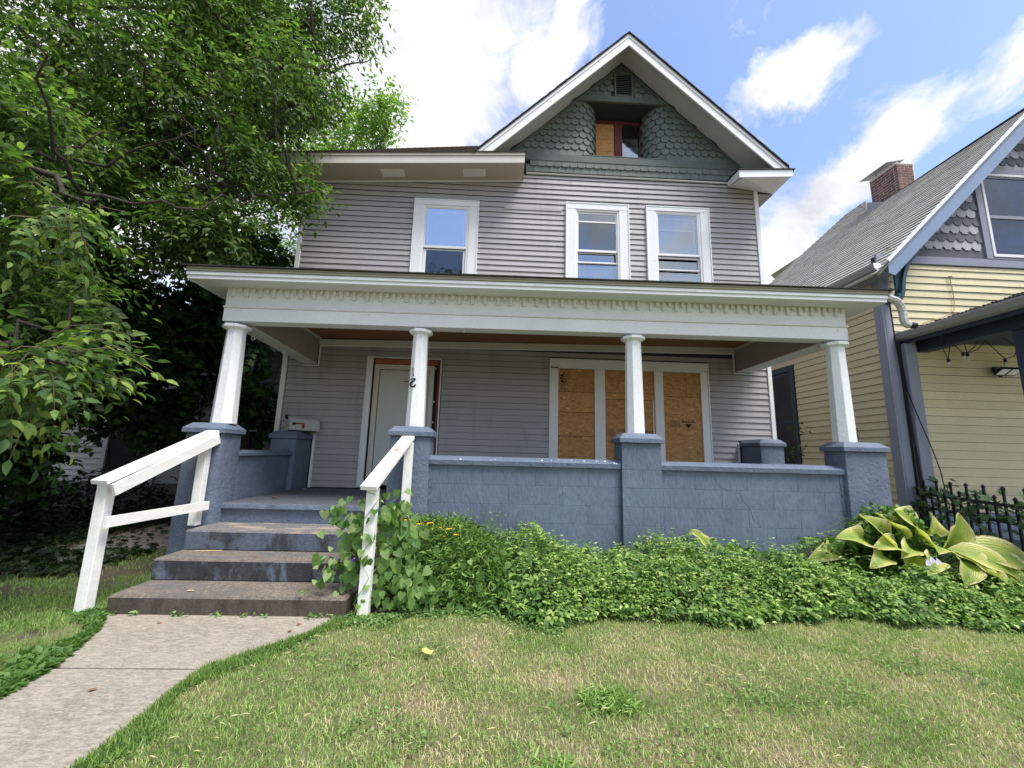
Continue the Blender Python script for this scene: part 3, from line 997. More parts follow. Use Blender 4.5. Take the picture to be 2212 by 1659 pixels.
B(-2.25, -0.974, W - 0.041, W - 0.002, 2.946, 2.965, 'channel', 'white_trim', c=0.002)
for z in (2.78, 2.20, 1.85):
    B(-1.085, -1.07, W + 0.005, W + 0.019, z, z + 0.035, 'shim', 'white_trim')

# ---- boarded triple window
tri = MB()
tri.box(0.92, 1.055, W - 0.03, W + 0.03, 1.0, 2.875, 0.004)
tri = tri.build('window', 'white_trim', house)
tri['label'] = 'wide three-part ground-floor window boarded up with strand board'
MB().box(3.575, 3.705, W - 0.03, W + 0.03, 1.0, 2.895, 0.004).build('casing', 'white_trim', tri)
MB().box(0.92, 3.705, W - 0.032, W + 0.03, 2.90, 3.025, 0.004).build('casing', 'white_trim', tri)
MB().box(1.056, 3.574, W - 0.026, W + 0.03, 2.876, 2.899, 0.002).build('casing', 'white_trim', tri)
for x0, x1 in ((1.69, 1.875), (2.75, 2.905)):
    MB().box(x0, x1, W - 0.028, W + 0.03, 1.0, 2.875, 0.004).build('mullion', 'white_trim', tri)
MB().box(0.90, 0.919, W - 0.042, W + 0.0, 0.98, 3.045, 0.002).build('channel', 'white_trim', tri)
MB().box(3.706, 3.725, W - 0.042, W + 0.0, 0.98, 3.045, 0.002).build('channel', 'white_trim', tri)
MB().box(0.92, 3.705, W - 0.042, W + 0.0, 3.026, 3.045, 0.002).build('channel', 'white_trim', tri)
MB().box(0.90, 3.72, W - 0.05, W + 0.03, 0.95, 0.999, 0.004).build('sill', 'white_trim', tri)
g = 0.007
for bx in ((1.056, 1.689, 1.0, 1.70), (1.056, 1.689, 1.70, 2.11), (1.056, 1.689, 2.11, 2.463), (1.056, 1.689, 2.463, 2.875),
           (1.876, 2.749, 1.0, 2.36), (1.876, 2.749, 2.36, 2.47), (1.876, 2.749, 2.47, 2.875),
           (2.906, 3.574, 1.0, 2.44), (2.906, 3.328, 2.44, 2.875), (3.328, 3.574, 2.44, 2.875)):
    d = random.uniform(0, 0.004)
    MB().box(bx[0] + g * .3, bx[1] - g * .3, W + 0.0 + d, W + 0.016 + d, bx[2] + g * .5, bx[3] - g * .5, 0.001).build('strand_board', 'osb', tri)
MB().box(1.056, 3.574, W + 0.02, W + 0.025, 1.0, 2.875).build('backing', 'dark_gap', tri)
MB().box(2.715, 2.735, W - 0.012, W - 0.001, 1.0, 2.36, 0.002).build('loose_strip', 'white_trim', tri)


# ---- stamps on the boards (flat print)
def text_part(body, x, z, size, rot, parent, y, name='board_stamp', m='ink', bold=0.0, sx=1.0):
    cu = bpy.data.curves.new('txt', 'FONT')
    cu.body = body
    cu.size = size
    cu.align_x = 'CENTER'
    cu.align_y = 'CENTER'
    cu.offset = bold
    cu.resolution_u = 2
    to = bpy.data.objects.new('txt', cu)
    COL.objects.link(to)
    dg = bpy.context.evaluated_depsgraph_get()
    dg.update()
    me = bpy.data.meshes.new_from_object(to.evaluated_get(dg))
    bpy.data.objects.remove(to)
    me.materials.clear()
    me.materials.append(MATS[m])
    ca, sa = math.cos(rot), math.sin(rot)
    for v in me.vertices:
        a, b = v.co.x * sx, v.co.y
        v.co = (x + a * ca - b * sa, y, z + a * sa + b * ca)
    o = bpy.data.objects.new(name, me)
    COL.objects.link(o)
    adopt(o, parent)
    return o


yp = W - 0.004
text_part('APA', 1.125, 2.70, 0.085, math.pi / 2, tri, yp, bold=0.004)
text_part('RATED SHEATHING', 1.165, 2.72, 0.022, math.pi / 2, tri, yp)
text_part('24/16', 1.185, 2.66, 0.035, math.pi / 2, tri, yp, bold=0.001)
text_part('EXPOSURE 1', 1.115, 2.545, 0.020, math.pi / 2, tri, yp)
text_part('SIZED FOR SPACING', 1.145, 2.545, 0.018, math.pi / 2, tri, yp)
text_part('7/16 INCH PRP-108', 1.17, 2.545, 0.020, math.pi / 2, tri, yp)
mb = MB(); mb.tube([(1.19, yp, 2.86), (1.165, yp, 2.825), (1.19, yp, 2.80), (1.215, yp, 2.825), (1.19, yp, 2.86)], 0.004, 4); mb.box(1.20, 1.204, yp, yp + 0.001, 2.60, 2.77); mb.build('board_stamp', 'ink', tri)
text_part('Georgia-Pacific', 3.335, 2.00, 0.042, math.pi, tri, yp, bold=0.0015)
mb = MB()
mb.prism([(3.27, 1.965), (3.335, 1.895), (3.40, 1.965)], yp, yp + 0.001)
mb.build('board_stamp', 'ink', tri)
mb = MB(); mb.box(3.18, 3.186, yp, yp + 0.001, 1.90, 2.02); mb.build('board_stamp', 'ink', tri)
for k, (tx_, w_) in enumerate((('THIS SIDE DOWN', 1), ('STRENGTH AXIS', 1), ('24/16  7/16', 1), ('RATED SHEATHING', 1.1), ('EXPOSURE 1 MILL 408', 1.15), ('PS 2-10 SPAN RATED', 1.2))):
    text_part(tx_, 3.09, 2.015 - k * 0.021, 0.017, math.pi, tri, yp, sx=w_)
for k in range(6):
    text_part(('Call 1-800-284', 'Engineered Lumber', 'wood products', 'Handle with care', 'WARNING slippery', 'Roof  Wall  Floor')[k], 1.965, 1.835 - k * 0.023, 0.021, 0, tri, yp)
for k in range(4):
    text_part(('Fasten 6 in edges', '12 in supports', 'Allow 1/8 in', 'gap at joints')[k], 2.16, 1.84 - k * 0.022, 0.020, 0, tri, yp)
text_part('7/16 OC', 2.655, 1.80, 0.055, 0, tri, yp, bold=0.001)
text_part('24-30', 2.665, 1.755, 0.05, 0, tri, yp, bold=0.001)
text_part('PS2-10', 1.96, 1.62, 0.022, 0, tri, yp)

# ---- porch base: piers, walls, floor
PIERS = [(-3.50, -3.09, 4.78, 5.12), (-1.21, -0.76, 4.78, 5.12), (1.48, 1.95, 4.78, 5.10), (4.18, 4.69, 4.78, 5.10)]


def pier_cap(x0, x1, y0, y1, z, parent, ov=0.032, name='pier_cap'):
    mb = MB()
    a, b, c, d = x0 - ov, x1 + ov, y0 - ov, y1 + ov
    i = 0.065
    lo = [(a, c), (b, c), (b, d), (a, d)]
    hi = [(a + i, c + i), (b - i, c + i), (b - i, d - i), (a + i, d - i)]
    vs = [(x, y, z) for x, y in lo] + [(x, y, z + 0.055) for x, y in lo] + [(x, y, z + 0.115) for x, y in hi]
    fs = [(3, 2, 1, 0)] + [(k, (k + 1) % 4, (k + 1) % 4 + 4, k + 4) for k in range(4)] + [(k + 4, (k + 1) % 4 + 4, (k + 1) % 4 + 8, k + 8) for k in range(4)] + [(8, 9, 10, 11)]
    mb.add(vs, fs)
    o = mb.build(name, 'slate_paint', parent)
    bv = o.modifiers.new('bevel', 'BEVEL')
    bv.width = 0.006
    bv.segments = 2
    return o


def masonry(name, x0, x1, y0, y1, z0, z1, parent, mname='slate_paint', warp=0.004, taper=0.0):
    """stuccoed pier or wall: subdivided and slightly uneven, rounded arrises"""
    nx = max(2, int((x1 - x0) / 0.12)); ny = max(2, int((y1 - y0) / 0.12)); nz = max(2, int((z1 - z0) / 0.12))
    import bmesh
    bm = bmesh.new()
    bmesh.ops.create_cube(bm, size=1)
    for axis, n in (('x', nx), ('y', ny), ('z', nz)):
        ax = {'x': 0, 'y': 1, 'z': 2}[axis]
        for k in range(1, n):
            co = [0, 0, 0]; no = [0, 0, 0]
            co[ax] = -0.5 + k / n; no[ax] = 1
            bmesh.ops.bisect_plane(bm, geom=bm.verts[:] + bm.edges[:] + bm.faces[:], plane_co=co, plane_no=no)
    from mathutils import noise as mn
    for v in bm.verts:
        u = (v.co.x + .5, v.co.y + .5, v.co.z + .5)
        p = Vector((x0 + (x1 - x0) * u[0], y0 + (y1 - y0) * u[1], z0 + (z1 - z0) * u[2]))
        f = taper * (1 - u[2])
        p.x += (u[0] - .5) * 2 * f
        p.y += (u[1] - .5) * 2 * f * 0.4
        q = mn.noise_vector(p * 3.1)
        v.co = p + Vector((q.x, q.y, 0)) * warp
    me = bpy.data.meshes.new(name)
    bm.to_mesh(me)
    bm.free()
    me.materials.append(MATS[mname])
    me.polygons.foreach_set('use_smooth', [True] * len(me.polygons))
    o = bpy.data.objects.new(name, me)
    COL.objects.link(o)
    adopt(o, parent)
    bv = o.modifiers.new('bevel', 'BEVEL')
    bv.width = 0.008
    bv.segments = 2
    bv.limit_method = 'ANGLE'
    bv.angle_limit = math.radians(50)
    return o


CAPZ = [1.52, 1.545, 1.54, 1.51]
for k, (x0, x1, y0, y1) in enumerate(PIERS):
    if k == 2:
        pr = masonry('pier', x0 + 0.012, x1 - 0.012, y0 + 0.012, y1, 0.0, CAPZ[k] - 0.002, house, 'mortar_paint', 0.0)
        pr['label'] = 'porch pier of painted blocks with visible joints'
        zc = 0.0
        r = 0
        zs = [0.0, 0.19, 0.395, 0.60, 0.81, 1.02, 1.23, CAPZ[k] - 0.003]
        for r in range(len(zs) - 1):
            cut = [x0, x0 + 0.24, x1] if r in (1, 3, 5) else [x0, x1]
            for c in range(len(cut) - 1):
                MB().box(cut[c] + 0.0007, cut[c + 1] - 0.0007, y0 + random.uniform(0, 0.001), y1 - 0.01, zs[r] + 0.001, zs[r + 1] - 0.001, 0.0022).build('block', 'block_paint', pr)
    else:
        pr = masonry('pier', x0, x1, y0, y1, 0.0, CAPZ[k] - 0.001, house, 'slate_paint', 0.007, 0.012)
    pier_cap(x0, x1, y0, y1, CAPZ[k], pr)
for (x0, x1, y0, y1, z) in ((-3.42, -3.045, 6.40, 6.93, 1.515), (4.22, 4.60, 6.40, 6.93, 1.60)):
    pr = masonry('pier', x0, x1, y0, y1, 0.0, z - 0.001, house, 'slate_paint', 0.003)
    pier_cap(x0, x1, y0, y1, z, pr, 0.028)

# front low walls of painted block
ZJ = [0.0, 0.19, 0.395, 0.60, 0.805, 1.02, 1.235]
for wi, (x0, x1, offs) in enumerate(((-0.758, 1.478, 0.48), (1.952, 4.178, 2.37))):
    wl = masonry('low_wall', x0, x1, 4.855, 5.02, 0.0, 1.234, house, 'mortar_paint', 0.0)
    for r in range(6):
        st = offs + (0.31 if r % 2 == 0 else 0.0)
        cuts = [x0]
        q = st
        while q > x0: q -= 0.62
        q += 0.62
        while q < x1 - 0.03:
            if q > x0 + 0.03: cuts.append(q)
            q += 0.62
        cuts.append(x1)
        for c in range(len(cuts) - 1):
            MB().box(cuts[c] + 0.0006, cuts[c + 1] - 0.0006, 4.838 + random.uniform(0, 0.0012), 4.858, ZJ[r] + 0.0008, ZJ[r + 1] - 0.0008, 0.002).build('block', 'block_paint', wl)
    # coping: upright face, then sloping top
    mb = MB()
    prof = [(4.805, 1.236), (4.80, 1.288), (4.812, 1.296), (4.90, 1.335), (5.00, 1.335), (5.06, 1.29), (5.06, 1.236)]
    mb.prism(prof, x0 + 0.001, x1 - 0.001, 'x')
    mb.build('coping', 'slate_paint', wl)
# inner faces
for x0, x1 in ((-3.30, -3.11), (4.30, 4.48)):
    wl = masonry('low_wall', x0, x1, 5.12, 6.40, 0.0, 1.265, house, 'slate_paint', 0.004)
    mb = MB()
    mb.prism([(x0 - 0.03, 1.266), (x0 - 0.03, 1.30), (x0 + 0.05, 1.335), (x1 - 0.05, 1.335), (x1 + 0.035, 1.30), (x1 + 0.035, 1.266)], 5.121, 6.398, 'y')
    mb.build('coping', 'slate_paint', wl)
# rough mortar smeared at the pier joints
for (x, zz0, zz1, s) in ((-0.752, 0.35, 1.30, 1), (1.955, 0.35, 1.24, 1), (4.16, 0.80, 1.22, -1)):
    vs, fs = [], []
    mb = MB()
    n = 26
    for i in range(n):
        z = zz0 + (zz1 - zz0) * i / n
        r = random.uniform(0.012, 0.028)
        cx = x + s * random.uniform(0.0, 0.02)
        a = random.random() * 6
        pts = [(cx + r * math.cos(a + t) * 0.9, 4.834 + random.uniform(-.006, .0), z + 0.03 * math.sin(a + t)) for t in (0, 1.3, 2.5, 3.8, 5.1)]
        mb.add(pts + [(cx, 4.86, z)], [(0, 1, 5), (1, 2, 5), (2, 3, 5), (3, 4, 5), (4, 0, 5), (0, 4, 3, 2, 1)])
    o = mb.build('mortar_smear', 'slate_paint', house)
# crack in the right wall
cr = [(2.60, 1.17), (2.66, 1.06), (2.75, 1.02), (2.88, 0.99), (2.93, 0.90), (3.0, 0.81), (3.03, 0.72), (3.05, 0.67), (3.13, 0.61)]
mb = MB()
for (ax, az), (bx, bz) in zip(cr, cr[1:]):
    mx_, mz_ = (ax + bx) / 2 + random.uniform(-.012, .012), (az + bz) / 2
    for (p, q) in (((ax, az), (mx_, mz_)), ((mx_, mz_), (bx, bz))):
        mb.add([(p[0] - .0015, 4.8365, p[1]), (p[0] + .0015, 4.8365, p[1] + .001), (q[0] + .0015, 4.8365, q[1] + .001), (q[0] - .0015, 4.8365, q[1])], [(0, 1, 2, 3)])
mb.build('crack', 'dark_gap', house)
# white paint drips on the coping
mb = MB()
for x, y, r in ((-0.40, 4.815, .010), (0.00, 4.83, .006), (0.55, 4.84, .013), (0.66, 4.85, .006), (0.90, 4.86, .006), (1.05, 4.85, .008), (1.2, 4.855, .007), (1.3, 4.86, .012), (1.40, 4.82, .011), (1.42, 4.80, .008), (-0.05, 4.81, .006), (0.75, 4.86, .006)):
    z = 1.2965 + (y - 4.812) * 0.443 + 0.0015
    mb.add([(x + r * math.cos(t), y + r * 1.2 * math.sin(t), z + r * 1.2 * math.sin(t) * 0.443) for t in [k * 2 * math.pi / 7 for k in range(7)]], [tuple(range(7))])
mb.build('paint_drip', 'white_trim', house)
# concrete chips on pier 2 cap
mb = MB()
for k in range(9):
    x = -1.20 + 0.02 * k + random.uniform(-.01, .01)
    mb.box(x, x + 0.02, 4.742, 4.75, 1.547 + random.uniform(0, .006), 1.562 + random.uniform(0, .012), 0.003)
mb.build('chipped_edge', 'bare_concrete', house)

# porch floor and top riser
mb = MB()
mb.box(-3.09, -1.21, 4.905, 6.93, 0.675, 0.742, 0.012)
mb.build('porch_floor', 'porch_slab', house)
mb = MB(); mb.box(-1.21, 4.18, 5.03, 6.93, 0.66, 0.742); mb.box(-1.209, 4.18, 4.93, 5.03, 0.60, 0.70); mb.build('porch_floor', 'porch_slab', house)
mb = MB(); mb.box(-3.088, -1.212, 4.945, 5.10, 0.0, 0.674); mb.build('porch_riser', 'slate_paint', house)

# ---- columns
COLS = [(-3.215, 0.250, 0.190, 1.635, 2.815), (-0.972, 0.215, 0.172, 1.66, 2.84), (1.70, 0.215, 0.180, 1.655, 2.86), (4.345, 0.240, 0.195, 1.625, 2.875)]
r8 = math.pi / 8
for k, (cx, wb, wt, z0, z1) in enumerate(COLS):
    f = 1 / (2 * math.cos(r8))
    mb = MB()
    prof = [(wb * f + (wt - wb) * f * t, z0 + (z1 - z0 - 0.02) * t) for t in (0, .25, .5, .75, 1.0)]
    mb.lathe(prof, cx, 4.95, 8, r8)
    c_ = mb.build('column', 'white_thick', house)
    bv = c_.modifiers.new('bevel', 'BEVEL'); bv.width = 0.004; bv.segments = 2; bv.limit_method = 'ANGLE'; bv.angle_limit = 0.5
    mb = MB()
    mb.lathe([(wt * f + 0.005, z1 - 0.045), (wt * f + 0.045, z1 - 0.022), (wt * f + 0.052, z1 - 0.02), (wt * f + 0.052, z1 + 0.012), (wt * f + 0.03, z1 + 0.02)], cx, 4.95, 8, r8)
    mb.build('capital', 'white_thick', c_)
    if k == 1:
        c_['label'] = 'white porch column carrying the upside-down house number'
# rotted foot of the far right column
mb = MB()
for k in range(14):
    z = 1.64 + 0.012 * k
    mb.box(4.430 + random.uniform(-.006, .008), 4.452 + random.uniform(0, .008), 4.865 + random.uniform(0, .02), 4.90, z, z + 0.010)
mb.build('rotten_wood', 'bark', house)

# house number, fixed upside down: a 2 below a 1, both turned by half a turn
def outline_digit(pts_w, cx, cz, s, yv, parent, rot):
    vs = []
    n = len(pts_w)
    L, R_ = [], []
    for i, (x, z, w) in enumerate(pts_w):
        a = pts_w[max(i - 1, 0)]
        b = pts_w[min(i + 1, n - 1)]
        dx, dz = b[0] - a[0], b[1] - a[1]
        l = math.hypot(dx, dz) or 1
        nx, nz = -dz / l, dx / l
        L.append((x + nx * w, z + nz * w))
        R_.append((x - nx * w, z - nz * w))
    ca, sa = math.cos(rot), math.sin(rot)
    def T_(p):
        x, z = p[0] * s, p[1] * s
        return (cx + x * ca - z * sa, cz + x * sa + z * ca)
    mb = MB()
    for i in range(n - 1):
        q = [T_(L[i]), T_(L[i + 1]), T_(R_[i + 1]), T_(R_[i])]
        mb.add([(x, yv, z) for x, z in q] + [(x, yv + 0.004, z) for x, z in q], [(0, 1, 2, 3), (7, 6, 5, 4), (0, 4, 5, 1), (2, 6, 7, 3)])
    mb.build('house_number', 'black_plastic', parent)


col2 = [o for o in house.children if o.name.startswith('column')][1]
two = [(-0.36, 0.22, .10), (-0.30, 0.42, .10), (-0.12, 0.55, .10), (0.10, 0.56, .11), (0.30, 0.42, .12), (0.33, 0.20, .13), (0.18, -0.02, .11), (-0.08, -0.24, .10), (-0.28, -0.42, .09), (-0.34, -0.54, .07), (-0.1, -0.50, .10), (0.15, -0.50, .09), (0.33, -0.42, .05), (0.38, -0.30, .02)]
one = [(0.08, -0.62, .01), (0.13, -0.5, .06), (0.10, -0.35, .055), (0.06, 0.0, .05), (0.02, 0.3, .055), (-0.02, 0.48, .08), (-0.10, 0.60, .02)]
outline_digit(two, -1.012, 2.185, 0.088, 4.8405, col2, math.pi)
outline_digit(one, -1.014, 2.315, 0.090, 4.8405, col2, math.pi)

# ---- entablature (sags a little to the left)
TL, TX = 0.0070, -3.35
B(-3.355, 4.475, 4.870, 5.06, 2.872, 3.035, 'beam', 'white_peel', c=0.004, tilt=TL, tx=TX)
beam = [o for o in house.children if o.name.startswith('beam')][0]
mb = MB(); mb.box(-3.365, 4.485, 4.850, 5.06, 3.037, 3.062, 0.010, TL, TX); mb.build('bead', 'white_trim', beam)
mb = MB(); mb.box(-3.35, 4.47, 4.880, 5.06, 3.063, 3.292, 0.0, TL, TX); mb.build('frieze', 'white_peel', beam)
dl = MB().box(-0.021, 0.021, 0, 0.034, 0, 0.115, 0.006).mesh('dentil', 'soffit_white')
ds = MB().box(-0.021, 0.021, 0, 0.034, 0, 0.062, 0.006).mesh('dentil', 'soffit_white')
k = 0
x = -3.262
while x < 4.45:
    miss = k in (6, 7) 
    z = TL * (x - TX)
    inst('dentil', dl, (x, 4.8455, 3.176 + z), beam, (0, random.uniform(-.015, .015), 0))
    xs = x + 0.082
    if xs < 4.44 and k != 31:
        inst('dentil', ds, (xs, 4.8455, 3.229 + z + TL * .08), beam, (0, random.uniform(-.015, .015), 0))
    x += 0.1618
    k += 1

# ---- porch roof: soffit boards, fascia, drip edge, shingles
B(-3.62, 4.76, 4.63, 4.879, 3.293, 3.308, 'porch_soffit', 'soffit_white', tilt=TL, tx=TX)
B(-3.62, -3.352, 4.8795, 6.90, 3.293, 3.308, 'porch_soffit', 'soffit_white', tilt=TL, tx=TX)
B(4.478, 4.76, 4.8795, 6.90, 3.293, 3.308, 'porch_soffit', 'soffit_white', tilt=TL, tx=TX)
B(-3.64, 4.775, 4.600, 4.629, 3.286, 3.325, 'fascia', 'white_trim', c=0.003, tilt=TL, tx=TX)
B(-3.65, 4.785, 4.585, 4.628, 3.327, 3.372, 'fascia', 'white_peel', c=0.006, tilt=TL, tx=TX)
B(-3.645, 4.785, 4.572, 4.60, 3.374, 3.425, 'drip_edge', 'drip_tan', c=0.004, tilt=TL, tx=TX)
for x0, x1, y in ((-3.648, -3.621, 0), (4.761, 4.782, 0)):
    B(x0, x1, 4.631, 6.93, 3.286, 3.372, 'fascia', 'white_trim', c=0.003, tilt=TL, tx=TX)
def zt(x, z): return z + TL * (x - TX)
shingle_roof('porch_roof', (-3.69, 4.555, zt(-3.69, 3.428)), (4.83, 4.555, zt(4.83, 3.428)), (-2.7, 6.93, 4.12), (3.9, 6.93, 4.16), 17, 'asphalt_shingle', house)
shingle_roof('porch_roof', (-3.69, 6.93, zt(-3.69, 3.428)), (-3.69, 4.555, zt(-3.69, 3.428)), (-2.7, 6.93, 4.12), (-2.7, 6.925, 4.12), 9, 'asphalt_shingle', house)
shingle_roof('porch_roof', (4.83, 4.555, zt(4.83, 3.428)), (4.83, 6.93, zt(4.83, 3.428)), (3.9, 6.925, 4.16), (3.9, 6.93, 4.16), 9, 'asphalt_shingle', house)
mb = MB()
n = 60
for k in range(n):
    a, b = -3.70 + 8.54 * k / n, -3.70 + 8.54 * (k + 1) / n
    h = random.uniform(0, 0.006)
    mb.box(a, b - 0.004, 4.545 + random.uniform(0, .008), 4.62, zt(a, 3.426) , zt(a, 3.436) + h)
o = mb.build('shingle_edge', 'black_edge', house); o['kind'] = 'stuff'

# ---- porch ceiling and side beams
B(-3.088, 4.20, 5.061, 6.945, 3.262, 3.28, 'porch_ceiling', 'ceiling_wood', tilt=0.012, tx=-3.1)
mb = MB(); mb.hexa([(-3.31, 5.061, 2.862), (-3.09, 5.061, 2.862), (-3.09, 6.93, 2.805), (-3.31, 6.93, 2.805), (-3.31, 5.061, 3.285), (-3.09, 5.061, 3.285), (-3.09, 6.93, 3.285), (-3.31, 6.93, 3.285)])
mb.build('side_beam', 'beam_side', house)
mb = MB(); mb.hexa([(4.225, 5.061, 2.925), (4.47, 5.061, 2.925), (4.47, 6.93, 2.915), (4.225, 6.93, 2.915), (4.225, 5.061, 3.34), (4.47, 5.061, 3.34), (4.47, 6.93, 3.34), (4.225, 6.93, 3.34)])
mb.build('side_beam', 'beam_side', house)
for x0, x1, z0, z1 in ((-3.295, -3.105, 2.845, 2.86), ):
    pass
mb = MB(); mb.hexa([(-3.32, 5.062, 2.850), (-3.08, 5.062, 2.850), (-3.08, 6.92, 2.793), (-3.32, 6.92, 2.793), (-3.32, 5.062, 2.861), (-3.08, 5.062, 2.861), (-3.08, 6.92, 2.804), (-3.32, 6.92, 2.804)]); mb.build('beam_board', 'soffit_white', house)
mb = MB(); mb.hexa([(4.215, 5.062, 2.911), (4.48, 5.062, 2.911), (4.48, 6.92, 2.901), (4.215, 6.92, 2.901), (4.215, 5.062, 2.924), (4.48, 5.062, 2.924), (4.48, 6.92, 2.914), (4.215, 6.92, 2.914)]); mb.build('beam_board', 'soffit_white', house)
B(-3.088, 4.224, 6.925, 6.944, 3.135, 3.24, 'frieze_board', 'cream_trim', c=0.003, tilt=0.0155, tx=-3.09)
B(-3.07, 4.215, 6.915, 6.944, 3.115, 3.134, 'channel', 'white_trim', c=0.002, tilt=0.0155, tx=-3.09)
# white j-channel round the beam ends
for x0, x1, z0, z1 in ((-3.075, -3.058, 2.77, 3.13), (-3.33, -3.058, 2.765, 2.782), (4.19, 4.208, 2.88, 3.25), (4.19, 4.50, 2.872, 2.889)):
    B(x0, x1, W - 0.045, W - 0.002, z0, z1, 'channel', 'white_trim', c=0.002)
# cove strips at the ceiling edge over the side beams
B(-3.089, -3.06, 5.062, 6.92, 3.235, 3.261, 'cove_strip', 'cream_trim')
B(4.196, 4.224, 5.062, 6.92, 3.30, 3.34, 'cove_strip', 'cream_trim')
# screw hooks
for x, y, z in ((-3.27, 5.38, 2.843), (-3.2, 6.05, 2.823)):
    mb = MB()
    mb.tube([(x, y, z + 0.03), (x, y, z - 0.025)], 0.004, 6)
    mb.tube([(x + 0.021 * math.sin(t), y, z - 0.046 + 0.021 * math.cos(t)) for t in [k * 2 * math.pi / 14 for k in range(14)]], 0.0055, 6)
    mb.build('screw_hook', 'white_trim', house)
mb = MB(); mb.tube([(-0.44, 4.93, 2.90), (-0.44, 4.93, 2.855)], 0.006, 6); mb.build('screw_hook', 'white_trim', house)
mb = MB()
mb.tube([(4.165 + 0.02 * math.sin(5 * t), 5.0, 2.90 - 0.10 * t + 0.015 * math.cos(7 * t)) for t in [k / 24 * 1.4 for k in range(25)]], 0.0022, 5)
mb.tube([(4.16 + 0.03 * math.cos(6 * t), 4.99, 2.84 + 0.03 * math.sin(6 * t)) for t in [k / 20 for k in range(21)]], 0.002, 5)
mb.build('string_tangle', 'metal_flash', house)

# ---- downspout elbow at the right end of the porch roof
mb = MB()
pp = [(4.79, 4.62, 3.42), (4.93, 4.64, 3.39), (5.00, 4.66, 3.33), (5.03, 4.67, 3.25), (5.03, 4.67, 3.14), (5.05, 4.67, 3.10), (5.09, 4.67, 3.085)]
rr = []
q = []
for i in range(len(pp) - 1):
    for j in range(4):
        t = j / 4
        q.append(Vector(pp[i]).lerp(Vector(pp[i + 1]), t))
q.append(Vector(pp[-1]))
for i in range(len(q)):
    rr.append(0.042 + (0.003 if (i % 2 and 3 < i < 16) else 0))
mb.tube(q, rr, 8)
ds_ = mb.build('downspout', 'white_metal', house)
mb = MB(); mb.tube([(5.085, 4.67, 3.086), (5.17, 4.67, 3.082)], 0.040, 8); mb.build('downspout_end', 'black_plastic', ds_)

# ---- upper eaves
# left box eave, sagging to the left
TE, EX = 0.060, -3.93
def ez(x, z): return z + TE * (x - EX)
B(-3.93, 0.335, 6.455, 6.93, 6.205, 6.222, 'eave_soffit', 'soffit_tan', tilt=TE, tx=EX)
B(-3.95, 0.345, 6.430, 6.454, 6.195, 6.330, 'fascia', 'cream_trim', c=0.003, tilt=TE, tx=EX)
B(-3.96, 0.355, 6.412, 6.445, 6.332, 6.385, 'fascia', 'cream_trim', c=0.006, tilt=TE, tx=EX)
B(0.336, 0.352, 6.455, 6.944, 6.47, 6.63, 'eave_end', 'soffit_tan')
B(-3.60, 0.34, 6.905, 6.944, 6.192, 6.204, 'channel', 'white_trim', tilt=TE, tx=EX)
B(-3.95, -3.932, 6.455, 14.8, 6.195, 6.33, 'fascia', 'cream_trim')
B(-3.93, -3.605, 6.935, 14.8, 6.205, 6.222, 'eave_soffit', 'soffit_tan')
for x0 in (-2.21, -0.75):
    mb = MB(); mb.box(x0, x0 + 0.40, 6.60, 6.80, ez(x0, 6.196), ez(x0, 6.204), 0.002, TE, x0)
    for k in range(9):
        mb.box(x0 + 0.02, x0 + 0.38, 6.612 + k * 0.02, 6.622 + k * 0.02, ez(x0, 6.190), ez(x0, 6.1955), 0, TE, x0)
    mb.build('soffit_vent', 'soffit_white', house)
# right eave return
mb = MB()
mb.hexa([(4.30, 6.40, 6.365), (5.17, 6.40, 6.435), (5.20, 6.94, 6.45), (4.33, 6.94, 6.56), (4.30, 6.40, 6.50), (5.17, 6.40, 6.56), (5.20, 6.94, 6.60), (4.33, 6.94, 6.66)])
mb.build('eave_return', 'soffit_white', house)
mb = MB(); mb.hexa([(4.20, 6.375, 6.345), (5.18, 6.375, 6.415), (5.18, 6.399, 6.415), (4.20, 6.399, 6.345), (4.20, 6.375, 6.485), (5.18, 6.375, 6.545), (5.18, 6.399, 6.545), (4.20, 6.399, 6.485)])
mb.build('fascia', 'white_trim', house)
mb = MB(); mb.hexa([(4.188, 6.375, 6.345), (4.199, 6.375, 6.345), (4.325, 6.94, 6.56), (4.31, 6.94, 6.56), (4.188, 6.375, 6.485), (4.199, 6.375, 6.485), (4.325, 6.94, 6.67), (4.31, 6.94, 6.67)])
mb.build('fascia', 'soffit_white', house)
mb = MB(); mb.hexa([(4.17, 6.355, 6.488), (5.22, 6.355, 6.553), (5.22, 6.95, 6.62), (4.30, 6.95, 6.68), (4.17, 6.355, 6.503), (5.22, 6.355, 6.568), (5.22, 6.95, 6.635), (4.30, 6.95, 6.70)])
mb.build('flashing', 'black_edge', house)
B(4.90, 5.18, 6.945, 14.8, 6.43, 6.45, 'eave_soffit', 'beam_side')
B(5.17, 5.19, 6.945, 14.8, 6.43, 6.56, 'fascia', 'white_trim')

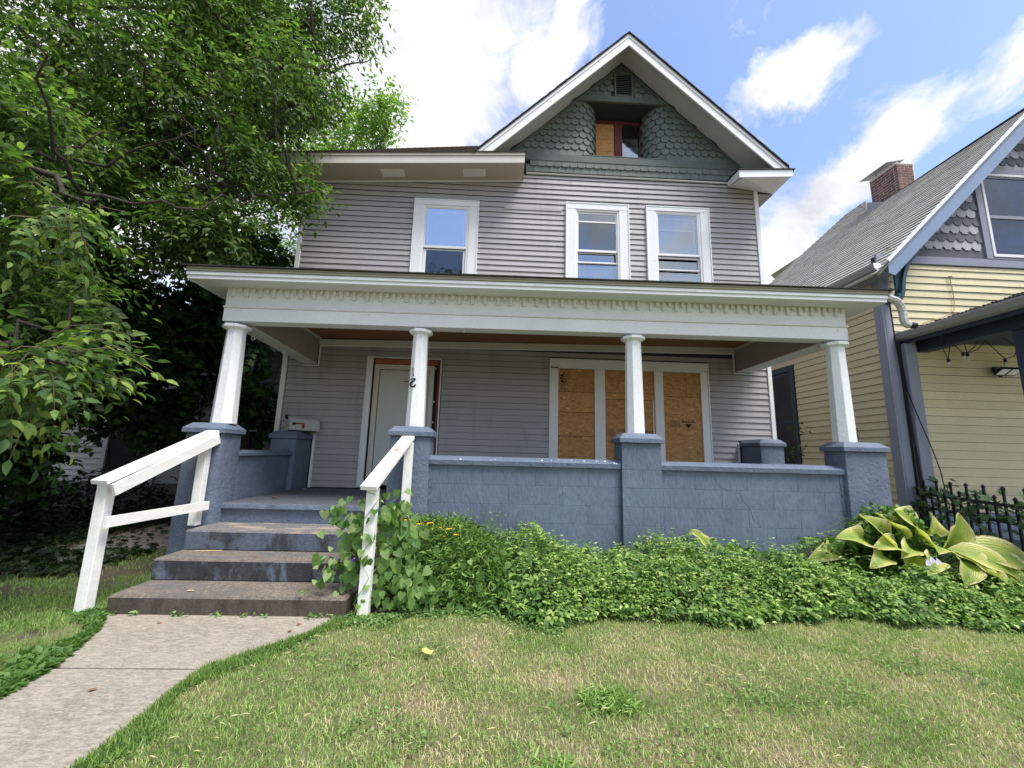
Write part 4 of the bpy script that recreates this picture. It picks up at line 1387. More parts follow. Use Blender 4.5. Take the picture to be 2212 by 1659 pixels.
# ---- gable
AP = Vector((2.27, 0, 9.28))
LF = Vector((-0.52, 0, 6.60))
RF = Vector((5.13, 0, 6.60))
YF = 6.42
def rake(foot, name='rake_board'):
    d = (AP - foot).normalized()
    n = Vector((-d.z, 0, d.x)) if foot.x < AP.x else Vector((d.z, 0, -d.x))
    if n.z > 0: n = -n
    w = 0.172
    def q(p, off, y): return (p.x + n.x * off, y, p.z + n.z * off)
    f2 = foot
    # board face: top edge from foot to apex; lower edge parallel, cut vertical at the apex
    lowapex = AP - Vector((0, 0, w / abs(n.z)))
    lowfoot = foot + n * w
    t = (foot.z - lowfoot.z) / d.z
    lowfoot = lowfoot + d * t
    mb = MB()
    a, b, c, e = foot, AP, lowapex, lowfoot
    mb.add([(p.x, y, p.z) for y in (YF, YF + 0.028) for p in (a, b, c, e)],
           [(0, 1, 2, 3), (7, 6, 5, 4), (0, 4, 5, 1), (1, 5, 6, 2), (2, 6, 7, 3), (3, 7, 4, 0)])
    o = mb.build(name, 'white_trim', house)
    # thin upper moulding
    w2 = 0.05
    la = AP - Vector((0, 0, w2 / abs(n.z)))
    lf = foot + n * w2
    mb = MB()
    mb.add([(p.x, y, p.z) for y in (YF - 0.014, YF - 0.001) for p in (a, b, la, lf)],
           [(0, 1, 2, 3), (7, 6, 5, 4), (0, 4, 5, 1), (1, 5, 6, 2), (2, 6, 7, 3), (3, 7, 4, 0)])
    mb.build('rake_moulding', 'white_trim', house)
    # soffit under the overhang, following the slope
    o1, o2 = 0.085, 0.10
    mb = MB()
    sa = AP - Vector((0, 0, o1 / abs(n.z)))
    sf = foot + n * o1
    sb = AP - Vector((0, 0, o2 / abs(n.z)))
    sg = foot + n * o2
    mb.add([(p.x, y, p.z) for y in (YF + 0.029, 6.945) for p in (sf, sa, sb, sg)],
           [(0, 1, 2, 3), (7, 6, 5, 4), (0, 4, 5, 1), (1, 5, 6, 2), (2, 6, 7, 3), (3, 7, 4, 0)])
    mb.build('rake_soffit', 'soffit_grey', house)
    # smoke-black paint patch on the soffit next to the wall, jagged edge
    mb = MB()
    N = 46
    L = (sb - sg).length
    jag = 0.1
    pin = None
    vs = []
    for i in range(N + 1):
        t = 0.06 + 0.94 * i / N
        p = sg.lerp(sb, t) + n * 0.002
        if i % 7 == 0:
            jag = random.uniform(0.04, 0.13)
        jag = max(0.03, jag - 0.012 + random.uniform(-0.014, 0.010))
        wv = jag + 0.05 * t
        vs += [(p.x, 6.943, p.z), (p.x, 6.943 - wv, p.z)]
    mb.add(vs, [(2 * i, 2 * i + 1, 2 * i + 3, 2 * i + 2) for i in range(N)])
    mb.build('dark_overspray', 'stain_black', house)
    # trim moulding where the soffit meets the shingled wall
    mb = MB()
    ta, tb = AP - Vector((0, 0, 0.14)), foot + n * 0.10
    mb.bar((tb.x, 6.925, tb.z - 0.01), (ta.x, 6.925, ta.z - 0.01), 0.03, 0.045, (0, 0, 1))
    mb.build('rake_trim', 'green_trim', house)


rake(LF)
rake(RF)
# roof planes of the gable
def rp(p, y): return (p.x, y, p.z + 0.02)
shingle_roof('gable_roof', rp(RF + Vector((0.09, 0, -0.085)), YF - 0.02), rp(RF + Vector((0.09, 0, -0.085)), 13.0), rp(AP, YF - 0.02), rp(AP, 13.0), 28, 'asphalt_shingle', house)
shingle_roof('gable_roof', rp(LF + Vector((-0.06, 0, -0.055)), 13.0), rp(LF + Vector((-0.06, 0, -0.055)), YF - 0.02), rp(AP, 13.0), rp(AP, YF - 0.02), 28, 'asphalt_shingle', house)
for foot, s in ((LF, -1), (RF, 1)):
    mb = MB()
    N = 40
    vs = []
    for i in range(N):
        p = foot.lerp(AP, i / N) + Vector((0, 0, 0.012)); q = foot.lerp(AP, (i + 1) / N) + Vector((0, 0, 0.012))
        h = random.uniform(0.018, 0.032)
        mb.hexa([(p.x, YF - .04, p.z), (q.x, YF - .04, q.z), (q.x, YF, q.z), (p.x, YF, p.z), (p.x, YF - .04, p.z + h), (q.x, YF - .04, q.z + h), (q.x, YF, q.z + h), (p.x, YF, p.z + h)])
    o = mb.build('shingle_edge', 'black_edge', house); o['kind'] = 'stuff'
# main hip roof behind
shingle_roof('main_roof', (-3.99, 6.40, 6.37), (0.33, 6.40, 6.63), (-0.77, 10.3, 9.95), (0.36, 10.3, 9.95), 30, 'asphalt_shingle', house)
shingle_roof('main_roof', (-3.99, 14.9, 6.37), (-3.99, 6.40, 6.37), (-0.77, 11.2, 9.95), (-0.77, 10.3, 9.95), 30, 'asphalt_shingle', house)
shingle_roof('main_roof', (5.25, 6.9, 6.57), (5.25, 14.9, 6.57), (2.3, 10.0, 9.6), (2.3, 11.2, 9.6), 26, 'asphalt_shingle', house)
B(-3.98, 0.39, 6.392, 6.42, 6.386, 6.40, 'shingle_edge', 'black_edge', tilt=TE, tx=EX)

# gable wall
lineL = lambda z: LF.x + (z - 6.60 + 0.13) / (9.28 - 6.60) * (AP.x - LF.x)
lineR = lambda z: RF.x - (z - 6.60 + 0.13) / (9.28 - 6.60) * (RF.x - AP.x)
YW = 6.955
mb = MB()
def gw(x0, x1, z0, z1, y0=YW, y1=YW + 0.05):
    n = 14
    for i in range(n):
        a, b = z0 + (z1 - z0) * i / n, z0 + (z1 - z0) * (i + 1) / n
        m_ = (a + b) / 2
        l, r = max(x0, lineL(m_) ), min(x1, lineR(m_))
        if r - l > 0.01: mb.box(l, r, y0, y1, a, b)
gw(-9, 1.42, 7.0, 8.30); gw(3.20, 9, 7.0, 8.30); gw(-9, 9, 8.28, 9.22)
mb.build('gable_wall', 'green_dark', house)
B(0.38, 4.66, YW, YW + 0.05, 6.60, 7.06, 'gable_wall', 'green_dark')
B(0.37, 4.66, 6.905, 6.954, 6.90, 7.045, 'belt_board', 'green_trim', c=0.004)
B(0.37, 4.60, 6.885, 6.954, 6.888, 6.899, 'belt_ledge', 'green_trim')
B(1.33, 3.34, 6.905, 6.954, 8.275, 8.40, 'belt_board', 'green_trim', c=0.004)
# fish-scale shingles
SW, SE = 0.155, 0.137
def scale_mesh(round_=True):
    w = SW * 0.485
    h = SE + 0.045
    pts = []
    if round_:
        pts = [(w * math.cos(math.pi + math.pi * k / 10), w * 0.98 + w * 0.98 * math.sin(math.pi + math.pi * k / 10)) for k in range(11)]
    else:
        pts = [(-w, 0.0), (-w * 0.25, 0.0), (-w * .1, .01), (w * .1, .01), (w * .25, 0.0), (w, 0.0)]
    poly = pts + [(w, h), (-w, h)]
    n = len(poly)
    m = MB()
    def yy(z, t): return -0.030 + 0.028 * z / h + t
    m.add([(x, yy(z, 0), z) for x, z in poly] + [(x, yy(z, 0.010), z) for x, z in poly],
          [tuple(range(n)), tuple(range(2 * n - 1, n - 1, -1))] + [(i, i + n, (i + 1) % n + n, (i + 1) % n) for i in range(n)])
    return m.mesh('shingle', 'green_shingle')
SC, SQ = scale_mesh(), scale_mesh(False)
row = 0
z = 7.045
RC = 0.39
while z < 9.2:
    off = (row % 2) * SW / 2
    if z < 8.26:
        # left side from the rake to the rolled reveal, measured along the surface
        for side in (0, 1):
            edge = 1.42 if side == 0 else 3.20
            arc = RC * 1.5708
            k = -40
            while k < 40:
                s = off + k * SW
                k += 1
                if side == 0:
                    d = s            # distance past the start of the curve
                    if d > arc * 0.98: continue
                    if d <= 0:
                        x, y, rz = edge + d, YW - 0.001, 0.0
                        if x < lineL(z + SE * .5) - 0.05: continue
                    else:
                        t = d / RC
                        x, y, rz = edge + RC * math.sin(t), YW + RC - RC * math.cos(t), t
                else:
                    d = s
                    if d > arc * 0.98: continue
                    if d <= 0:
                        x, y, rz = edge - d, YW - 0.001, 0.0
                        if x > lineR(z + SE * .5) + 0.05: continue
                    else:
                        t = d / RC
                        x, y, rz = edge - RC * math.sin(t), YW + RC - RC * math.cos(t), -t
                inst('shingle', SC if row else SQ, (x, y, z), house, (0, random.uniform(-.02, .02), rz))
    if z > 8.38:
        k = -12
        while k < 12:
            x = 2.30 + off + k * SW
            k += 1
            if x < lineL(z + SE * .5) - 0.04 or x > lineR(z + SE * .5) + 0.04: continue
            if 2.12 < x < 2.50 and z < 8.93: continue
            inst('shingle', SC, (x, YW - 0.001, z), house, (0, random.uniform(-.02, .02), 0))
    z += SE
    row += 1
    if row == 9:
        z = 8.385
        row = 10
# rolled reveals behind the scales
for sgn, ex in ((1, 1.42), (-1, 3.20)):
    mb = MB()
    vs = []
    for i in range(13):
        t = 1.5708 * i / 12
        vs += [(ex + sgn * RC * math.sin(t), YW + 0.003 + RC - RC * math.cos(t), 7.0), (ex + sgn * RC * math.sin(t), YW + 0.003 + RC - RC * math.cos(t), 8.30)]
    mb.add(vs, [(2 * i, 2 * i + 1, 2 * i + 3, 2 * i + 2) for i in range(12)])
    mb.build('rolled_reveal', 'green_dark', house)
B(1.38, 3.24, YW + 0.002, 7.55, 8.281, 8.30, 'reveal_ceiling', 'green_dark')
B(1.46, 3.16, 6.90, 7.50, 7.046, 7.062, 'window_sill', 'green_trim', c=0.003)
# attic window
mb = MB(); frame_rect(mb, 1.79, 2.84, 7.27, 8.25, 0.065, 7.345, 7.40, 0.06, 0.10)
aw = mb.build('window', 'red_trim', house)
aw['label'] = 'small red-framed attic window, left half boarded'
MB().box(2.245, 2.40, 7.335, 7.40, 7.275, 8.245, 0.004).build('mullion', 'red_trim', aw)
for z0, z1 in ((7.28, 7.55), (7.55, 7.83), (7.83, 8.19)):
    MB().box(1.856, 2.244, 7.375, 7.39, z0 + .002, z1 - .002, 0.001).build('strand_board', 'osb', aw)
MB().box(2.401, 2.774, 7.38, 7.383, 7.372, 8.189).build('pane', 'pane_mid', aw)
MB().box(2.401, 2.774, 7.42, 7.425, 7.372, 7.72).build('blind', 'blind_pale', aw)
B(1.2, 3.4, 7.50, 7.55, 7.0, 8.28, 'attic_wall', 'interior')
B(1.72, 1.80, 7.34, 7.40, 7.06, 8.28, 'window_casing', 'green_trim')
B(2.83, 2.90, 7.34, 7.40, 7.06, 8.28, 'window_casing', 'green_trim')
B(1.80, 2.83, 7.35, 7.40, 7.06, 7.269, 'window_casing', 'green_trim')
# louvre
mb = MB(); frame_rect(mb, 2.125, 2.51, 8.40, 8.96, 0.035, 6.90, 6.945, 0.035, 0.035)
lv = mb.build('louvre', 'green_trim', house)
MB().box(2.16, 2.475, 6.94, 6.944, 8.43, 8.93).build('backing', 'dark_gap', lv)
for k in range(11):
    z = 8.445 + k * 0.0435
    MB().hexa([(2.161, 6.905, z), (2.474, 6.905, z), (2.474, 6.935, z + .022), (2.161, 6.935, z + .022), (2.161, 6.905, z + .009), (2.474, 6.905, z + .009), (2.474, 6.935, z + .031), (2.161, 6.935, z + .031)]).build('slat', 'green_trim', lv)
# band of staggered shingles between gable and siding
n = 28
for k in range(n):
    x = 0.40 + 0.1515 * k
    if x > 4.58: break
    wv = 0.1515
    d = random.uniform(-0.004, 0.006)
    hi = MB()
    c = 0.026
    z0 = 6.665 + random.uniform(-.004, .004)
    # lower course: plain butts
    hi.prism([(x + .002, z0), (x + wv - .002, z0), (x + wv - .002, z0 + 0.15), (x + .002, z0 + 0.15)], 6.915, 6.935)
    hi.build('shingle', 'green_shingle', house)
    up = MB()
    z1 = 6.775
    up.prism([(x + wv * .5 + .002, z1 + 0.022), (x + wv * .5 + c, z1), (x + wv * 1.5 - c, z1), (x + wv * 1.5 - .002, z1 + 0.022), (x + wv * 1.5 - .002, z1 + 0.112), (x + wv * .5 + .002, z1 + 0.112)], 6.895, 6.914)
    up.build('shingle', 'green_shingle', house)
B(0.355, 4.62, 6.91, 6.954, 6.645, 6.66, 'flashing', 'black_edge')

# ================================================================== steps
steps = thing('steps', (-2.2, 4.3, 0), 'four-tread concrete front steps, stained black with worn blue paint', 'steps')
mb = MB(); mb.box(-3.12, -1.20, 3.69, 4.95, -0.04, 0.155, 0.018); mb.build('step', 'step_low', steps)
mb = MB(); mb.box(-3.115, -1.21, 4.09, 4.94, 0.150, 0.340, 0.016); mb.build('step', 'step_mid', steps)
mb = MB(); mb.box(-3.11, -1.215, 4.44, 4.943, 0.335, 0.530, 0.016); mb.build('step', 'step_high', steps)

# ================================================================== handrails
def handrail(name, label, base, posts, fascia, low, topb):
    t = thing(name, base, label, 'handrail', 'white wooden handrails beside the steps')
    for (x0, x1, y0, y1, z0, z1) in posts:
        MB().box(x0, x1, y0, y1, z0, z1, 0.004).build('post', 'white_rail', t)
    MB().bar(*topb).build('rail', 'white_rail', t)
    if fascia: MB().bar(*fascia).build('side_board', 'white_rail', t)
    if low: MB().bar(*low).build('lower_rail', 'white_rail', t)
    return t


hl = handrail('handrail', 'left white wooden handrail with a lower rail, ending at the tree-shaded pier', (-3.3, 4.2, 0),
         [(-3.375, -3.287, 3.70, 3.79, -0.02, 1.035), (-3.255, -3.165, 4.665, 4.745, 0.53, 1.46)],
         ((-3.205, 3.665, 0.985), (-3.113, 4.755, 1.455), 0.028, 0.10), ((-3.222, 3.665, 0.725), (-3.112, 4.735, 0.735), 0.026, 0.088),
         ((-3.30, 3.63, 1.050), (-3.185, 4.755, 1.530), 0.145, 0.036))
hr = handrail('handrail', 'right white wooden handrail overgrown with heart-leaved vine', (-1.05, 4.2, 0),
         [(-1.108, -1.018, 3.70, 3.79, -0.02, 1.045), (-1.018, -0.930, 4.665, 4.745, 0.45, 1.47)],
         None, None, ((-1.073, 3.63, 1.055), (-1.000, 4.755, 1.530), 0.140, 0.036))
for (x, y, z, s) in ((-1.03, 4.37, 1.386, 0.05), (-1.055, 4.05, 1.252, 0.025), (-1.07, 3.70, 1.104, 0.012)):
    mb = MB()
    pts = []
    for k in range(7):
        a = k / 7 * 6.28
        dx, dy = 0.35 * s * math.cos(a) * random.uniform(.6, 1.2), s * math.sin(a) * random.uniform(.7, 1.2)
        pts.append((x + dx + dy * .3, y + dy, z + dy * 0.427 + 0.0015))
    mb.add(pts, [tuple(range(7))])
    mb.build('flaked_paint', 'bare_wood', hr)

# ================================================================== mailbox
mbx = thing('mailbox', (-3.24, 6.48, 1.635), 'grey metal mailbox with red flag on the porch pier in the far left corner', 'mailbox')
ang = math.radians(-38)
def ml(p):
    x, y, z = p
    return (-3.24 + x * math.cos(ang) - y * math.sin(ang), 6.50 + x * math.sin(ang) + y * math.cos(ang), 1.652 + z)
def mbuild(mb, name, m, smooth=False):
    mb.v = [ml(p) for p in mb.v]
    return mb.build(name, m, mbx, smooth)
arch = [(-0.083, 0.0), (0.083, 0.0)] + [(0.083 * math.cos(math.pi * k / 12), 0.125 + 0.083 * math.sin(math.pi * k / 12)) for k in range(13)]
mbuild(MB().prism(arch[::-1], 0.0, 0.47), 'body', 'mailbox_grey')
arch2 = [(x * 1.05, z * 1.03 - 0.003) for x, z in arch]
mbuild(MB().prism(arch2[::-1], -0.014, -0.001), 'door', 'mailbox_grey')
mbuild(MB().prism([(-.03, .19), (-.026, .225), (-.008, .235), (.012, .222), (.014, .19), (.008, .165), (-.006, .165)][::-1], -0.045, -0.015), 'latch', 'black_plastic')
mbuild(MB().prism([(-.035, .085), (.035, .085), (.018, .06), (.015, .045), (-.015, .045), (-.018, .06)][::-1], -0.0155, -0.0148), 'emblem', 'metal_flash')
mbuild(MB().box(0.084, 0.10, 0.02, 0.07, 0.075, 0.115, 0.003), 'flag_clip', 'black_plastic')
mbuild(MB().box(0.086, 0.094, 0.071, 0.21, 0.092, 0.112, 0.003).box(0.086, 0.095, 0.175, 0.215, 0.03, 0.0915, 0.004), 'flag', 'mailbox_flag')
mbuild(MB().box(-0.06, 0.06, 0.03, 0.43, -0.022, -0.001), 'base', 'black_plastic')

# ================================================================== neighbouring house on the right
XN, YN = 6.33, 6.20
nb = thing('house', (8.5, 8.5, 0), 'yellow clapboard house on the right with shingled gable, blue rake board and brick chimney', 'house')


def NB(x0, x1, y0, y1, z0, z1, name, m, c=0.0, parent=None):
    return MB().box(x0, x1, y0, y1, z0, z1, c).build(name, m, parent or nb)


NB(XN + 0.004, XN + 0.10, YN + 0.1, 14, 0.0, 4.65, 'side_wall', 'interior')
NB(XN + 0.004, 12.4, YN + 0.004, YN + 0.09, 0.0, 4.85, 'front_wall', 'interior')
lapped_boards('y', XN, YN + 0.13, 13.8, 0.70, 4.55, 0.1235, [(8.28, 9.4, 1.1, 3.45)], 'yellow_board', nb, sgn=-1, proud=0.020, maxlen=5)
lapped_boards('x', YN, XN + 0.14, 12.4, 3.40, 4.72, 0.1235, [], 'yellow_peel', nb, proud=0.020, maxlen=5)
lapped_boards('x', YN, 6.72, 12.4, 0.68, 3.39, 0.1335, [], 'yellow_board', nb, proud=0.014, maxlen=5)
NB(XN - 0.03, XN - 0.001, YN - 0.025, YN + 0.125, 0.2, 4.50, 'corner_board', 'lavender_trim', 0.004)
NB(XN - 0.001, XN + 0.135, YN - 0.03, YN - 0.001, 0.2, 4.72, 'corner_board', 'lavender_trim', 0.004)
NB(6.53, 6.715, YN - 0.10, YN - 0.001, 0.2, 3.30, 'pilaster', 'lavender_trim', 0.006)
NB(XN - 0.02, 12.4, YN - 0.035, YN - 0.001, 4.725, 4.865, 'belt_board', 'lavender_trim', 0.004)
NB(XN - 0.02, XN + 0.0, YN, 14, 0.0, 0.69, 'foundation', 'foundation_blue')
NB(6.72, 12.4, YN - 0.06, YN + 0.0, 0.0, 0.675, 'foundation', 'foundation_blue')
# side window
mb = MB()
for (a, b, c_, d) in ((8.30, 8.42, 1.15, 3.42), (9.22, 9.34, 1.15, 3.42)):
    mb.box(XN - 0.035, XN - 0.001, a, b, c_, d, 0.003)
mb.box(XN - 0.036, XN - 0.001, 8.421, 9.219, 3.30, 3.42, 0.003)
sw = mb.build('window', 'navy_trim', nb)
mb = MB(); mb.box(XN + 0.0, XN + 0.02, 8.43, 8.47, 1.2, 3.28); mb.box(XN + 0.0, XN + 0.02, 9.17, 9.21, 1.2, 3.28); mb.box(XN + 0.0, XN + 0.02, 8.471, 9.169, 2.19, 2.24); mb.box(XN, XN + .02, 8.471, 9.169, 3.23, 3.28); mb.build('sash', 'navy_trim', sw)
MB().box(XN + 0.021, XN + 0.023, 8.43, 9.21, 1.2, 3.28).build('pane', 'pane_dark', sw)
MB().box(XN + 0.05, XN + 0.052, 8.55, 9.21, 1.2, 3.2).build('curtain', 'interior', sw)

# roof: left slope z = 4.6 + (x - 6.23)
RX = 9.33
def rz(x): return 4.62 + (x - 6.23)
shingle_roof('roof', (5.96, 12.9, rz(5.96)), (5.96, 5.83, rz(5.96)), (RX, 9.9, rz(RX)), (RX, 5.83, rz(RX)), 34, 'grey_shingle', nb, thick=0.022)
shingle_roof('roof', (5.97, 13.0, rz(5.97) - .02), (5.97, 5.9, rz(5.97) - .02), (10.45, 10.9, 8.85), (10.45, 10.3, 8.85), 45, 'grey_shingle', nb, thick=0.022)
shingle_roof('roof', (8.6, 8.3, 6.96), (12.4, 8.3, 6.96), (10.42, 10.5, 8.86), (10.8, 10.5, 8.86), 20, 'grey_shingle', nb, thick=0.016)
shingle_roof('roof', (12.9, 5.83, rz(5.80)), (12.9, 12.9, rz(5.8)), (RX + .01, 5.83, rz(RX)), (RX + .01, 12.9, rz(RX)), 30, 'grey_shingle', nb, thick=0.016)
mb = MB(); mb.tube([(RX, 5.80, rz(RX) + .02), (RX, 7.0, rz(RX) + .01), (RX, 8.0, rz(RX) - .01), (RX, 8.75, rz(RX) - .02)], 0.035, 6); mb.build('ridge_cap', 'black_edge', nb)
# rake board and fascia
mb = MB()
a0, a1 = Vector((6.17, 0, 4.54)), Vector((RX, 0, 7.70))
mb.add([(p.x, y, p.z) for y in (5.85, 5.885) for p in (a0, a1, a1 - Vector((0, 0, .30)), a0 + Vector((0.15, 0, -.15)), a0 + Vector((0.10, 0, -.20)), a0 + Vector((0.0, 0, -.17)))],
       [(0, 1, 2, 3, 4, 5), (11, 10, 9, 8, 7, 6), (0, 6, 7, 1), (1, 7, 8, 2), (2, 8, 9, 3), (3, 9, 10, 4), (4, 10, 11, 5), (5, 11, 6, 0)])
mb.build('rake_board', 'sky_trim', nb)
mb = MB(); mb.bar((6.16, 5.838, 4.575), (RX, 5.838, 7.745), 0.022, 0.05); mb.build('rake_moulding', 'white_trim', nb)
mb = MB(); mb.add([(6.20, 5.886, 4.50), (RX, 5.886, 7.63), (RX, 6.195, 7.63), (6.20, 6.195, 4.50), (6.20, 5.886, 4.52), (RX, 5.886, 7.65), (RX, 6.195, 7.65), (6.20, 6.195, 4.52)],
                  [(3, 2, 1, 0), (4, 5, 6, 7), (0, 1, 5, 4), (2, 3, 7, 6), (1, 2, 6, 5), (3, 0, 4, 7)]); mb.build('rake_soffit', 'sky_trim', nb)
# gable wall with patterned shingles
mb = MB()
for i in range(20):
    z0 = 4.87 + i * 0.14
    l = 6.23 + (z0 + .14 - 4.62) + 0.04
    mb.box(l, 12.4 - (z0 - 4.6), YN + 0.002, YN + 0.09, z0, z0 + 0.14)
mb.build('gable_wall', 'lavender_trim', nb)
NB(6.55, 12.0, YN - 0.010, YN + 0.001, 4.868, 5.02, 'base_panel', 'slate_shingle_dark')
PW = 0.172
def tab(kind, m):
    w = PW * 0.485
    h = 0.20
    if kind == 'scale':
        pts = [(w * math.cos(math.pi + math.pi * k / 8), w * .9 + w * .9 * math.sin(math.pi + math.pi * k / 8)) for k in range(9)]
    else:
        pts = [(-w, 0.055), (-w * .82, 0.035), (-w * .62, 0.03), (-w * .55, 0.0), (w * .55, 0.0), (w * .62, 0.03), (w * .82, 0.035), (w, 0.055)]
    poly = pts + [(w, h), (-w, h)]
    n = len(poly)
    mb = MB()
    mb.add([(x, -0.022 + 0.018 * z / h, z) for x, z in poly] + [(x, -0.010 + 0.018 * z / h, z) for x, z in poly],
           [tuple(range(n)), tuple(range(2 * n - 1, n - 1, -1))] + [(i, i + n, (i + 1) % n + n, (i + 1) % n) for i in range(n)])
    return mb.mesh('shingle', m)
TM = {(k, m): tab(k, m) for k in ('scale', 'tab') for m in ('slate_shingle_light', 'slate_shingle_dark')}
rows_ = [('tab', 'l'), ('tab', 'd'), ('tab', 'l'), ('scale', 'd'), ('scale', 'l'), ('tab', 'd'), ('tab', 'l'), ('tab', 'd'), ('tab', 'l'), ('tab', 'd'), ('tab', 'l'), ('tab', 'd'), ('tab', 'l'), ('tab', 'd'), ('tab', 'l')]
for r, (kd, lt) in enumerate(rows_):
    z = 5.02 + 0.153 * r
    for k in range(-2, 28):
        x = 6.6 + (r % 2) * PW / 2 + k * PW
        if x < 6.23 + (z + .20 - 4.62) + 0.13 or x > 10.2 or x > 12.4 - (z - 4.6): continue
        if 8.26 < x < 9.62 and z < 6.52: continue
        inst('shingle', TM[(kd, 'slate_shingle_light' if lt == 'l' else 'slate_shingle_dark')], (x, YN - 0.001, z), nb, (0, random.uniform(-.02, .02), 0))
# gable window
mb = MB(); frame_rect(mb, 8.28, 9.60, 4.87, 6.62, 0.11, YN - 0.04, YN - 0.001, 0.11, 0.03); gwn = mb.build('window', 'lavender_trim', nb); gwn['label'] = 'gable window with pale frame and lace curtain'
mb = MB(); frame_rect(mb, 8.40, 9.48, 4.91, 6.50, 0.045, YN - 0.05, YN - 0.003, 0.045, 0.05); mb.build('sash', 'white_trim', gwn)
mb = MB(); frame_rect(mb, 8.447, 9.433, 4.962, 6.453, 0.03, YN - 0.03, YN - 0.005, 0.03, 0.02); mb.box(8.478, 9.40, YN - 0.03, YN - 0.005, 5.64, 5.70, .003); mb.build('sash', 'lavender_trim', gwn)
MB().box(8.478, 9.40, YN - 0.015, YN - 0.013, 4.985, 6.42).build('pane', 'pane_dark', gwn)
MB().box(8.478, 9.40, YN - 0.010, YN - 0.008, 4.985, 6.42).build('curtain', 'curtain_blue', gwn)
# eave gutter
mb = MB()
gp = [(5.96, 4.335), (5.90, 4.36), (5.87, 4.43), (5.875, 4.455), (5.885, 4.455), (5.885, 4.43), (5.91, 4.37), (5.99, 4.35), (5.99, 4.45), (6.0, 4.45), (6.0, 4.335)]
mb.prism([(x + 0.10, z + 0.10) for x, z in gp], 5.90, 13.0, 'y')
g_ = mb.build('gutter', 'gutter_grey', nb)
MB().prism([(5.97, 4.555), (6.095, 4.555), (6.10, 4.435), (6.02, 4.435), (5.975, 4.48)], 5.893, 5.899, 'y').build('gutter_end', 'white_trim', g_)
NB(6.10, 6.33, 5.90, 13.0, 4.40, 4.42, 'eave_soffit', 'lavender_trim')
NB(6.10, 6.12, 5.90, 13.0, 4.42, 4.50, 'fascia', 'lavender_trim')
mb = MB(); mb.tube([(6.03, 6.62, 4.44), (6.03, 6.62, 4.34), (6.06, 6.62, 4.28), (6.14, 6.55, 4.22), (6.24, 6.5, 4.17), (6.29, 6.45, 4.12)], 0.042, 8); mb.build('downspout', 'white_metal', nb)
# carved bracket under the rake
mb = MB()
cv = [(6.79, 4.80), (6.69, 4.70), (6.60, 4.58), (6.54, 4.44), (6.49, 4.28), (6.47, 4.14), (6.43, 4.02)]
for (ax, az), (bx, bz) in zip(cv, cv[1:]):
    mb.bar((ax, 6.0, az), (bx, 6.0, bz), 0.13, 0.055, (1, 0, -1))
    for t in (0.2, 0.6):
        x, z = ax + (bx - ax) * t, az + (bz - az) * t
        mb.box(x, x + 0.045, 5.95, 6.05, z - 0.02, z + 0.018, 0.004)
mb.prism([(6.40, 4.50), (6.69, 4.70), (6.60, 4.58), (6.54, 4.44), (6.49, 4.28), (6.40, 4.12)], 5.99, 6.02, 'y')
mb.box(6.37, 6.45, 5.94, 6.19, 3.98, 4.08, 0.01)
mb.build('bracket', 'teal_bracket', nb)
# side porch roof, gutter, beam, post
def pz(x): return 3.455 + 0.354 * (x - 6.58)
shingle_roof('porch_roof', (6.56, 6.18, pz(6.56)), (6.56, 3.4, pz(6.56)), (10.6, 6.18, pz(10.6)), (10.6, 3.4, pz(10.6)), 26, 'black_shingle', nb, thick=0.014)
mb = MB()
for k in range(30):
    x = 6.62 + k * 0.08
    mb.box(x, x + 0.075, YN - 0.045, YN - 0.022, pz(x) + 0.02, pz(x) + 0.05 + random.random() * 0.02)
o = mb.build('flashing', 'black_edge', nb)
mb = MB()
mb.prism([(x + 0.57, z - 0.98) for x, z in gp], 3.4, 6.34, 'y')
g2_ = mb.build('gutter', 'gutter_grey', nb)
MB().prism([(6.47, 3.475), (6.565, 3.475), (6.57, 3.355), (6.49, 3.355), (6.455, 3.40)], 6.341, 6.347, 'y').build('gutter_end', 'gutter_grey', g2_)
NB(6.575, 6.60, 3.4, 6.17, 3.30, 3.44, 'fascia', 'navy_trim')
NB(6.80, 6.98, 3.4, 6.17, 3.175, 3.345, 'porch_beam', 'navy_trim', 0.004)
NB(6.58, 10.6, 3.4, 6.165, 3.346, 3.365, 'porch_ceiling', 'navy_trim')
NB(6.84, 6.98, 4.84, 4.98, 0.0, 3.174, 'porch_post', 'navy_trim', 0.006)
NB(6.80, 10.6, 3.4, 6.13, 0.35, 0.45, 'porch_floor', 'foundation_blue')
# chimney
ch = NB(9.418, 9.842, 8.408, 9.112, 7.0, 8.50, 'chimney', 'mortar')
bf = {L: MB().box(0, L, 0, 0.03, 0, 0.056, 0.004).mesh('brick', 'brick_red') for L in (0.195, 0.095, 0.06)}
for r in range(21):
    z = 7.06 + r * 0.0685
    if z > 8.44: break
    # front face
    x = 9.41
    seq = [0.195, 0.195] if r % 2 else [0.095, 0.195, 0.095]
    for L in seq:
        if x + L <= 9.86:
            inst('brick', bf[L], (x, 8.40, z), ch)
        x += L + 0.012
    yy = 9.112
    first = True
    while yy > 8.46:
        L = 0.095 if (first and r % 2) else 0.195
        first = False
        if yy - L < 8.40: L = 0.095
        if yy - L < 8.40: L = 0.06
        inst('brick', bf[L], (9.41, yy, z), ch, (0, 0, -math.pi / 2))
        yy -= L + 0.012
MB().box(9.40, 9.84, 8.40, 9.12, 8.505, 8.535, 0.006).build('crown', 'mortar', ch)
mb = MB(); mb.hexa([(9.28, 8.50, 8.60), (9.66, 8.42, 8.64), (9.66, 9.2, 8.66), (9.28, 9.25, 8.62), (9.28, 8.50, 8.612), (9.66, 8.42, 8.652), (9.66, 9.2, 8.672), (9.28, 9.25, 8.632)]); mb.build('cap', 'metal_flash', ch)
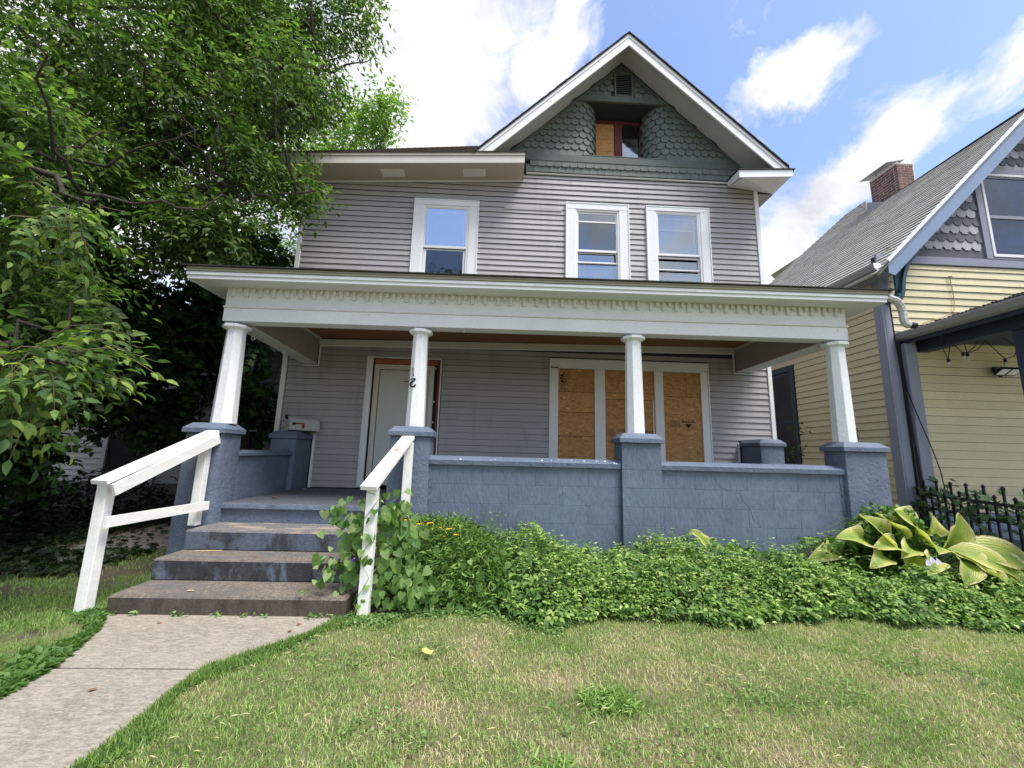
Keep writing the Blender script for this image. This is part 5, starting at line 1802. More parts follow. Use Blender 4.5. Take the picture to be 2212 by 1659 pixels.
mb = MB(); mb.tube([(9.45, 8.95, 8.53), (9.45, 8.95, 8.61)], .01, 5); mb.tube([(9.6, 8.5, 8.53), (9.6, 8.5, 8.64)], .01, 5); mb.build('cap_leg', 'metal_flash', ch)
mb = MB(); mb.hexa([(9.30, 8.55, 7.35), (9.405, 8.55, 7.35), (9.405, 9.25, 7.35), (9.30, 9.25, 7.35), (9.36, 8.55, 7.62), (9.40, 8.55, 7.62), (9.40, 9.2, 8.0), (9.36, 9.2, 8.0)]); mb.build('flashing', 'metal_flash', ch)

# things hanging on the neighbour
cbl = MB()
cbl.tube([(6.385, 6.12, 4.0), (6.40, 6.12, 3.3), (6.44, 6.12, 2.6), (6.47, 6.12, 1.9), (6.49, 6.12, 1.2), (6.50, 6.12, 0.6)], 0.010, 6)
cbl.tube([(6.47, 6.12, 3.35), (6.46, 6.12, 2.8), (6.475, 6.12, 2.2), (6.50, 6.12, 1.6), (6.52, 6.12, 1.0), (6.53, 6.12, 0.5)], 0.009, 6)
cbl.tube([(6.43, 6.10, 3.3), (6.47, 6.10, 2.5), (6.56, 6.05, 2.0), (6.68, 6.05, 1.62), (6.76, 6.05, 1.3), (6.80, 6.05, 0.9)], 0.007, 6)
o = cbl.build('power_cable', 'cable_black'); tag(o, 'black power cables running down the corner of the yellow house', 'cable')
tw = MB()
tw.tube([(7.55, 6.165, 4.50), (7.56, 6.165, 4.34), (7.57, 6.165, 4.13), (7.52, 6.15, 3.92), (7.3, 6.14, 3.78), (6.92, 6.13, 3.66)], 0.007, 5)
tw.tube([(7.53, 6.16, 4.51), (7.57, 6.15, 4.50)], 0.018, 5)
o = tw.build('twine', 'twine'); tag(o, 'loose tan twine nailed to the yellow clapboards above the side porch roof', 'string')

sl = thing('string_lights', (7.1, 5.6, 3.2), 'black string lights with clear bulbs drooping under the right-hand porch', 'string lights')
wires = [[(6.58, 3.30), (6.56, 3.12), (6.63, 2.92), (6.68, 3.1), (6.68, 3.20)], [(6.70, 3.20), (6.76, 3.14), (6.87, 3.03), (6.94, 3.03), (7.06, 3.12), (7.16, 3.25)], [(6.9, 3.25), (6.94, 3.03), (7.1, 3.08), (7.26, 3.23)],
         [(7.26, 3.23), (7.38, 3.1), (7.51, 2.96), (7.66, 3.0), (7.80, 3.2)], [(7.55, 3.28), (7.66, 3.2), (7.75, 3.15), (7.9, 3.25)]]
mb = MB()
for wv in wires: mb.tube([(x, 5.6, z) for x, z in wv], 0.006, 5)
mb.build('wire', 'cable_black', sl)
for x, z in ((6.63, 2.93), (6.87, 3.03), (6.94, 3.03), (7.51, 2.96), (7.75, 3.15)):
    s_ = MB().lathe([(0.018, z), (0.02, z - 0.045), (0.014, z - 0.05)], x, 5.6, 8).build('socket', 'black_plastic', sl)
    MB().lathe([(0.010, z - 0.051), (0.02, z - 0.075), (0.021, z - 0.09), (0.012, z - 0.11), (0.003, z - 0.115)], x, 5.6, 10).build('bulb', 'glass_bulb', sl, True)

fl = thing('floodlight', (8.10, 6.1, 2.86), 'black twin-panel floodlight on the shaded yellow porch wall', 'lamp')
mb = MB(); mb.box(8.02, 8.20, 6.13, 6.18, 2.88, 2.97, 0.01); mb.build('housing', 'black_plastic', fl)
for x0, x1, sx in ((7.93, 8.09, -1), (8.10, 8.26, 1)):
    def hx(e, d0, d1):
        return [(x0 + e, 5.97 + d0 * .6, 2.905 - e * .6 + d0), (x1 - e, 5.97 + d0 * .6, 2.905 - e * .6 + d0), (x1 - e, 6.08 + d0 * .6, 2.815 + e * .6 + d0), (x0 + e, 6.08 + d0 * .6, 2.815 + e * .6 + d0),
                (x0 + e, 5.97 + d1 * .6, 2.905 - e * .6 + d1), (x1 - e, 5.97 + d1 * .6, 2.905 - e * .6 + d1), (x1 - e, 6.08 + d1 * .6, 2.815 + e * .6 + d1), (x0 + e, 6.08 + d1 * .6, 2.815 + e * .6 + d1)]
    hd = MB().hexa(hx(0, 0, .03)).build('head', 'black_plastic', fl)
    MB().hexa(hx(.012, -.004, -.001)).build('lens', 'lamp_face', hd)
MB().lathe([(0.02, 2.80), (0.025, 2.84), (0.02, 2.875)], 8.10, 6.13, 8).build('sensor', 'black_plastic', fl)

# ================================================================== iron fence
fn = thing('fence', (6.1, 5.3, 0), 'black iron picket fence draped with vine between the two houses', 'fence')
FA, FB = Vector((6.90, 7.2, 0)), Vector((5.42, 3.65, 0))
fd = (FB - FA).normalized(); flen = (FB - FA).length
for z in (0.95, 0.755, 0.42):
    MB().bar((FA.x, FA.y, z), (FB.x, FB.y, z + (0.0 if z > .8 else 0.01)), 0.022, 0.034).build('fence_rail', 'iron_black', fn)
s, k = 0.08, 0
while s < flen:
    p = FA + fd * s
    top = 1.165 if k % 2 == 0 else 1.055
    if abs(s - 0.93) > 0.09:
        mb = MB()
        mb.box(p.x - .010, p.x + .010, p.y - .010, p.y + .010, 0.30, top - 0.05)
        mb.lathe([(0.012, top - 0.05), (0.021, top - 0.035), (0.018, top - 0.02), (0.002, top)], p.x, p.y, 6)
        mb.build('picket', 'iron_black', fn)
    s += 0.155; k += 1
p = FA + fd * 0.93
mb = MB(); mb.lathe([(0.045, 0.0), (0.045, 1.20), (0.052, 1.205), (0.052, 1.23), (0.03, 1.245)], p.x, p.y, 12); mb.build('fence_post', 'iron_black', fn)

# ================================================================== house on the left behind the trees
lh = thing('house', (-9, 10.5, 0), 'white-sided house with brown roof in deep shade behind the trees', 'house')
YL = 9.3
lapped_boards('x', YL, -16, -4.95, 0.55, 3.62, 0.125, [(-8.45, -7.35, 0.5, 2.55), (-5.75, -5.05, 1.0, 2.5), (-7.25, -6.6, 0.9, 2.5)], 'house_white', lh, maxlen=5)
MB().box(-16, -4.95, YL + 0.01, YL + 0.1, 0, 3.62).build('wall', 'interior', lh)
lapped_boards('y', -4.95, YL, 16, 0.55, 3.62, 0.25, [], 'house_white', lh, sgn=1, joints=False)
for x0, x1, z0, z1, nm in ((-8.40, -7.40, 0.5, 2.5, 'door'), (-5.70, -5.10, 1.0, 2.45, 'window'), (-7.2, -6.65, 0.95, 2.45, 'window')):
    mb = MB(); frame_rect(mb, x0 - .08, x1 + .08, z0, z1 + .08, 0.085, YL - 0.05, YL - .001, 0.085, 0.02)
    fr = mb.build(nm, 'house_white', lh)
    MB().box(x0, x1, YL - 0.004, YL - 0.002, z0, z1).build('pane', 'dark_gap', fr)
    if nm == 'window': MB().box(x0, x1, YL - 0.035, YL - .01, (z0 + z1) / 2 - .02, (z0 + z1) / 2 + .02).build('sash', 'house_white', fr)
MB().box(-16, -4.95, YL - 0.02, YL, 0.0, 0.55).build('foundation', 'bare_concrete', lh)
shingle_roof('roof', (-16.3, 8.9, 3.58), (-4.6, 8.9, 3.58), (-16.3, 12.5, 5.7), (-4.6, 12.5, 5.7), 22, 'brown_shingle', lh, thick=0.02)
MB().box(-16.3, -4.6, 8.88, 8.90, 3.44, 3.58).build('fascia', 'house_white', lh)
MB().box(-16.2, -4.7, 8.9, YL - 0.06, 3.45, 3.47).build('eave_soffit', 'house_white', lh)

# ================================================================== trees
def in_house(P):
    x, y, z = P[:, 0], P[:, 1], P[:, 2]
    a = (x > -4.15) & (x < 5.4) & (y > 6.30) & (z < 6.9 + np.maximum(0, 0.92 * (y - 6.4)))
    b = (x > -3.85) & (x < 5.0) & (y > 4.4) & (z < 3.75)
    c = (x < -4.4) & (y > 8.75) & (z < 4.0 + np.maximum(0, 0.6 * (y - 8.9)))
    d = np.sqrt(x * x + y * y + (z - 1.4) ** 2) < 2.3
    return a | b | c | d


def spray_leaves(blobs, per, L, rng, droop=0.35, face=None):
    """sprays of paired leaflets on short drooping shoots, spread through the crown's volume"""
    P, D, N, S, TW = [], [], [], [], []
    for (cx, cy, cz, rx, ry, rz_, n) in blobs:
        c = np.array([cx, cy, cz]); r = np.array([rx, ry, rz_])
        u = unit(rng.normal(size=(n, 3)))
        rad = rng.random(n) ** 0.45
        # lumps: pull shoots towards clump centres for light and dark masses
        m = max(3, n // 55)
        cc = unit(rng.normal(size=(m, 3))) * (rng.random((m, 1)) ** 0.4)
        pos = u * rad[:, None]
        j = rng.integers(0, m, n)
        pos = pos * 0.42 + cc[j] * 0.62
        base = c + pos * r
        out = unit(pos * np.array([1, 1, .5]) + rng.normal(size=(n, 3)) * 0.55)
        out[:, 2] -= droop * rng.random(n)
        out = unit(out)
        side = unit(np.cross(out, np.array([0, 0, 1.0]) + rng.normal(size=(n, 3)) * 0.3))
        up = np.cross(side, out)
        ln = L * rng.uniform(3.2, 6.0, n)
        for k in range(per):
            t = (k // 2 + 1) / (per / 2 + .5)
            sg = 1 if k % 2 else -1
            if k == per - 1: sg = 0; t = 1.0
            p = base + out * (ln * t)[:, None] - np.array([0, 0, 1.0]) * (0.25 * ln * t * t)[:, None]
            d = unit(out * (0.55 + 0.6 * (sg == 0)) + side * sg * 0.8 + rng.normal(size=(n, 3)) * 0.22 + np.array([0, 0, -0.30]))
            nn = unit(up + rng.normal(size=(n, 3)) * 0.38)
            P.append(p); D.append(d); N.append(nn)
            S.append(L * rng.uniform(0.65, 1.25, n))
        TW.append((base, base + out * ln[:, None]))
    P, D, N, S = np.concatenate(P), np.concatenate(D), np.concatenate(N), np.concatenate(S)
    ok = ~in_house(P)
    return P[ok], D[ok], N[ok], S[ok], TW


def limb(mb, pts, r0, r1, rng, n=7, wob=0.05):
    pts = [Vector(p) for p in pts]
    q = []
    for i in range(len(pts) - 1):
        for j in range(4):
            t = j / 4
            v = pts[i].lerp(pts[i + 1], t)
            q.append(v + Vector(rng.normal(size=3) * wob * (0 if i == 0 and j == 0 else 1)))
    q.append(pts[-1])
    mb.tube(q, [r0 + (r1 - r0) * i / (len(q) - 1) for i in range(len(q))], n)


def tree(name, label, base, trunk, limbs, blobs, per, L, wr, shape, lm, seed, group=None, twigs=False, tint_pow=1.0):
    rng = np.random.default_rng(seed)
    t = thing(name, base, label, 'tree', group)
    mb = MB(); limb(mb, trunk[0], trunk[1], trunk[2], rng, 12, 0.03)
    mb.build('trunk', 'bark', t, True)
    for pts, r0, r1 in limbs:
        mb = MB(); limb(mb, pts, r0, r1, rng, 8, 0.05)
        # side branchlets
        for k in range(7):
            i = rng.integers(0, len(pts) - 1)
            a = Vector(pts[i]).lerp(Vector(pts[i + 1]), rng.random())
            d = Vector(rng.normal(size=3)); d.z = abs(d.z) * 0.6
            limb(mb, [a, a + d * 0.45, a + d * 0.8 + Vector((0, 0, .25))], r1 * 0.9 + 0.008, 0.006, rng, 5, 0.04)
        mb.build('branch', 'bark', t, True)
    P, D, N, S, TW = spray_leaves(blobs, per, L, rng)
    o = leaves('crown', P, D, N, S, S * wr, shape, lm, t, tint=rng.random(len(P)) ** tint_pow)
    o['kind'] = 'stuff'
    if twigs:
        mb = MB()
        for a, b in TW:
            for i in range(len(a)):
                p, q = a[i], b[i]
                if in_house(np.array([q]))[0] or in_house(np.array([p]))[0] or rng.random() > twigs: continue
                m_ = (p + q) / 2 + np.array([0, 0, .03])
                mb.tube([tuple(p), tuple(m_), tuple(q - np.array([0, 0, .25 * np.linalg.norm(q - p)]))], [0.006, 0.004, 0.002], 3, cap=False)
        mb.build('twigs', 'twig', t)
    return t


tree('boxelder_tree', 'big dark-trunked tree with pointed leaflets, filling the upper left and overhanging the house corner', (-6.2, 5.9, 0),
     ([(-7.9, 7.4, -0.1), (-7.8, 7.3, 2.0), (-7.4, 7.0, 4.0), (-6.75, 6.5, 4.95), (-6.2, 6.2, 5.5)], 0.24, 0.15),
     [([(-6.75, 6.5, 4.95), (-5.7, 6.1, 5.0), (-4.95, 6.0, 5.25), (-4.15, 6.0, 5.6), (-3.95, 6.0, 6.1), (-3.75, 6.0, 6.6), (-3.5, 6.0, 7.1), (-3.1, 6.0, 7.8)], 0.12, 0.03),
      ([(-6.2, 6.2, 5.5), (-6.1, 6.1, 6.3), (-6.0, 6.1, 7.1), (-5.7, 6.2, 8.0), (-5.3, 6.2, 9.2)], 0.14, 0.05),
      ([(-6.2, 6.2, 5.5), (-6.7, 5.9, 6.4), (-7.1, 5.8, 7.3), (-7.2, 5.8, 8.6)], 0.10, 0.04),
      ([(-6.2, 6.2, 5.5), (-5.3, 6.1, 6.0), (-4.6, 6.2, 6.7), (-4.1, 6.2, 7.6), (-3.4, 6.1, 8.8)], 0.09, 0.03),
      ([(-5.7, 6.1, 5.0), (-4.8, 5.7, 4.9), (-3.9, 5.5, 4.95), (-3.3, 5.5, 5.0), (-2.8, 5.6, 5.15)], 0.045, 0.012),
      ([(-7.4, 7.0, 4.0), (-6.3, 5.4, 4.2), (-5.6, 4.2, 4.1), (-5.0, 3.7, 4.0), (-4.4, 3.5, 3.9)], 0.08, 0.02),
      ([(-7.6, 7.1, 3.0), (-6.4, 5.4, 3.0), (-5.4, 4.0, 2.6), (-4.6, 3.5, 2.3), (-3.9, 3.3, 2.1)], 0.07, 0.015)],
     [(-5.3, 5.9, 6.6, 2.3, 1.8, 1.9, 1500), (-4.4, 6.1, 8.6, 1.9, 1.8, 1.9, 1350), (-6.9, 6.0, 8.0, 2.4, 2.2, 2.6, 1300),
      (-3.6, 6.0, 7.4, 1.0, 1.0, 1.3, 380), (-3.3, 6.2, 9.2, 1.1, 1.2, 1.3, 420), (-5.6, 6.0, 10.4, 2.8, 2.2, 1.6, 850), (-8.4, 6.0, 10.6, 2.4, 2.2, 1.8, 550),
      (-8.6, 5.6, 5.6, 2.2, 2.0, 2.4, 950), (-6.3, 5.1, 5.0, 1.6, 1.0, 1.0, 620), (-7.2, 5.0, 3.4, 1.6, 1.2, 0.9, 520), (-5.9, 5.0, 3.3, 1.1, .8, .7, 420),
      (-3.15, 5.75, 5.25, 0.62, 0.35, 0.28, 70), (-3.9, 5.7, 5.6, 0.7, 0.5, 0.5, 150), (-4.6, 5.8, 4.5, 1.2, 0.8, 0.8, 480), (-5.4, 3.9, 4.6, 0.9, 0.5, 0.8, 260), (-5.3, 4.3, 2.5, .8, .5, .6, 240), (-4.6, 4.4, 2.9, .6, .4, .4, 130), (-6.4, 5.2, 2.0, 1.0, .5, .6, 260)],
     9, 0.098, 0.42, 'lance', 'leaf_elder', 5, twigs=0.12, tint_pow=1.15)

# low bright boughs of a second tree that stands just outside the picture on the left
tree('boxelder_tree', 'bright low boughs with broad fresh leaves reaching in from the left edge, plus an unseen crown added for shade', (-6.6, 2.6, 0),
     ([(-6.6, 2.6, -0.1), (-6.5, 2.6, 1.6), (-6.3, 2.65, 3.0), (-6.0, 2.7, 4.6)], 0.2, 0.12),
     [([(-6.5, 2.6, 1.9), (-5.6, 2.9, 2.15), (-4.7, 3.1, 2.2), (-3.9, 3.2, 2.1), (-3.3, 3.25, 1.95)], 0.06, 0.010),
      ([(-6.4, 2.62, 2.8), (-5.7, 3.0, 3.5), (-5.0, 3.3, 3.9), (-4.3, 3.5, 3.8), (-3.8, 3.6, 3.6)], 0.07, 0.012),
      ([(-6.2, 2.7, 3.6), (-6.0, 3.1, 4.8), (-5.6, 3.4, 5.8)], 0.09, 0.03)],
     [(-3.78, 3.25, 2.02, 0.62, 0.30, 0.26, 120), (-4.4, 3.2, 2.12, 0.6, 0.4, 0.36, 130),
      (-4.2, 3.6, 3.55, 0.55, 0.45, 0.40, 100), (-4.9, 3.6, 3.2, 0.6, 0.5, 0.4, 90),
      (-8.0, 2.0, 6.4, 2.6, 2.4, 2.0, 700), (-7.2, 0.2, 6.6, 2.2, 2.2, 1.4, 420), (-8.2, 4.2, 5.0, 1.8, 1.2, 1.4, 360), (-9.5, 3.5, 3.6, 1.6, 1.8, 1.2, 260), (-8.4, 0.2, 4.6, 1.8, 1.6, 1.4, 260)],  # unseen crown beyond the frame, added to shade the lower left
     9, 0.105, 0.44, 'lance', 'leaf_bright', 9, twigs=0.6, tint_pow=1.0)

tree('tall_tree', 'tall pale-green tree rising behind the left end of the roof', (-6.5, 14.5, 0),
     ([(-6.5, 14.5, 0), (-6.4, 14.5, 5), (-6.2, 14.5, 9), (-6.0, 14.5, 13)], 0.35, 0.15),
     [([(-6.3, 14.5, 7), (-5.4, 14.3, 9), (-4.6, 14.2, 11)], 0.12, 0.03), ([(-6.2, 14.5, 9), (-5.2, 14.5, 11.5), (-4.7, 14.5, 14)], 0.12, 0.03), ([(-6.2, 14.5, 8), (-7.6, 14.4, 11)], 0.12, 0.03)],
     [(-6.4, 14.5, 12.0, 2.2, 2.2, 2.5, 520), (-5.2, 14.3, 14.6, 1.5, 1.6, 1.8, 260), (-5.3, 14.0, 10.6, 1.6, 1.5, 1.2, 220), (-8.6, 14.5, 11, 2.4, 2, 3, 330), (-4.6, 14.0, 9.9, .8, 1.0, .6, 60), (-6.8, 14.5, 8.4, 3, 2, 2, 320)],
     9, 0.19, 0.42, 'diamond', 'leaf_tall', 21)

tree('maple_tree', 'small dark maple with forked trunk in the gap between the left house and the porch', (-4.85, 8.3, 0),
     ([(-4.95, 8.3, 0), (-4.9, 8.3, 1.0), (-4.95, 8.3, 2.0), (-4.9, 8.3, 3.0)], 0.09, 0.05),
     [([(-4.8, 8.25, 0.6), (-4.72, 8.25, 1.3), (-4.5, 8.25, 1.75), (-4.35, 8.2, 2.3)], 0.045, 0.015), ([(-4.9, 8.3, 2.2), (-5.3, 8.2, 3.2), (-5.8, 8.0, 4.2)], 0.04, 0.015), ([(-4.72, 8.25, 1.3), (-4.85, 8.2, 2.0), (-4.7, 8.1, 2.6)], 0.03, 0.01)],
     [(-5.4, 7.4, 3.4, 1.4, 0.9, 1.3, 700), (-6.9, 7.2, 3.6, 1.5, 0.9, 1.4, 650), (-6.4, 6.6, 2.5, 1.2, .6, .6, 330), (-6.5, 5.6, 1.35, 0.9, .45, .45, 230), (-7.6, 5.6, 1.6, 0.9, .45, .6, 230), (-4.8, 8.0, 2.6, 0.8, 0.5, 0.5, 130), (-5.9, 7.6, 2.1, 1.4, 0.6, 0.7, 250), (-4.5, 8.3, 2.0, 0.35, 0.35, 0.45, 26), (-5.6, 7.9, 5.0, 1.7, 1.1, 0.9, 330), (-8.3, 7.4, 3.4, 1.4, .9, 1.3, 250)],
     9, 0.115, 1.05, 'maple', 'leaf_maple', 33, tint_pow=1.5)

for i, (x, y, h, w, n, lab) in enumerate(((-9.5, 15.5, 9.5, 3.6, 700, 'broad dark background tree seen low through the branches left of the roof'),
                                    (-14.5, 12.0, 9.0, 4.4, 800, 'background tree behind the left house, nearest the picture edge'),
                                    (-12.0, 20.0, 13.0, 4.5, 650, 'tallest background tree far behind the left house'))):
    tree('background_tree', lab, (x, y, 0), ([(x, y, 0), (x + .2, y, h * .35), (x, y, h * .7)], 0.3, 0.12),
         [([(x + .1, y, h * .35), (x + 1.2, y - .3, h * .6), (x + 1.8, y - .3, h * .8)], 0.12, 0.03), ([(x + .1, y, h * .3), (x - 1.4, y - .3, h * .6)], 0.12, 0.03)],
         [(x, y, h * .72, w, w * .6, h * .32, n), (x + w * .4, y - .5, h * .42, w * .7, w * .4, h * .22, n // 2), (x - w * .5, y, h * .5, w * .7, w * .5, h * .3, n // 2)],
         9, 0.20, 0.55, 'diamond', 'leaf_elder' if i != 2 else 'leaf_tall', 40 + i, group='trees behind the left house')

tree('street_tree', 'tree across the street whose crown shows reflected in the left upstairs window', (-4.2, -13.0, 0),
     ([(-4.2, -13, 0), (-4.3, -13, 4), (-4.1, -13, 9)], 0.35, 0.15), [([(-4.2, -13, 6), (-2.8, -12.8, 9), (-2.4, -12.8, 11)], 0.12, 0.03), ([(-4.2, -13, 5), (-5.8, -13.2, 9)], 0.12, 0.03)],
     [(-4.6, -13, 10.5, 2.6, 2.4, 3.2, 500), (-3.3, -12.8, 12.8, 1.3, 1.2, 1.6, 160), (-6.5, -13, 8.5, 2.2, 2, 2.2, 260)], 9, 0.22, 0.5, 'diamond', 'leaf_elder', 71)

# shaded undergrowth on the left
rng = np.random.default_rng(3)
n = 9000
x = rng.uniform(-9.5, -4.3, n); y = rng.uniform(4.6, 9.0, n)
hh = 0.06 + 0.75 * np.clip((y - 6.3) / 2.4, 0, 1) * (0.6 + 0.4 * np.sin(x * 2.3)) + 0.2 * np.clip((-6.0 - x) / 2, 0, 1)
hh = np.where((x > -5.8) & (y > 5.7), 0.03, hh)
P = np.stack([x, y, hh * rng.random(n) ** 0.6 + 0.01], 1)
keep = rng.random(n) < np.where((x > -5.8) & (y > 5.7), 0.12, 1.0)
P = P[keep]; n = len(P)
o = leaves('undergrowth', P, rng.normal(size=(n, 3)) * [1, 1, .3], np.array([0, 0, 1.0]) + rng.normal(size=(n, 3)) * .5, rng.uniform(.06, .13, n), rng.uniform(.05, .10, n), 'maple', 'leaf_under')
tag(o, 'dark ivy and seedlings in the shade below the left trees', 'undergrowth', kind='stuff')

# ================================================================== planting bed
edge_pts = np.array([(-1.4, 3.80), (-0.98, 3.72), (-0.25, 3.98), (0.10, 3.85), (0.35, 3.62), (0.75, 3.68), (1.18, 3.78), (1.6, 3.70), (2.13, 3.66), (2.6, 3.76), (3.1, 3.82), (3.77, 3.68), (4.63, 3.62), (5.4, 3.5), (6.6, 3.3)])
top_pts = np.array([(-1.4, 0.30), (-0.9, 0.50), (-0.35, 0.48), (0.0, 0.36), (0.44, 0.40), (1.22, 0.46), (1.74, 0.44), (2.2, 0.34), (2.53, 0.36), (3.0, 0.50), (3.34, 0.44), (3.7, 0.34), (4.4, 0.34), (5.2, 0.30), (6.6, 0.34)])
def bed_edge(x): return np.interp(x, edge_pts[:, 0], edge_pts[:, 1]) + .045 * np.sin(np.asarray(x) * 8.3) + .03 * np.sin(np.asarray(x) * 19 + 1)
def bed_top(x): return np.interp(x, top_pts[:, 0], top_pts[:, 1])
def bed_noise(x, y):
    return (np.sin(x * 5.3 + 1.7 * np.sin(y * 4.1)) * .5 + np.sin(x * 11.7 + y * 8.3 + 2 * np.sin(x * 2.2)) * .32 + np.sin(x * 23.1 - y * 17 + 1.3 * np.sin(x * 7)) * .22)
def bed_h(x, y):
    e = bed_edge(x)
    t = np.clip((y - e) / 0.85, 0, 1)
    return bed_top(x) * np.clip(t * 3.2, 0, 1) ** 0.7 * (0.50 + 0.50 * t) * (1 + 0.34 * bed_noise(x, y) + .34 * np.sin(x * 3.4 + .6) * np.clip((y - e - .25) * 2, 0, 1))
bedsoil = grid_sheet('planting_bed', -1.2, 6.9, 3.45, 4.83, 80, 16, -0.02, 'soil', lambda x, y: float(-0.005 + 0.22 * bed_h(x, y)) if y > bed_edge(x) + .02 else -0.0)
tag(bedsoil, 'soil of the planting bed along the porch wall', kind='structure')

n = 34000
x = rng.uniform(-0.75, 6.8, n); e = bed_edge(x)
front = rng.random(n) < .40
y = np.where(front, e - 0.05 + rng.random(n) * .30, e + .15 + rng.random(n) * (4.66 - e))
y = np.where(x > 4.75, e + rng.random(n) * 2.2, y)
h = bed_h(x, np.minimum(np.maximum(y, e + .05), 4.8))
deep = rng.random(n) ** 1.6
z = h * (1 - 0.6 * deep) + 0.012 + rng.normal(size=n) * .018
hz = (x > 3.75) & (x < 5.6) & (y > 4.15)
z = np.maximum(np.where(hz, z * 0.6, z), .008)
P = np.stack([x, y, z], 1)
Nn = np.array([0, -0.35, 0.95]) + rng.normal(size=(n, 3)) * .42
D = rng.normal(size=(n, 3)) * [1, .7, .2] + np.array([0, -.45, -.30])
kindn = np.sin(x * 2.9 + 1.3 * np.sin(y * 5 + x)) + .6 * np.sin(x * 7.7 + y * 5)
L = rng.uniform(.030, .058, n) * np.where(kindn > .6, 1.35, np.where(kindn < -.8, .75, 1.0))
tnt = np.clip(.16 + rng.random(n) ** 1.5 * .80 + .12 * bed_noise(x * .7 + 3, y) - .30 * deep, 0, 1)  # deeper leaves tinted darker: shade inside the bed put into the colour
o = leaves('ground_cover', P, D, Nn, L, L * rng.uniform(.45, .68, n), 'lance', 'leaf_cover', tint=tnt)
tag(o, 'dense bright green creeping ground cover along the porch wall', 'ground cover', kind='stuff')
n = 1500
x = rng.uniform(-0.7, 6.4, n); e = bed_edge(x); y = e - .02 + rng.random(n) * (4.6 - e)
ok = (bed_noise(x * .6 + 5, y * .8) > .05) & ~((x > 3.75) & (x < 5.5) & (y > 4.1))
x, y = x[ok], y[ok]; n = len(x)
L = rng.uniform(.04, .082, n)
o = leaves('broad_weed', np.stack([x, y, bed_h(x, y) * rng.uniform(.5, 1.02, n) + .03], 1), rng.normal(size=(n, 3)) * [1, .6, .2] + [0, -.5, -.3], rng.normal(size=(n, 3)) * .4 + [0, -.4, .9], L, L * .9, 'heart', 'leaf_heart', tint=rng.random(n))
tag(o, 'broader heart-shaped weeds pushing through the ground cover', 'weed', kind='stuff')
n = 700
x = rng.uniform(-0.7, 6.4, n); y = bed_edge(x) - .03 + rng.random(n) * .5
L = rng.uniform(.02, .05, n)
o = leaves('dead_foliage', np.stack([x, y, bed_h(x, y) * rng.uniform(.1, .9, n) + .015], 1), rng.normal(size=(n, 3)), rng.normal(size=(n, 3)) + [0, -.4, .6], L, L * .3, 'lance', 'grass_blade', tint=np.full(n, .9))
tag(o, 'withered straw-coloured leaves along the front of the bed', 'dead foliage', kind='stuff')
# runners arching over the leaves
mb = MB(); P = []; D = []; LL = []
for k in range(420):
    x0 = rng.uniform(-0.6, 6.0); y0 = rng.uniform(bed_edge(x0) + .02, 4.5)
    if 3.75 < x0 < 5.5 and y0 > 4.1: continue
    a = rng.normal() * 1.2 - 1.57; ln = rng.uniform(.12, .34)
    z0 = float(bed_h(x0, max(y0, bed_edge(x0) + .06)))
    pts = []
    for j in range(6):
        t = j / 5
        pts.append((x0 + math.cos(a) * ln * t, y0 + math.sin(a) * ln * t * .7, max(.01, z0 * (1 - .5 * t * t) + .07 * math.sin(3.1 * t) * ln / .2)))
    mb.tube(pts, .0022, 3, cap=False)
    for j in range(1, 6):
        for s_ in (-1, 1):
            P.append(pts[j]); D.append((math.cos(a + s_ * 1.1), math.sin(a + s_ * 1.1), .1)); LL.append(rng.uniform(.025, .046))
o = mb.build('creeper_stem', 'weed'); tag(o, 'pale runners arching over the ground cover', 'ground cover', kind='stuff')
P = np.array(P); LL = np.array(LL)
o = leaves('creeper_leaf', P, np.array(D), np.array([0, -.2, 1.]) + rng.normal(size=P.shape) * .3, LL, LL * .5, 'lance', 'leaf_cover', tint=rng.uniform(.5, 1, len(P)))
tag(o, 'paired pale leaves along the runners of the ground cover', 'ground cover', kind='stuff')
# wispy shoots rising from it
mb = MB(); P = []; D = []; LL = []
for k in range(700):
    x0 = rng.uniform(-0.7, 5.6); y0 = rng.uniform(bed_edge(x0) + .15, 4.72)
    if 3.75 < x0 < 5.5 and y0 > 4.1: continue
    z0 = float(bed_h(x0, y0)) * .8
    ht = rng.uniform(.06, .18) if rng.random() < .65 else rng.uniform(.16, .32)
    dx, dy = rng.normal() * .45, rng.normal() * .3 - .1
    pts = []
    for j in range(6):
        t = j / 5
        pts.append((x0 + dx * ht * t * t + rng.normal() * .006, min(y0 + dy * ht * t, 4.77), z0 + ht * t * (1.15 - .35 * t * t)))
    mb.tube(pts, [.0022, .002, .0018, .0015, .0012, .001], 3, cap=False)
    for j in range(2, 6):
        for s_ in (-1, 1):
            P.append(pts[j]); D.append((s_ * .8 + rng.normal() * .3, rng.normal() * .5, .35)); LL.append(rng.uniform(.014, .038))
o = mb.build('creeper_stem', 'weed'); tag(o, 'thin green shoots standing up out of the ground cover', 'ground cover', kind='stuff')
P = np.array(P); D = np.array(D); LL = np.array(LL)
o = leaves('creeper_leaf', P, D, np.array([0, -.5, 1.]) + rng.normal(size=P.shape) * .4, LL, LL * .45, 'lance', 'leaf_cover', tint=rng.uniform(.3, 1, len(P)))
tag(o, 'small leaves on the upright shoots above the ground cover', 'ground cover', kind='stuff')

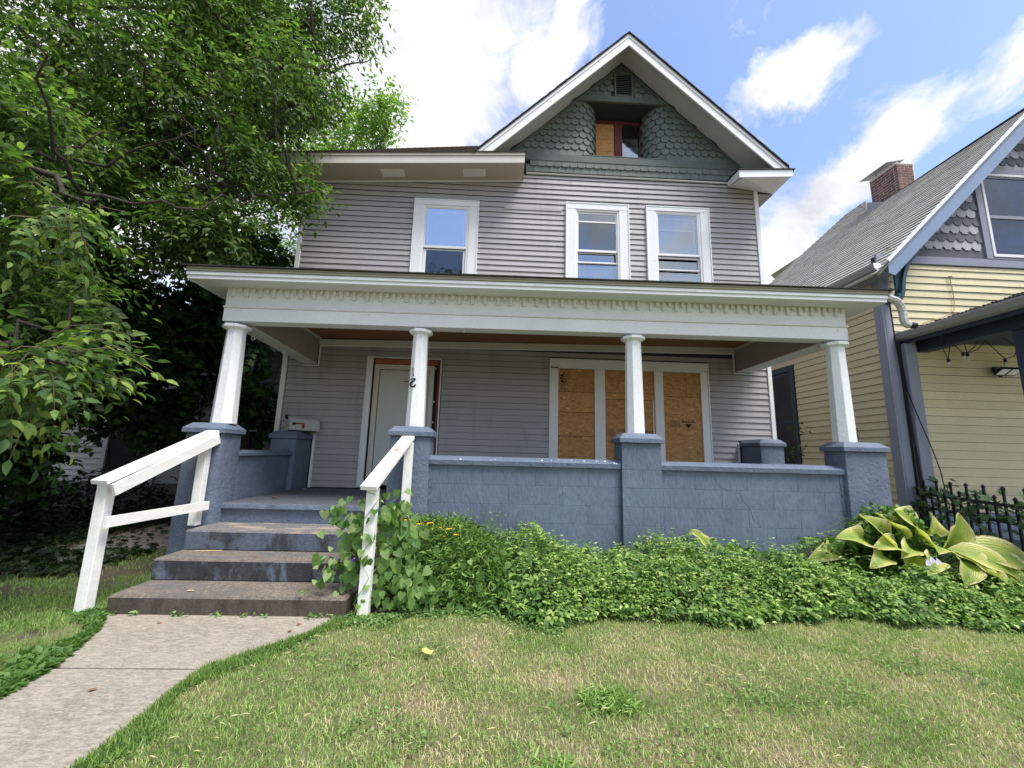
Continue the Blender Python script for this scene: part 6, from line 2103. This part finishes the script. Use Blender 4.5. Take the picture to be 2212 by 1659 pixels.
# feathery coneflower clump left of the bed
cf = thing('coneflower_plant', (-0.55, 4.3, 0), 'clump of yellow coneflowers with feathery foliage beside the right handrail', 'plant')
n = 6500
x = rng.uniform(-0.98, 0.15, n); y = rng.uniform(3.85, 4.70, n)
hgt = (0.70 - 0.50 * np.clip((x + 0.35), 0, 1)) * np.clip((y - 3.78) * 3.2, .35, 1)
P = np.stack([x, y, hgt * rng.random(n) ** .55], 1)
L = rng.uniform(.035, .085, n)
leaves('foliage', P, rng.normal(size=(n, 3)) * [1, .8, .7] + [0, -.2, .3], rng.normal(size=(n, 3)) + [0, -.6, .6], L, L * .28, 'lance', 'leaf_cover', cf, tint=rng.random(n) * .8)['kind'] = 'stuff'
mb = MB()
FL = [(-0.35, 4.15, .60), (-0.70, 4.1, .70), (-0.83, 4.12, .73), (-0.60, 4.1, .71), (-0.42, 4.1, .66), (-0.90, 4.12, .72), (-0.77, 4.3, .655), (-0.745, 4.28, .64), (-0.67, 4.3, .665), (-0.66, 4.3, .625), (-0.62, 4.32, .63), (-0.54, 4.3, .635), (-1.01, 4.1, .52), (-0.55, 4.3, .53), (-0.47, 4.3, .555), (-0.98, 4.15, .64), (-0.88, 4.2, .60)]
for (fx, fy, fz) in FL:
    mb.tube([(fx + .02, fy + .02, 0), (fx + .01, fy, fz * .5), (fx, fy, fz)], .0025, 4, cap=False)
mb.build('stems', 'weed', cf)
for (fx, fy, fz) in FL:
    f_ = MB()
    m = 9
    tl = rng.normal(size=2) * .4
    for k in range(m):
        a = 2 * math.pi * k / m
        ca, sa = math.cos(a), math.sin(a)
        r0, r1 = .006, .036 * rng.uniform(.8, 1.1)
        dr = -.012 * rng.uniform(.4, 1.6)
        w_ = .009
        f_.add([(fx + r0 * ca, fy + r0 * sa, fz), (fx + (r1 * .6) * ca - w_ * sa, fy + (r1 * .6) * sa + w_ * ca, fz + dr * .3), (fx + r1 * ca, fy + r1 * sa, fz + dr), (fx + (r1 * .6) * ca + w_ * sa, fy + (r1 * .6) * sa - w_ * ca, fz + dr * .3)], [(0, 1, 2, 3)])
    fo = f_.build('flower', 'petal_yellow', cf)
    MB().lathe([(.008, fz - .002), (.009, fz + .006), (.004, fz + .013)], fx, fy, 8).build('flower_centre', 'cone_brown', fo)
# long wispy stalks right of the flowers
mb = MB(); P = []; D = []; LL = []
for k in range(46):
    x0 = rng.uniform(-0.75, -0.1); y0 = rng.uniform(4.2, 4.65); tipx = x0 + rng.uniform(.0, .45); tipz = rng.uniform(.5, .80) - .25 * max(0, tipx)
    pts = [(x0 + (tipx - x0) * t ** 1.6, y0, .15 + (tipz - .15) * t) for t in (0, .3, .6, .8, 1)]
    mb.tube(pts, .0018, 3, cap=False)
    for q in pts[2:]:
        for s_ in range(3):
            P.append(q); D.append(rng.normal(size=3) + [0.3, 0, .4]); LL.append(rng.uniform(.02, .045))
mb.build('stems', 'weed', cf)
P = np.array(P); LL = np.array(LL)
leaves('foliage', P, np.array(D), rng.normal(size=P.shape) + [0, -.5, .5], LL, LL * .22, 'diamond', 'leaf_cover', cf, tint=rng.uniform(.4, 1, len(P)))['kind'] = 'stuff'

# heart-leaved vine on the right handrail
vn = thing('morning_glory_vine', (-1.05, 3.9, 0), 'heart-leaved vine with a dark purple flower climbing the right handrail post', 'vine')
def put_hearts(parent, C, R, n, L0, L1, seed, m='leaf_heart', nrm=(0, -.8, .5), shape='heart'):
    r_ = np.random.default_rng(seed)
    P = np.array(C) + r_.normal(size=(n, 3)) * np.array(R)
    P[:, 2] = np.maximum(P[:, 2], .02)
    D = r_.normal(size=(n, 3)) * [.6, .3, .25] + [0, -.25, -.9]
    L = r_.uniform(L0, L1, n)
    return P, D, np.array(nrm) + r_.normal(size=(n, 3)) * .4, L
parts_ = [put_hearts(vn, c, r, n_, a, b, i) for i, (c, r, n_, a, b) in enumerate((((-1.26, 3.78, .78), (.10, .05, .09), 34, .06, .10), ((-1.22, 3.85, .50), (.09, .06, .13), 44, .07, .115),
     ((-0.93, 3.95, .82), (.09, .08, .08), 60, .05, .085), ((-0.90, 3.95, .55), (.12, .10, .16), 110, .05, .10), ((-0.85, 3.85, .2), (.16, .08, .12), 110, .05, .10), ((-1.30, 3.75, .38), (.08, .05, .10), 16, .05, .08),
     ((-1.07, 3.69, .62), (.04, .008, .14), 8, .06, .095), ((-1.06, 3.69, .16), (.03, .008, .05), 2, .04, .055), ((-0.55, 3.88, .12), (.3, .06, .07), 60, .04, .08), ((0.2, 4.0, .3), (.5, .2, .12), 40, .05, .08)))]
Pp = np.concatenate([p[0] for p in parts_]); Dd = np.concatenate([p[1] for p in parts_]); Nn_ = np.concatenate([p[2] for p in parts_]); Ll = np.concatenate([p[3] for p in parts_])
for a, b in ((0, 34),):
    pass
me_n = len(Pp)
bigs = [i for i in range(me_n) if Ll[i] > .078 and Pp[i][0] < -0.8][:70]
mask = np.ones(me_n, bool); mask[bigs] = False
leaves('foliage', Pp[mask], Dd[mask], Nn_[mask], Ll[mask], Ll[mask] * .95, 'heart', 'leaf_heart', vn)['kind'] = 'stuff'
for i in bigs:
    leaves('leaf', Pp[i:i + 1], Dd[i:i + 1], Nn_[i:i + 1], Ll[i:i + 1], Ll[i:i + 1] * .95, 'heart', 'leaf_heart', vn)
mb = MB()
mb.tube([(-1.05, 3.66, 0.0), (-1.13, 3.68, .12), (-1.02, 3.67, .32), (-1.12, 3.68, .48), (-1.00, 3.69, .66), (-1.13, 3.69, .76), (-0.98, 3.7, .98), (-1.10, 3.68, 1.02)], .0028, 4)
mb.tube([(-1.15, 3.75, .35), (-1.28, 3.72, .42), (-1.42, 3.70, .30), (-1.52, 3.68, .22), (-1.60, 3.68, .18)], .002, 4)
mb.tube([(-1.2, 3.75, .5), (-1.36, 3.70, .52), (-1.45, 3.68, .40)], .002, 4)
mb.tube([(-.95, 3.9, .9), (-.85, 4.1, 1.0), (-.78, 4.2, .96)], .002, 4)
mb.build('stems', 'weed', vn)
r_ = np.random.default_rng(77)
q = np.array([(-1.32, 3.71, .42), (-1.38, 3.70, .36), (-1.42, 3.70, .30), (-1.46, 3.69, .27), (-1.50, 3.68, .22), (-1.55, 3.68, .2), (-1.60, 3.68, .18), (-1.40, 3.69, .48), (-1.45, 3.68, .40), (-1.36, 3.7, .53)])
leaves('foliage', q, r_.normal(size=q.shape) * .5 + [-.5, -.2, .2], r_.normal(size=q.shape) * .3 + [0, -.6, .8], np.full(len(q), .045), np.full(len(q), .036), 'heart', 'leaf_heart', vn, tint=np.full(len(q), .9))['kind'] = 'stuff'
mb = MB()
for k in range(12):
    a, b = 2 * math.pi * k / 12, 2 * math.pi * (k + 1) / 12
    for r0, r1, y0, y1 in ((.004, .014, 3.745, 3.73), (.014, .028, 3.73, 3.722)):
        mb.add([(-1.175 + r * math.cos(t), y_, .46 + r * math.sin(t)) for r, t, y_ in ((r0, a, y0), (r1, a, y1), (r1, b, y1), (r0, b, y0))], [(0, 1, 2, 3)])
fo = mb.build('flower', 'petal_violet', vn)
MB().lathe([(.006, .455), (.007, .460), (.004, .466)], -1.175, 3.735, 8).build('flower_centre', 'petal_pale', fo)

# ================================================================== hosta
hs = thing('hosta', (4.75, 4.45, 0), 'large yellow-green hosta with broad ribbed leaves at the foot of the right porch pier', 'plant')
def hosta_leaf(base, tip, width, sag, roll, seed, parent=hs, cup=.25):
    r_ = np.random.default_rng(seed)
    base, tip = np.array(base, float), np.array(tip, float)
    ax = tip - base; Lh = np.linalg.norm(ax); d = ax / Lh
    n0 = np.array([math.sin(roll), -0.75 * math.cos(roll), 0.75])
    s = np.cross(d, n0); s /= np.linalg.norm(s); nn = np.cross(s, d)
    NU, NV = 13, 11
    V, ac = [], []
    ph = r_.random() * 6
    for i in range(NU):
        t = i / (NU - 1)
        w = width * 1.15 * (math.sin(math.pi * min(1, t * 1.02 + .0) ** .72) ** .8 if t < .98 else .0) + .004
        w *= (1 if t > .12 else .75)
        for j in range(NV):
            v = -1 + 2 * j / (NV - 1)
            p = base + d * (Lh * t) + s * (w * .5 * v) + nn * (sag * math.sin(math.pi * t) - sag * .8 * t * t + cup * w * (abs(v) ** 1.6) * (1 - .6 * t) + .010 * math.sin(9 * t + ph + 2 * v) * abs(v) + .022 * math.sin(14 * t + ph) * max(0, abs(v) - .6))
            V.append(p); ac.append(v)
    F = [(i * NV + j, i * NV + j + 1, (i + 1) * NV + j + 1, (i + 1) * NV + j) for i in range(NU - 1) for j in range(NV - 1)]
    lp = [a for f in F for a in f]
    np_mesh('leaf', V, lp, [4 * k for k in range(len(F))], [4] * len(F), 'leaf_hosta', None, parent, {'across': ac}, True)
    mbs = MB()
    root = np.array([4.7, 4.6, .05]) if parent is hs else base + np.array([0.1, .05, -.3])
    mid = (root + base) / 2 + np.array([0, 0, .06])
    mbs.tube([tuple(root), tuple(mid), tuple(base)], [.010, .008, .006], 6)
    mbs.build('leaf_stalk', 'weed', parent)
HL = [((4.12, 4.5, .50), (3.62, 4.32, .63), .22, .05, .2, .25), ((4.30, 4.5, .50), (3.93, 4.36, .84), .20, .04, -.3, .5), ((4.48, 4.5, .55), (4.16, 4.42, .86), .14, .03, .6, .7),
      ((4.68, 4.55, .60), (4.36, 4.38, .90), .34, .05, -.2, .25), ((4.36, 4.45, .47), (3.98, 4.28, .55), .20, .06, .3, .3), ((4.50, 4.45, .48), (4.22, 4.24, .46), .18, .05, .1, .3),
      ((4.90, 4.5, .44), (5.05, 4.36, .86), .36, .04, .35, .32), ((4.75, 4.5, .62), (4.86, 4.5, .86), .20, .03, .6, .5), ((4.86, 4.4, .50), (5.36, 4.10, .26), .25, .07, .0, .2),
      ((5.05, 4.45, .48), (5.80, 4.20, .30), .34, .09, .1, .2), ((3.85, 4.6, .36), (3.42, 4.5, .36), .19, .10, .2, .3), ((4.9, 4.3, .40), (4.72, 4.12, .22), .22, .05, .3, .2),
      ((4.62, 4.35, .40), (4.35, 4.12, .33), .18, .05, .1, .3), ((5.15, 4.3, .36), (5.25, 4.02, .18), .2, .05, .1, .3), ((4.4, 4.65, .6), (4.05, 4.6, .68), .16, .05, 0, .4), ((4.75, 4.5, .50), (4.60, 4.22, .52), .26, .05, .2, .2), ((4.95, 4.4, .42), (4.98, 4.12, .36), .24, .06, 0, .2), ((5.25, 4.4, .42), (5.55, 4.08, .22), .26, .06, .1, .2), ((4.55, 4.5, .42), (4.30, 4.28, .30), .22, .06, .1, .2), ((5.1, 4.6, .55), (5.42, 4.5, .52), .26, .07, .1, .25), ((4.2, 4.45, .40), (3.88, 4.24, .36), .18, .06, .2, .2), ((5.0, 4.2, .32), (5.02, 3.98, .24), .10, .02, .1, .7)]
for i, (b_, t_, w_, sg, rl, cp) in enumerate(HL): hosta_leaf(b_, t_, w_, sg, rl, i + 1, cup=cp)
for (fx, fz) in ((4.36, .42), (4.47, .43), (4.41, .445)):
    mb = MB()
    for k in range(5):
        a = -1.9 + k * .22
        c_, s_ = math.cos(a), math.sin(a)
        mb.add([(fx, 4.16, fz + .03), (fx + .045 * c_ - .008, 4.145, fz + .03 + .045 * s_), (fx + .07 * c_, 4.14, fz + .03 + .07 * s_), (fx + .045 * c_ + .008, 4.145, fz + .03 + .045 * s_)], [(0, 1, 2, 3)])
    mb.build('flower', 'petal_pale', hs)
mb = MB(); mb.tube([(4.7, 4.5, .2), (4.62, 4.3, .46), (4.5, 4.18, .47), (4.36, 4.15, .455)], .004, 5); mb.build('flower_stalk', 'weed', hs)
lone = thing('hosta', (2.4, 4.6, 0), 'single browning hosta leaf standing in front of the cracked wall', 'plant')
hosta_leaf((2.37, 4.60, .44), (2.17, 4.58, .62), .11, .015, -.2, 55, lone, .15)
# vines round the pier and over the iron fence
iv = thing('ivy_vine', (6.2, 5.3, 0), 'broad-leaved vine woven through the black iron fence', 'vine')
m_ = 420
s_ = rng.random(m_) * flen
P = np.array([[FA.x + fd.x * s, FA.y + fd.y * s, 0] for s in s_]) + rng.normal(size=(m_, 3)) * [.05, .05, .13] + [0, -.02, .88]
P[:, 2] -= np.where(rng.random(m_) < .3, .25, 0)
L = rng.uniform(.07, .13, m_)
big = np.argsort(-P[:, 1] * 0 - L)[:70]
msk = np.ones(m_, bool); msk[big] = False
Dv = rng.normal(size=(m_, 3)) * [.8, .4, .2] + [0, -.4, -.35]; Nv = rng.normal(size=(m_, 3)) * .35 + [-.1, -.6, .8]
leaves('foliage', P[msk], Dv[msk], Nv[msk], L[msk], L[msk], 'maple', 'leaf_ivy', iv)['kind'] = 'stuff'
for i in big: leaves('leaf', P[i:i + 1], Dv[i:i + 1], Nv[i:i + 1], L[i:i + 1], L[i:i + 1], 'maple', 'leaf_ivy', iv)
mb = MB()
for z0 in (.98, .9, .8): mb.tube([(FA.x + fd.x * t * flen, FA.y + fd.y * t * flen - .02, z0 + .04 * math.sin(t * 19 + z0 * 9)) for t in [k / 30 for k in range(31)]], .004, 4)
mb.build('stems', 'twig', iv)
pv = thing('bindweed_clump', (4.2, 4.7, 0), 'tangled dark green bindweed at the foot of the right pier above the hosta', 'plant')
n = 2400
P = np.stack([rng.normal(4.30, .30, n), rng.uniform(4.42, 4.76, n), rng.uniform(.25, .90, n)], 1)
P[:, 2] = np.minimum(P[:, 2], .48 + .42 * np.exp(-((P[:, 0] - 4.42) / .32) ** 2) + rng.random(n) * .04)
L = rng.uniform(.035, .07, n)
leaves('foliage', P, rng.normal(size=(n, 3)) + [0, -.4, -.2], rng.normal(size=(n, 3)) * .5 + [0, -.7, .7], L, L * .7, 'lance', 'leaf_cover', pv, tint=rng.random(n) * .6)['kind'] = 'stuff'
mb = MB()
for k in range(16):
    a = rng.uniform(3.75, 4.3)
    mb.tube([(4.2, 4.7, .5), (a + .1, 4.7, rng.uniform(.5, .75)), (a - .1, 4.72, rng.uniform(.45, .8))], .002, 4)
mb.build('stems', 'weed', pv)
sp_ = thing('sapling', (4.1, 7.6, 0), 'sprig of weed behind the far right porch pier', 'plant')
mb = MB(); mb.tube([(5.45, 7.4, 0), (5.5, 7.3, 1.2), (5.45, 7.2, 1.95)], .006, 4); mb.tube([(5.5, 7.3, 1.2), (5.3, 7.2, 1.55), (5.1, 7.2, 1.62)], .004, 4); mb.build('stems', 'twig', sp_)
P = np.array([[5.45 + rng.normal() * .09, 7.2, 1.95 + rng.normal() * .06] for _ in range(26)] + [[5.25 + rng.normal() * .16, 7.2, 1.55 + rng.normal() * .06] for _ in range(40)])
leaves('foliage', P, rng.normal(size=P.shape), rng.normal(size=P.shape), np.full(len(P), .07), np.full(len(P), .03), 'lance', 'leaf_maple', sp_)['kind'] = 'stuff'

# ================================================================== lawn blades
def on_path(x, y):
    l = np.interp(y, [-3, 0.9, 2.3, 2.58, 2.865, 3.14, 3.42, 3.70], [-2.66, -2.66, -2.66, -2.645, -2.675, -2.80, -2.95, -3.13])
    r = np.interp(y, [-3, 0.9, 2.06, 2.4, 2.865, 3.02, 3.18, 3.34, 3.7], [-1.70, -1.70, -1.71, -1.725, -1.735, -1.62, -1.46, -1.31, -1.22])
    return (x > l) & (x < r) & (y < 3.72)
def blocked(x, y):
    st = (x > -3.13) & (x < -1.19) & (y > 3.67) & (y < 5)
    bed = (x > -1.15) & (y > bed_edge(x) + .03)
    hs_ = (x > -3.6) & (x < 4.8) & (y > 4.76)
    wk = (x > -5.65) & (x < -4.4) & (y > 5.8)
    return st | bed | hs_ | wk
def grass(name, label, n, xr, yr, hl, wd, lean, tintf, near=True, m='grass_blade'):
    x = rng.uniform(*xr, n); y = yr[0] + (yr[1] - yr[0]) * rng.random(n) ** 1.25
    ok = ~(on_path(x, y) | blocked(x, y)) & (np.abs(x) < 1.55 * y + .6)
    x, y = x[ok], y[ok]; n = len(x)
    t, keep = tintf(x, y)
    k = rng.random(n) < keep
    x, y, t = x[k], y[k], t[k]; n = len(x)
    L = rng.uniform(*hl, n); a = rng.random(n) * 6.283; ln = rng.uniform(*lean, n)
    dx, dy = np.cos(a) * ln, np.sin(a) * ln
    b = rng.random(n) * 6.283
    wx, wy = np.cos(b) * wd * .5, np.sin(b) * wd * .5
    base = np.stack([x, y, np.full(n, -.01)], 1)
    wv = np.stack([wx, wy, np.zeros(n)], 1) * rng.uniform(.7, 1.3, (n, 1))
    mid = base + np.stack([dx * L * .35, dy * L * .35, L * .62], 1)
    tip = base + np.stack([dx * L, dy * L, L * (1.0 - .35 * ln)], 1)
    V = np.stack([base - wv, base + wv, mid + wv * .8, mid - wv * .8, tip], 1).reshape(-1, 3)
    o = np.arange(n) * 5
    loops = np.stack([o, o + 1, o + 2, o + 3, o + 3, o + 2, o + 4], 1).ravel()
    st = np.stack([np.arange(n) * 7, np.arange(n) * 7 + 4], 1).ravel()
    ob = np_mesh(name, V, loops, st, None, m, np.repeat(t, 5))
    return tag(ob, label, 'grass', kind='stuff')
from mathutils import noise as mnoise
def nz(x, y, s, o=0):
    return np.array([mnoise.noise(Vector((a * s + o, b * s, o))) for a, b in zip(x, y)])
GX = np.linspace(-7, 8, 301); GY = np.linspace(1, 8, 141)
G1 = np.array([[mnoise.noise(Vector((a * 2.1, b * 2.6, .3))) + .5 * mnoise.noise(Vector((a * 6, b * 7, 4.))) for a in GX] for b in GY])
def lookup(x, y):
    i = np.clip(((x + 7) / 15 * 300).astype(int), 0, 300); j = np.clip(((y - 1) / 7 * 140).astype(int), 0, 140)
    return G1[j, i]
def lawn_tint(x, y):
    g = lookup(x, y)
    t = .41 + .42 * g + rng.normal(size=len(x)) * .22
    p = np.zeros(len(x))
    for (a, b, r) in PATCH:
        p = np.maximum(p, np.exp(-(((x - a) / (r * 1.25)) ** 2 + ((y - b) / r) ** 2)) )
    t = t + .42 * p
    # the path edge stays greener
    ed = np.exp(-np.abs(x + 1.45) * 2.2) * (y < 3.6)
    t = t - .06 * ed
    keep = 1 - .45 * np.clip(p, 0, 1)
    lf = x < -2.6
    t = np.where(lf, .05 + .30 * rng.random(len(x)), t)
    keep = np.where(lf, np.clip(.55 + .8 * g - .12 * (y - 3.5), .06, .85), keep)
    return np.clip(t, 0, 1), keep
grass('lawn_grass', 'short green and straw-coloured lawn grass in the foreground', 340000, (-5.5, 6.6), (1.75, 4.6), (.016, .040), .0032, (.2, 1.2), lawn_tint)
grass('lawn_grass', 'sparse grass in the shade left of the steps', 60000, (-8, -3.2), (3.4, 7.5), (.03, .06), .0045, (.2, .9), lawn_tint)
def clump_tint(x, y):
    g = lookup(x * 1.0 + .7, y)
    t = .12 + .35 * rng.random(len(x))
    return t, np.clip((g - .22) * 2.2, 0, 1)
grass('lawn_grass', 'taller greener clumps scattered through the lawn', 60000, (-5.5, 6.4), (1.75, 4.3), (.035, .075), .0038, (.3, 1.3), clump_tint)
def clover_patch(n):
    x = rng.uniform(-1.6, 6.0, n); y = rng.uniform(1.9, 3.9, n)
    g = lookup(x * .8 - 1.3, y * 1.1)
    ok = (g > .38) & ~on_path(x, y) & ~blocked(x, y)
    return x[ok], y[ok]
x, y = clover_patch(26000); n = len(x)
L = rng.uniform(.010, .022, n)
o = leaves('clover', np.stack([x, y, .008 + .022 * rng.random(n)], 1), rng.normal(size=(n, 3)) * [1, 1, .2], rng.normal(size=(n, 3)) * .35 + [0, 0, 1], L, L * .9, 'heart', 'leaf_heart', tint=.2 + .7 * rng.random(n))
tag(o, 'low clover patches growing in the lawn', 'ground cover', kind='stuff')
n = 1100
x = rng.uniform(-1.6, 5.5, n); y = rng.uniform(1.9, 4.0, n); ok = ~on_path(x, y) & ~blocked(x, y); x, y = x[ok], y[ok]; n = len(x)
L = rng.uniform(.02, .06, n)
o = leaves('thatch', np.stack([x, y, .014 + .012 * rng.random(n)], 1), rng.normal(size=(n, 3)) * [1, 1, .12], rng.normal(size=(n, 3)) * .3 + [0, 0, 1], L, L * .12, 'diamond', 'grass_blade', tint=np.full(n, .8))
tag(o, 'dry clippings lying on the lawn', 'thatch', kind='stuff')
# lusher fringe along the path
xs = rng.uniform(2.0, 3.65, 8000)
l_ = np.interp(xs, [2.06, 2.4, 2.865, 3.02, 3.18, 3.34, 3.7], [-1.71, -1.725, -1.735, -1.62, -1.46, -1.31, -1.22]) + np.abs(rng.normal(size=8000)) * .085 * (.6 + .5 * np.sin(xs * 9)) - .015
n = len(xs)
L = rng.uniform(.025, .065, n)
P = np.stack([l_, xs, np.zeros(n)], 1)
o = leaves('path_edge_grass', P, rng.normal(size=(n, 3)) * .6 + [-.25, 0, .9], rng.normal(size=(n, 3)), L, L * .09, 'diamond', 'weed', tint=rng.random(n))
tag(o, 'longer fresh grass leaning over the right edge of the path', 'grass', kind='stuff')
ys = rng.uniform(2.1, 3.75, 9000)
l_ = np.interp(ys, [2.3, 2.58, 2.865, 3.14, 3.42, 3.70], [-2.66, -2.645, -2.675, -2.80, -2.95, -3.13]) - np.abs(rng.normal(size=9000)) * .13 * (.5 + .5 * np.sin(ys * 7)) + .015
n = len(ys); L = rng.uniform(.025, .06, n)
o = leaves('path_edge_clover', np.stack([l_, ys, rng.random(n) * .03], 1), rng.normal(size=(n, 3)) * [1, 1, .4] + [0, 0, .3], rng.normal(size=(n, 3)) * .4 + [0, 0, 1], L, L * .6, 'diamond', 'leaf_heart', tint=rng.random(n) * .45)
tag(o, 'clover and broad weeds along the left edge of the path', 'ground cover', kind='stuff')
# clover along the bed edge and round the rail foot
n = 5000
x = rng.uniform(-1.5, 0.6, n); y = bed_edge(x) - np.abs(rng.normal(size=n)) * .09 + .03
L = rng.uniform(.012, .026, n)
ok = ~((x < -1.18) & (y > 3.68))
o = leaves('clover', np.stack([x, y, rng.random(n) * .03], 1)[ok], (rng.normal(size=(n, 3)) * [1, 1, .2])[ok], (rng.normal(size=(n, 3)) * .3 + [0, 0, 1])[ok], L[ok], L[ok], 'heart', 'leaf_heart', tint=rng.random(n)[ok])
tag(o, 'tiny clover leaves where the lawn meets the bed', 'ground cover', kind='stuff')
# tufts of coarse crabgrass in the lawn
for i, (tx_, ty_, r, c, lab) in enumerate(((0.69, 2.56, .17, 420, 'bright coarse grass tuft in the middle of the foreground lawn'), (0.30, 2.04, .12, 160, 'coarse grass tuft at the bottom edge of the lawn'))):
    P = np.stack([tx_ + np.clip(rng.normal(size=c), -1.6, 1.6) * r * .5, ty_ + np.clip(rng.normal(size=c), -1.6, 1.6) * r * .35, np.full(c, .005)], 1)
    dv = rng.normal(size=(c, 3)) * [1, 1, .2] + [0, 0, .55]
    L = rng.uniform(.03, .085, c)
    o = leaves('grass_tuft', P, dv, rng.normal(size=(c, 3)) * .4 + [0, 0, 1], L, L * .16, 'lance', 'weed')
    tag(o, lab, 'weed')
Pl = []
for wx in (-3.02, -2.85, -2.55, -2.5, -2.2, -2.0, -1.85, -1.45, -1.4, -1.3):
    Pl.append(np.stack([wx + rng.normal(size=9) * .03, 3.675 - rng.random(9) * .02, .01 + rng.random(9) * .035], 1))
P = np.concatenate(Pl); c = len(P)
L = rng.uniform(.012, .028, c)
o = leaves('seedling', P, rng.normal(size=(c, 3)) * .7 + [0, 0, .5], rng.normal(size=(c, 3)) * .3 + [0, -.4, 1], L, L * .9, 'heart', 'leaf_heart')
tag(o, 'tiny seedlings in the joint below the bottom step', 'weed', kind='stuff')

# ================================================================== litter
def fallen(label, x, y, z, L, m, rot, curl=.2):
    tv, tf = LEAVES['lance']
    mb = MB()
    c_, s_ = math.cos(rot), math.sin(rot)
    vs = []
    for a, b, h in tv:
        a, b = (a - .5) * L, b * L * .5
        vs.append((x + a * c_ - b * s_, y + a * s_ + b * c_, z + .006 + abs(b) * curl + .2 * L * h + .3 * curl * abs(a)))
    mb.add(vs, tf)
    o = mb.build('fallen_leaf', m)
    tag(o, label, 'leaf')
fallen('pale curled leaf on the lowest step', -2.54, 3.80, .157, .06, 'dry_leaf', .3)
fallen('red leaf on the path below the right end of the steps', -1.49, 3.52, .014, .045, 'red_leaf', .5)
fallen('dark brown leaf on the path just below the red leaf', -1.50, 3.40, .014, .045, 'dead_leaf', 1.2)
fallen('small brown leaf on the path below the left part of the steps', -2.55, 3.52, .014, .04, 'dead_leaf', .1)
fallen('brown leaf on the porch floor near the front edge', -2.74, 5.39, .744, .10, 'dead_leaf', .2, .4)
fallen('brown leaf on the porch floor by the back wall', -3.0, 6.3, .744, .09, 'dead_leaf', .8, .4)
fallen('white scrap on the porch floor near the door', -2.9, 6.55, .744, .09, 'white_trim', -.2, .4)
fallen('dark leaf fragment on the second step', -2.25, 4.2, .342, .05, 'dead_leaf', 1.0)
fallen('brown leaf on the path, left of the centre joint', -2.2, 2.62, .014, .05, 'dead_leaf', .9)
mb = MB(); mb.tube([(-2.93, 4.36, .348), (-2.80, 4.37, .352), (-2.68, 4.39, .350)], [.004, .006, .004], 6)
tag(mb.build('stick', 'dry_leaf'), 'short dry stick lying on the second step', 'stick')
mb = MB()
sy = [(-0.46, 3.10, .035), (-0.43, 3.085, .045), (-0.40, 3.06, .04), (-0.375, 3.05, .045), (-0.385, 3.02, .035), (-0.42, 3.04, .03), (-0.455, 3.07, .03)]
mb.add(sy + [(x, y, z + .004) for x, y, z in sy], [(6, 5, 4, 3, 2, 1, 0), (7, 8, 9, 10, 11, 12, 13)] + [(i, (i + 1) % 7, (i + 1) % 7 + 7, i + 7) for i in range(7)])
tag(mb.build('litter_scrap', 'scrap_yellow'), 'crumpled yellow scrap lying on the lawn below the bed', 'litter')
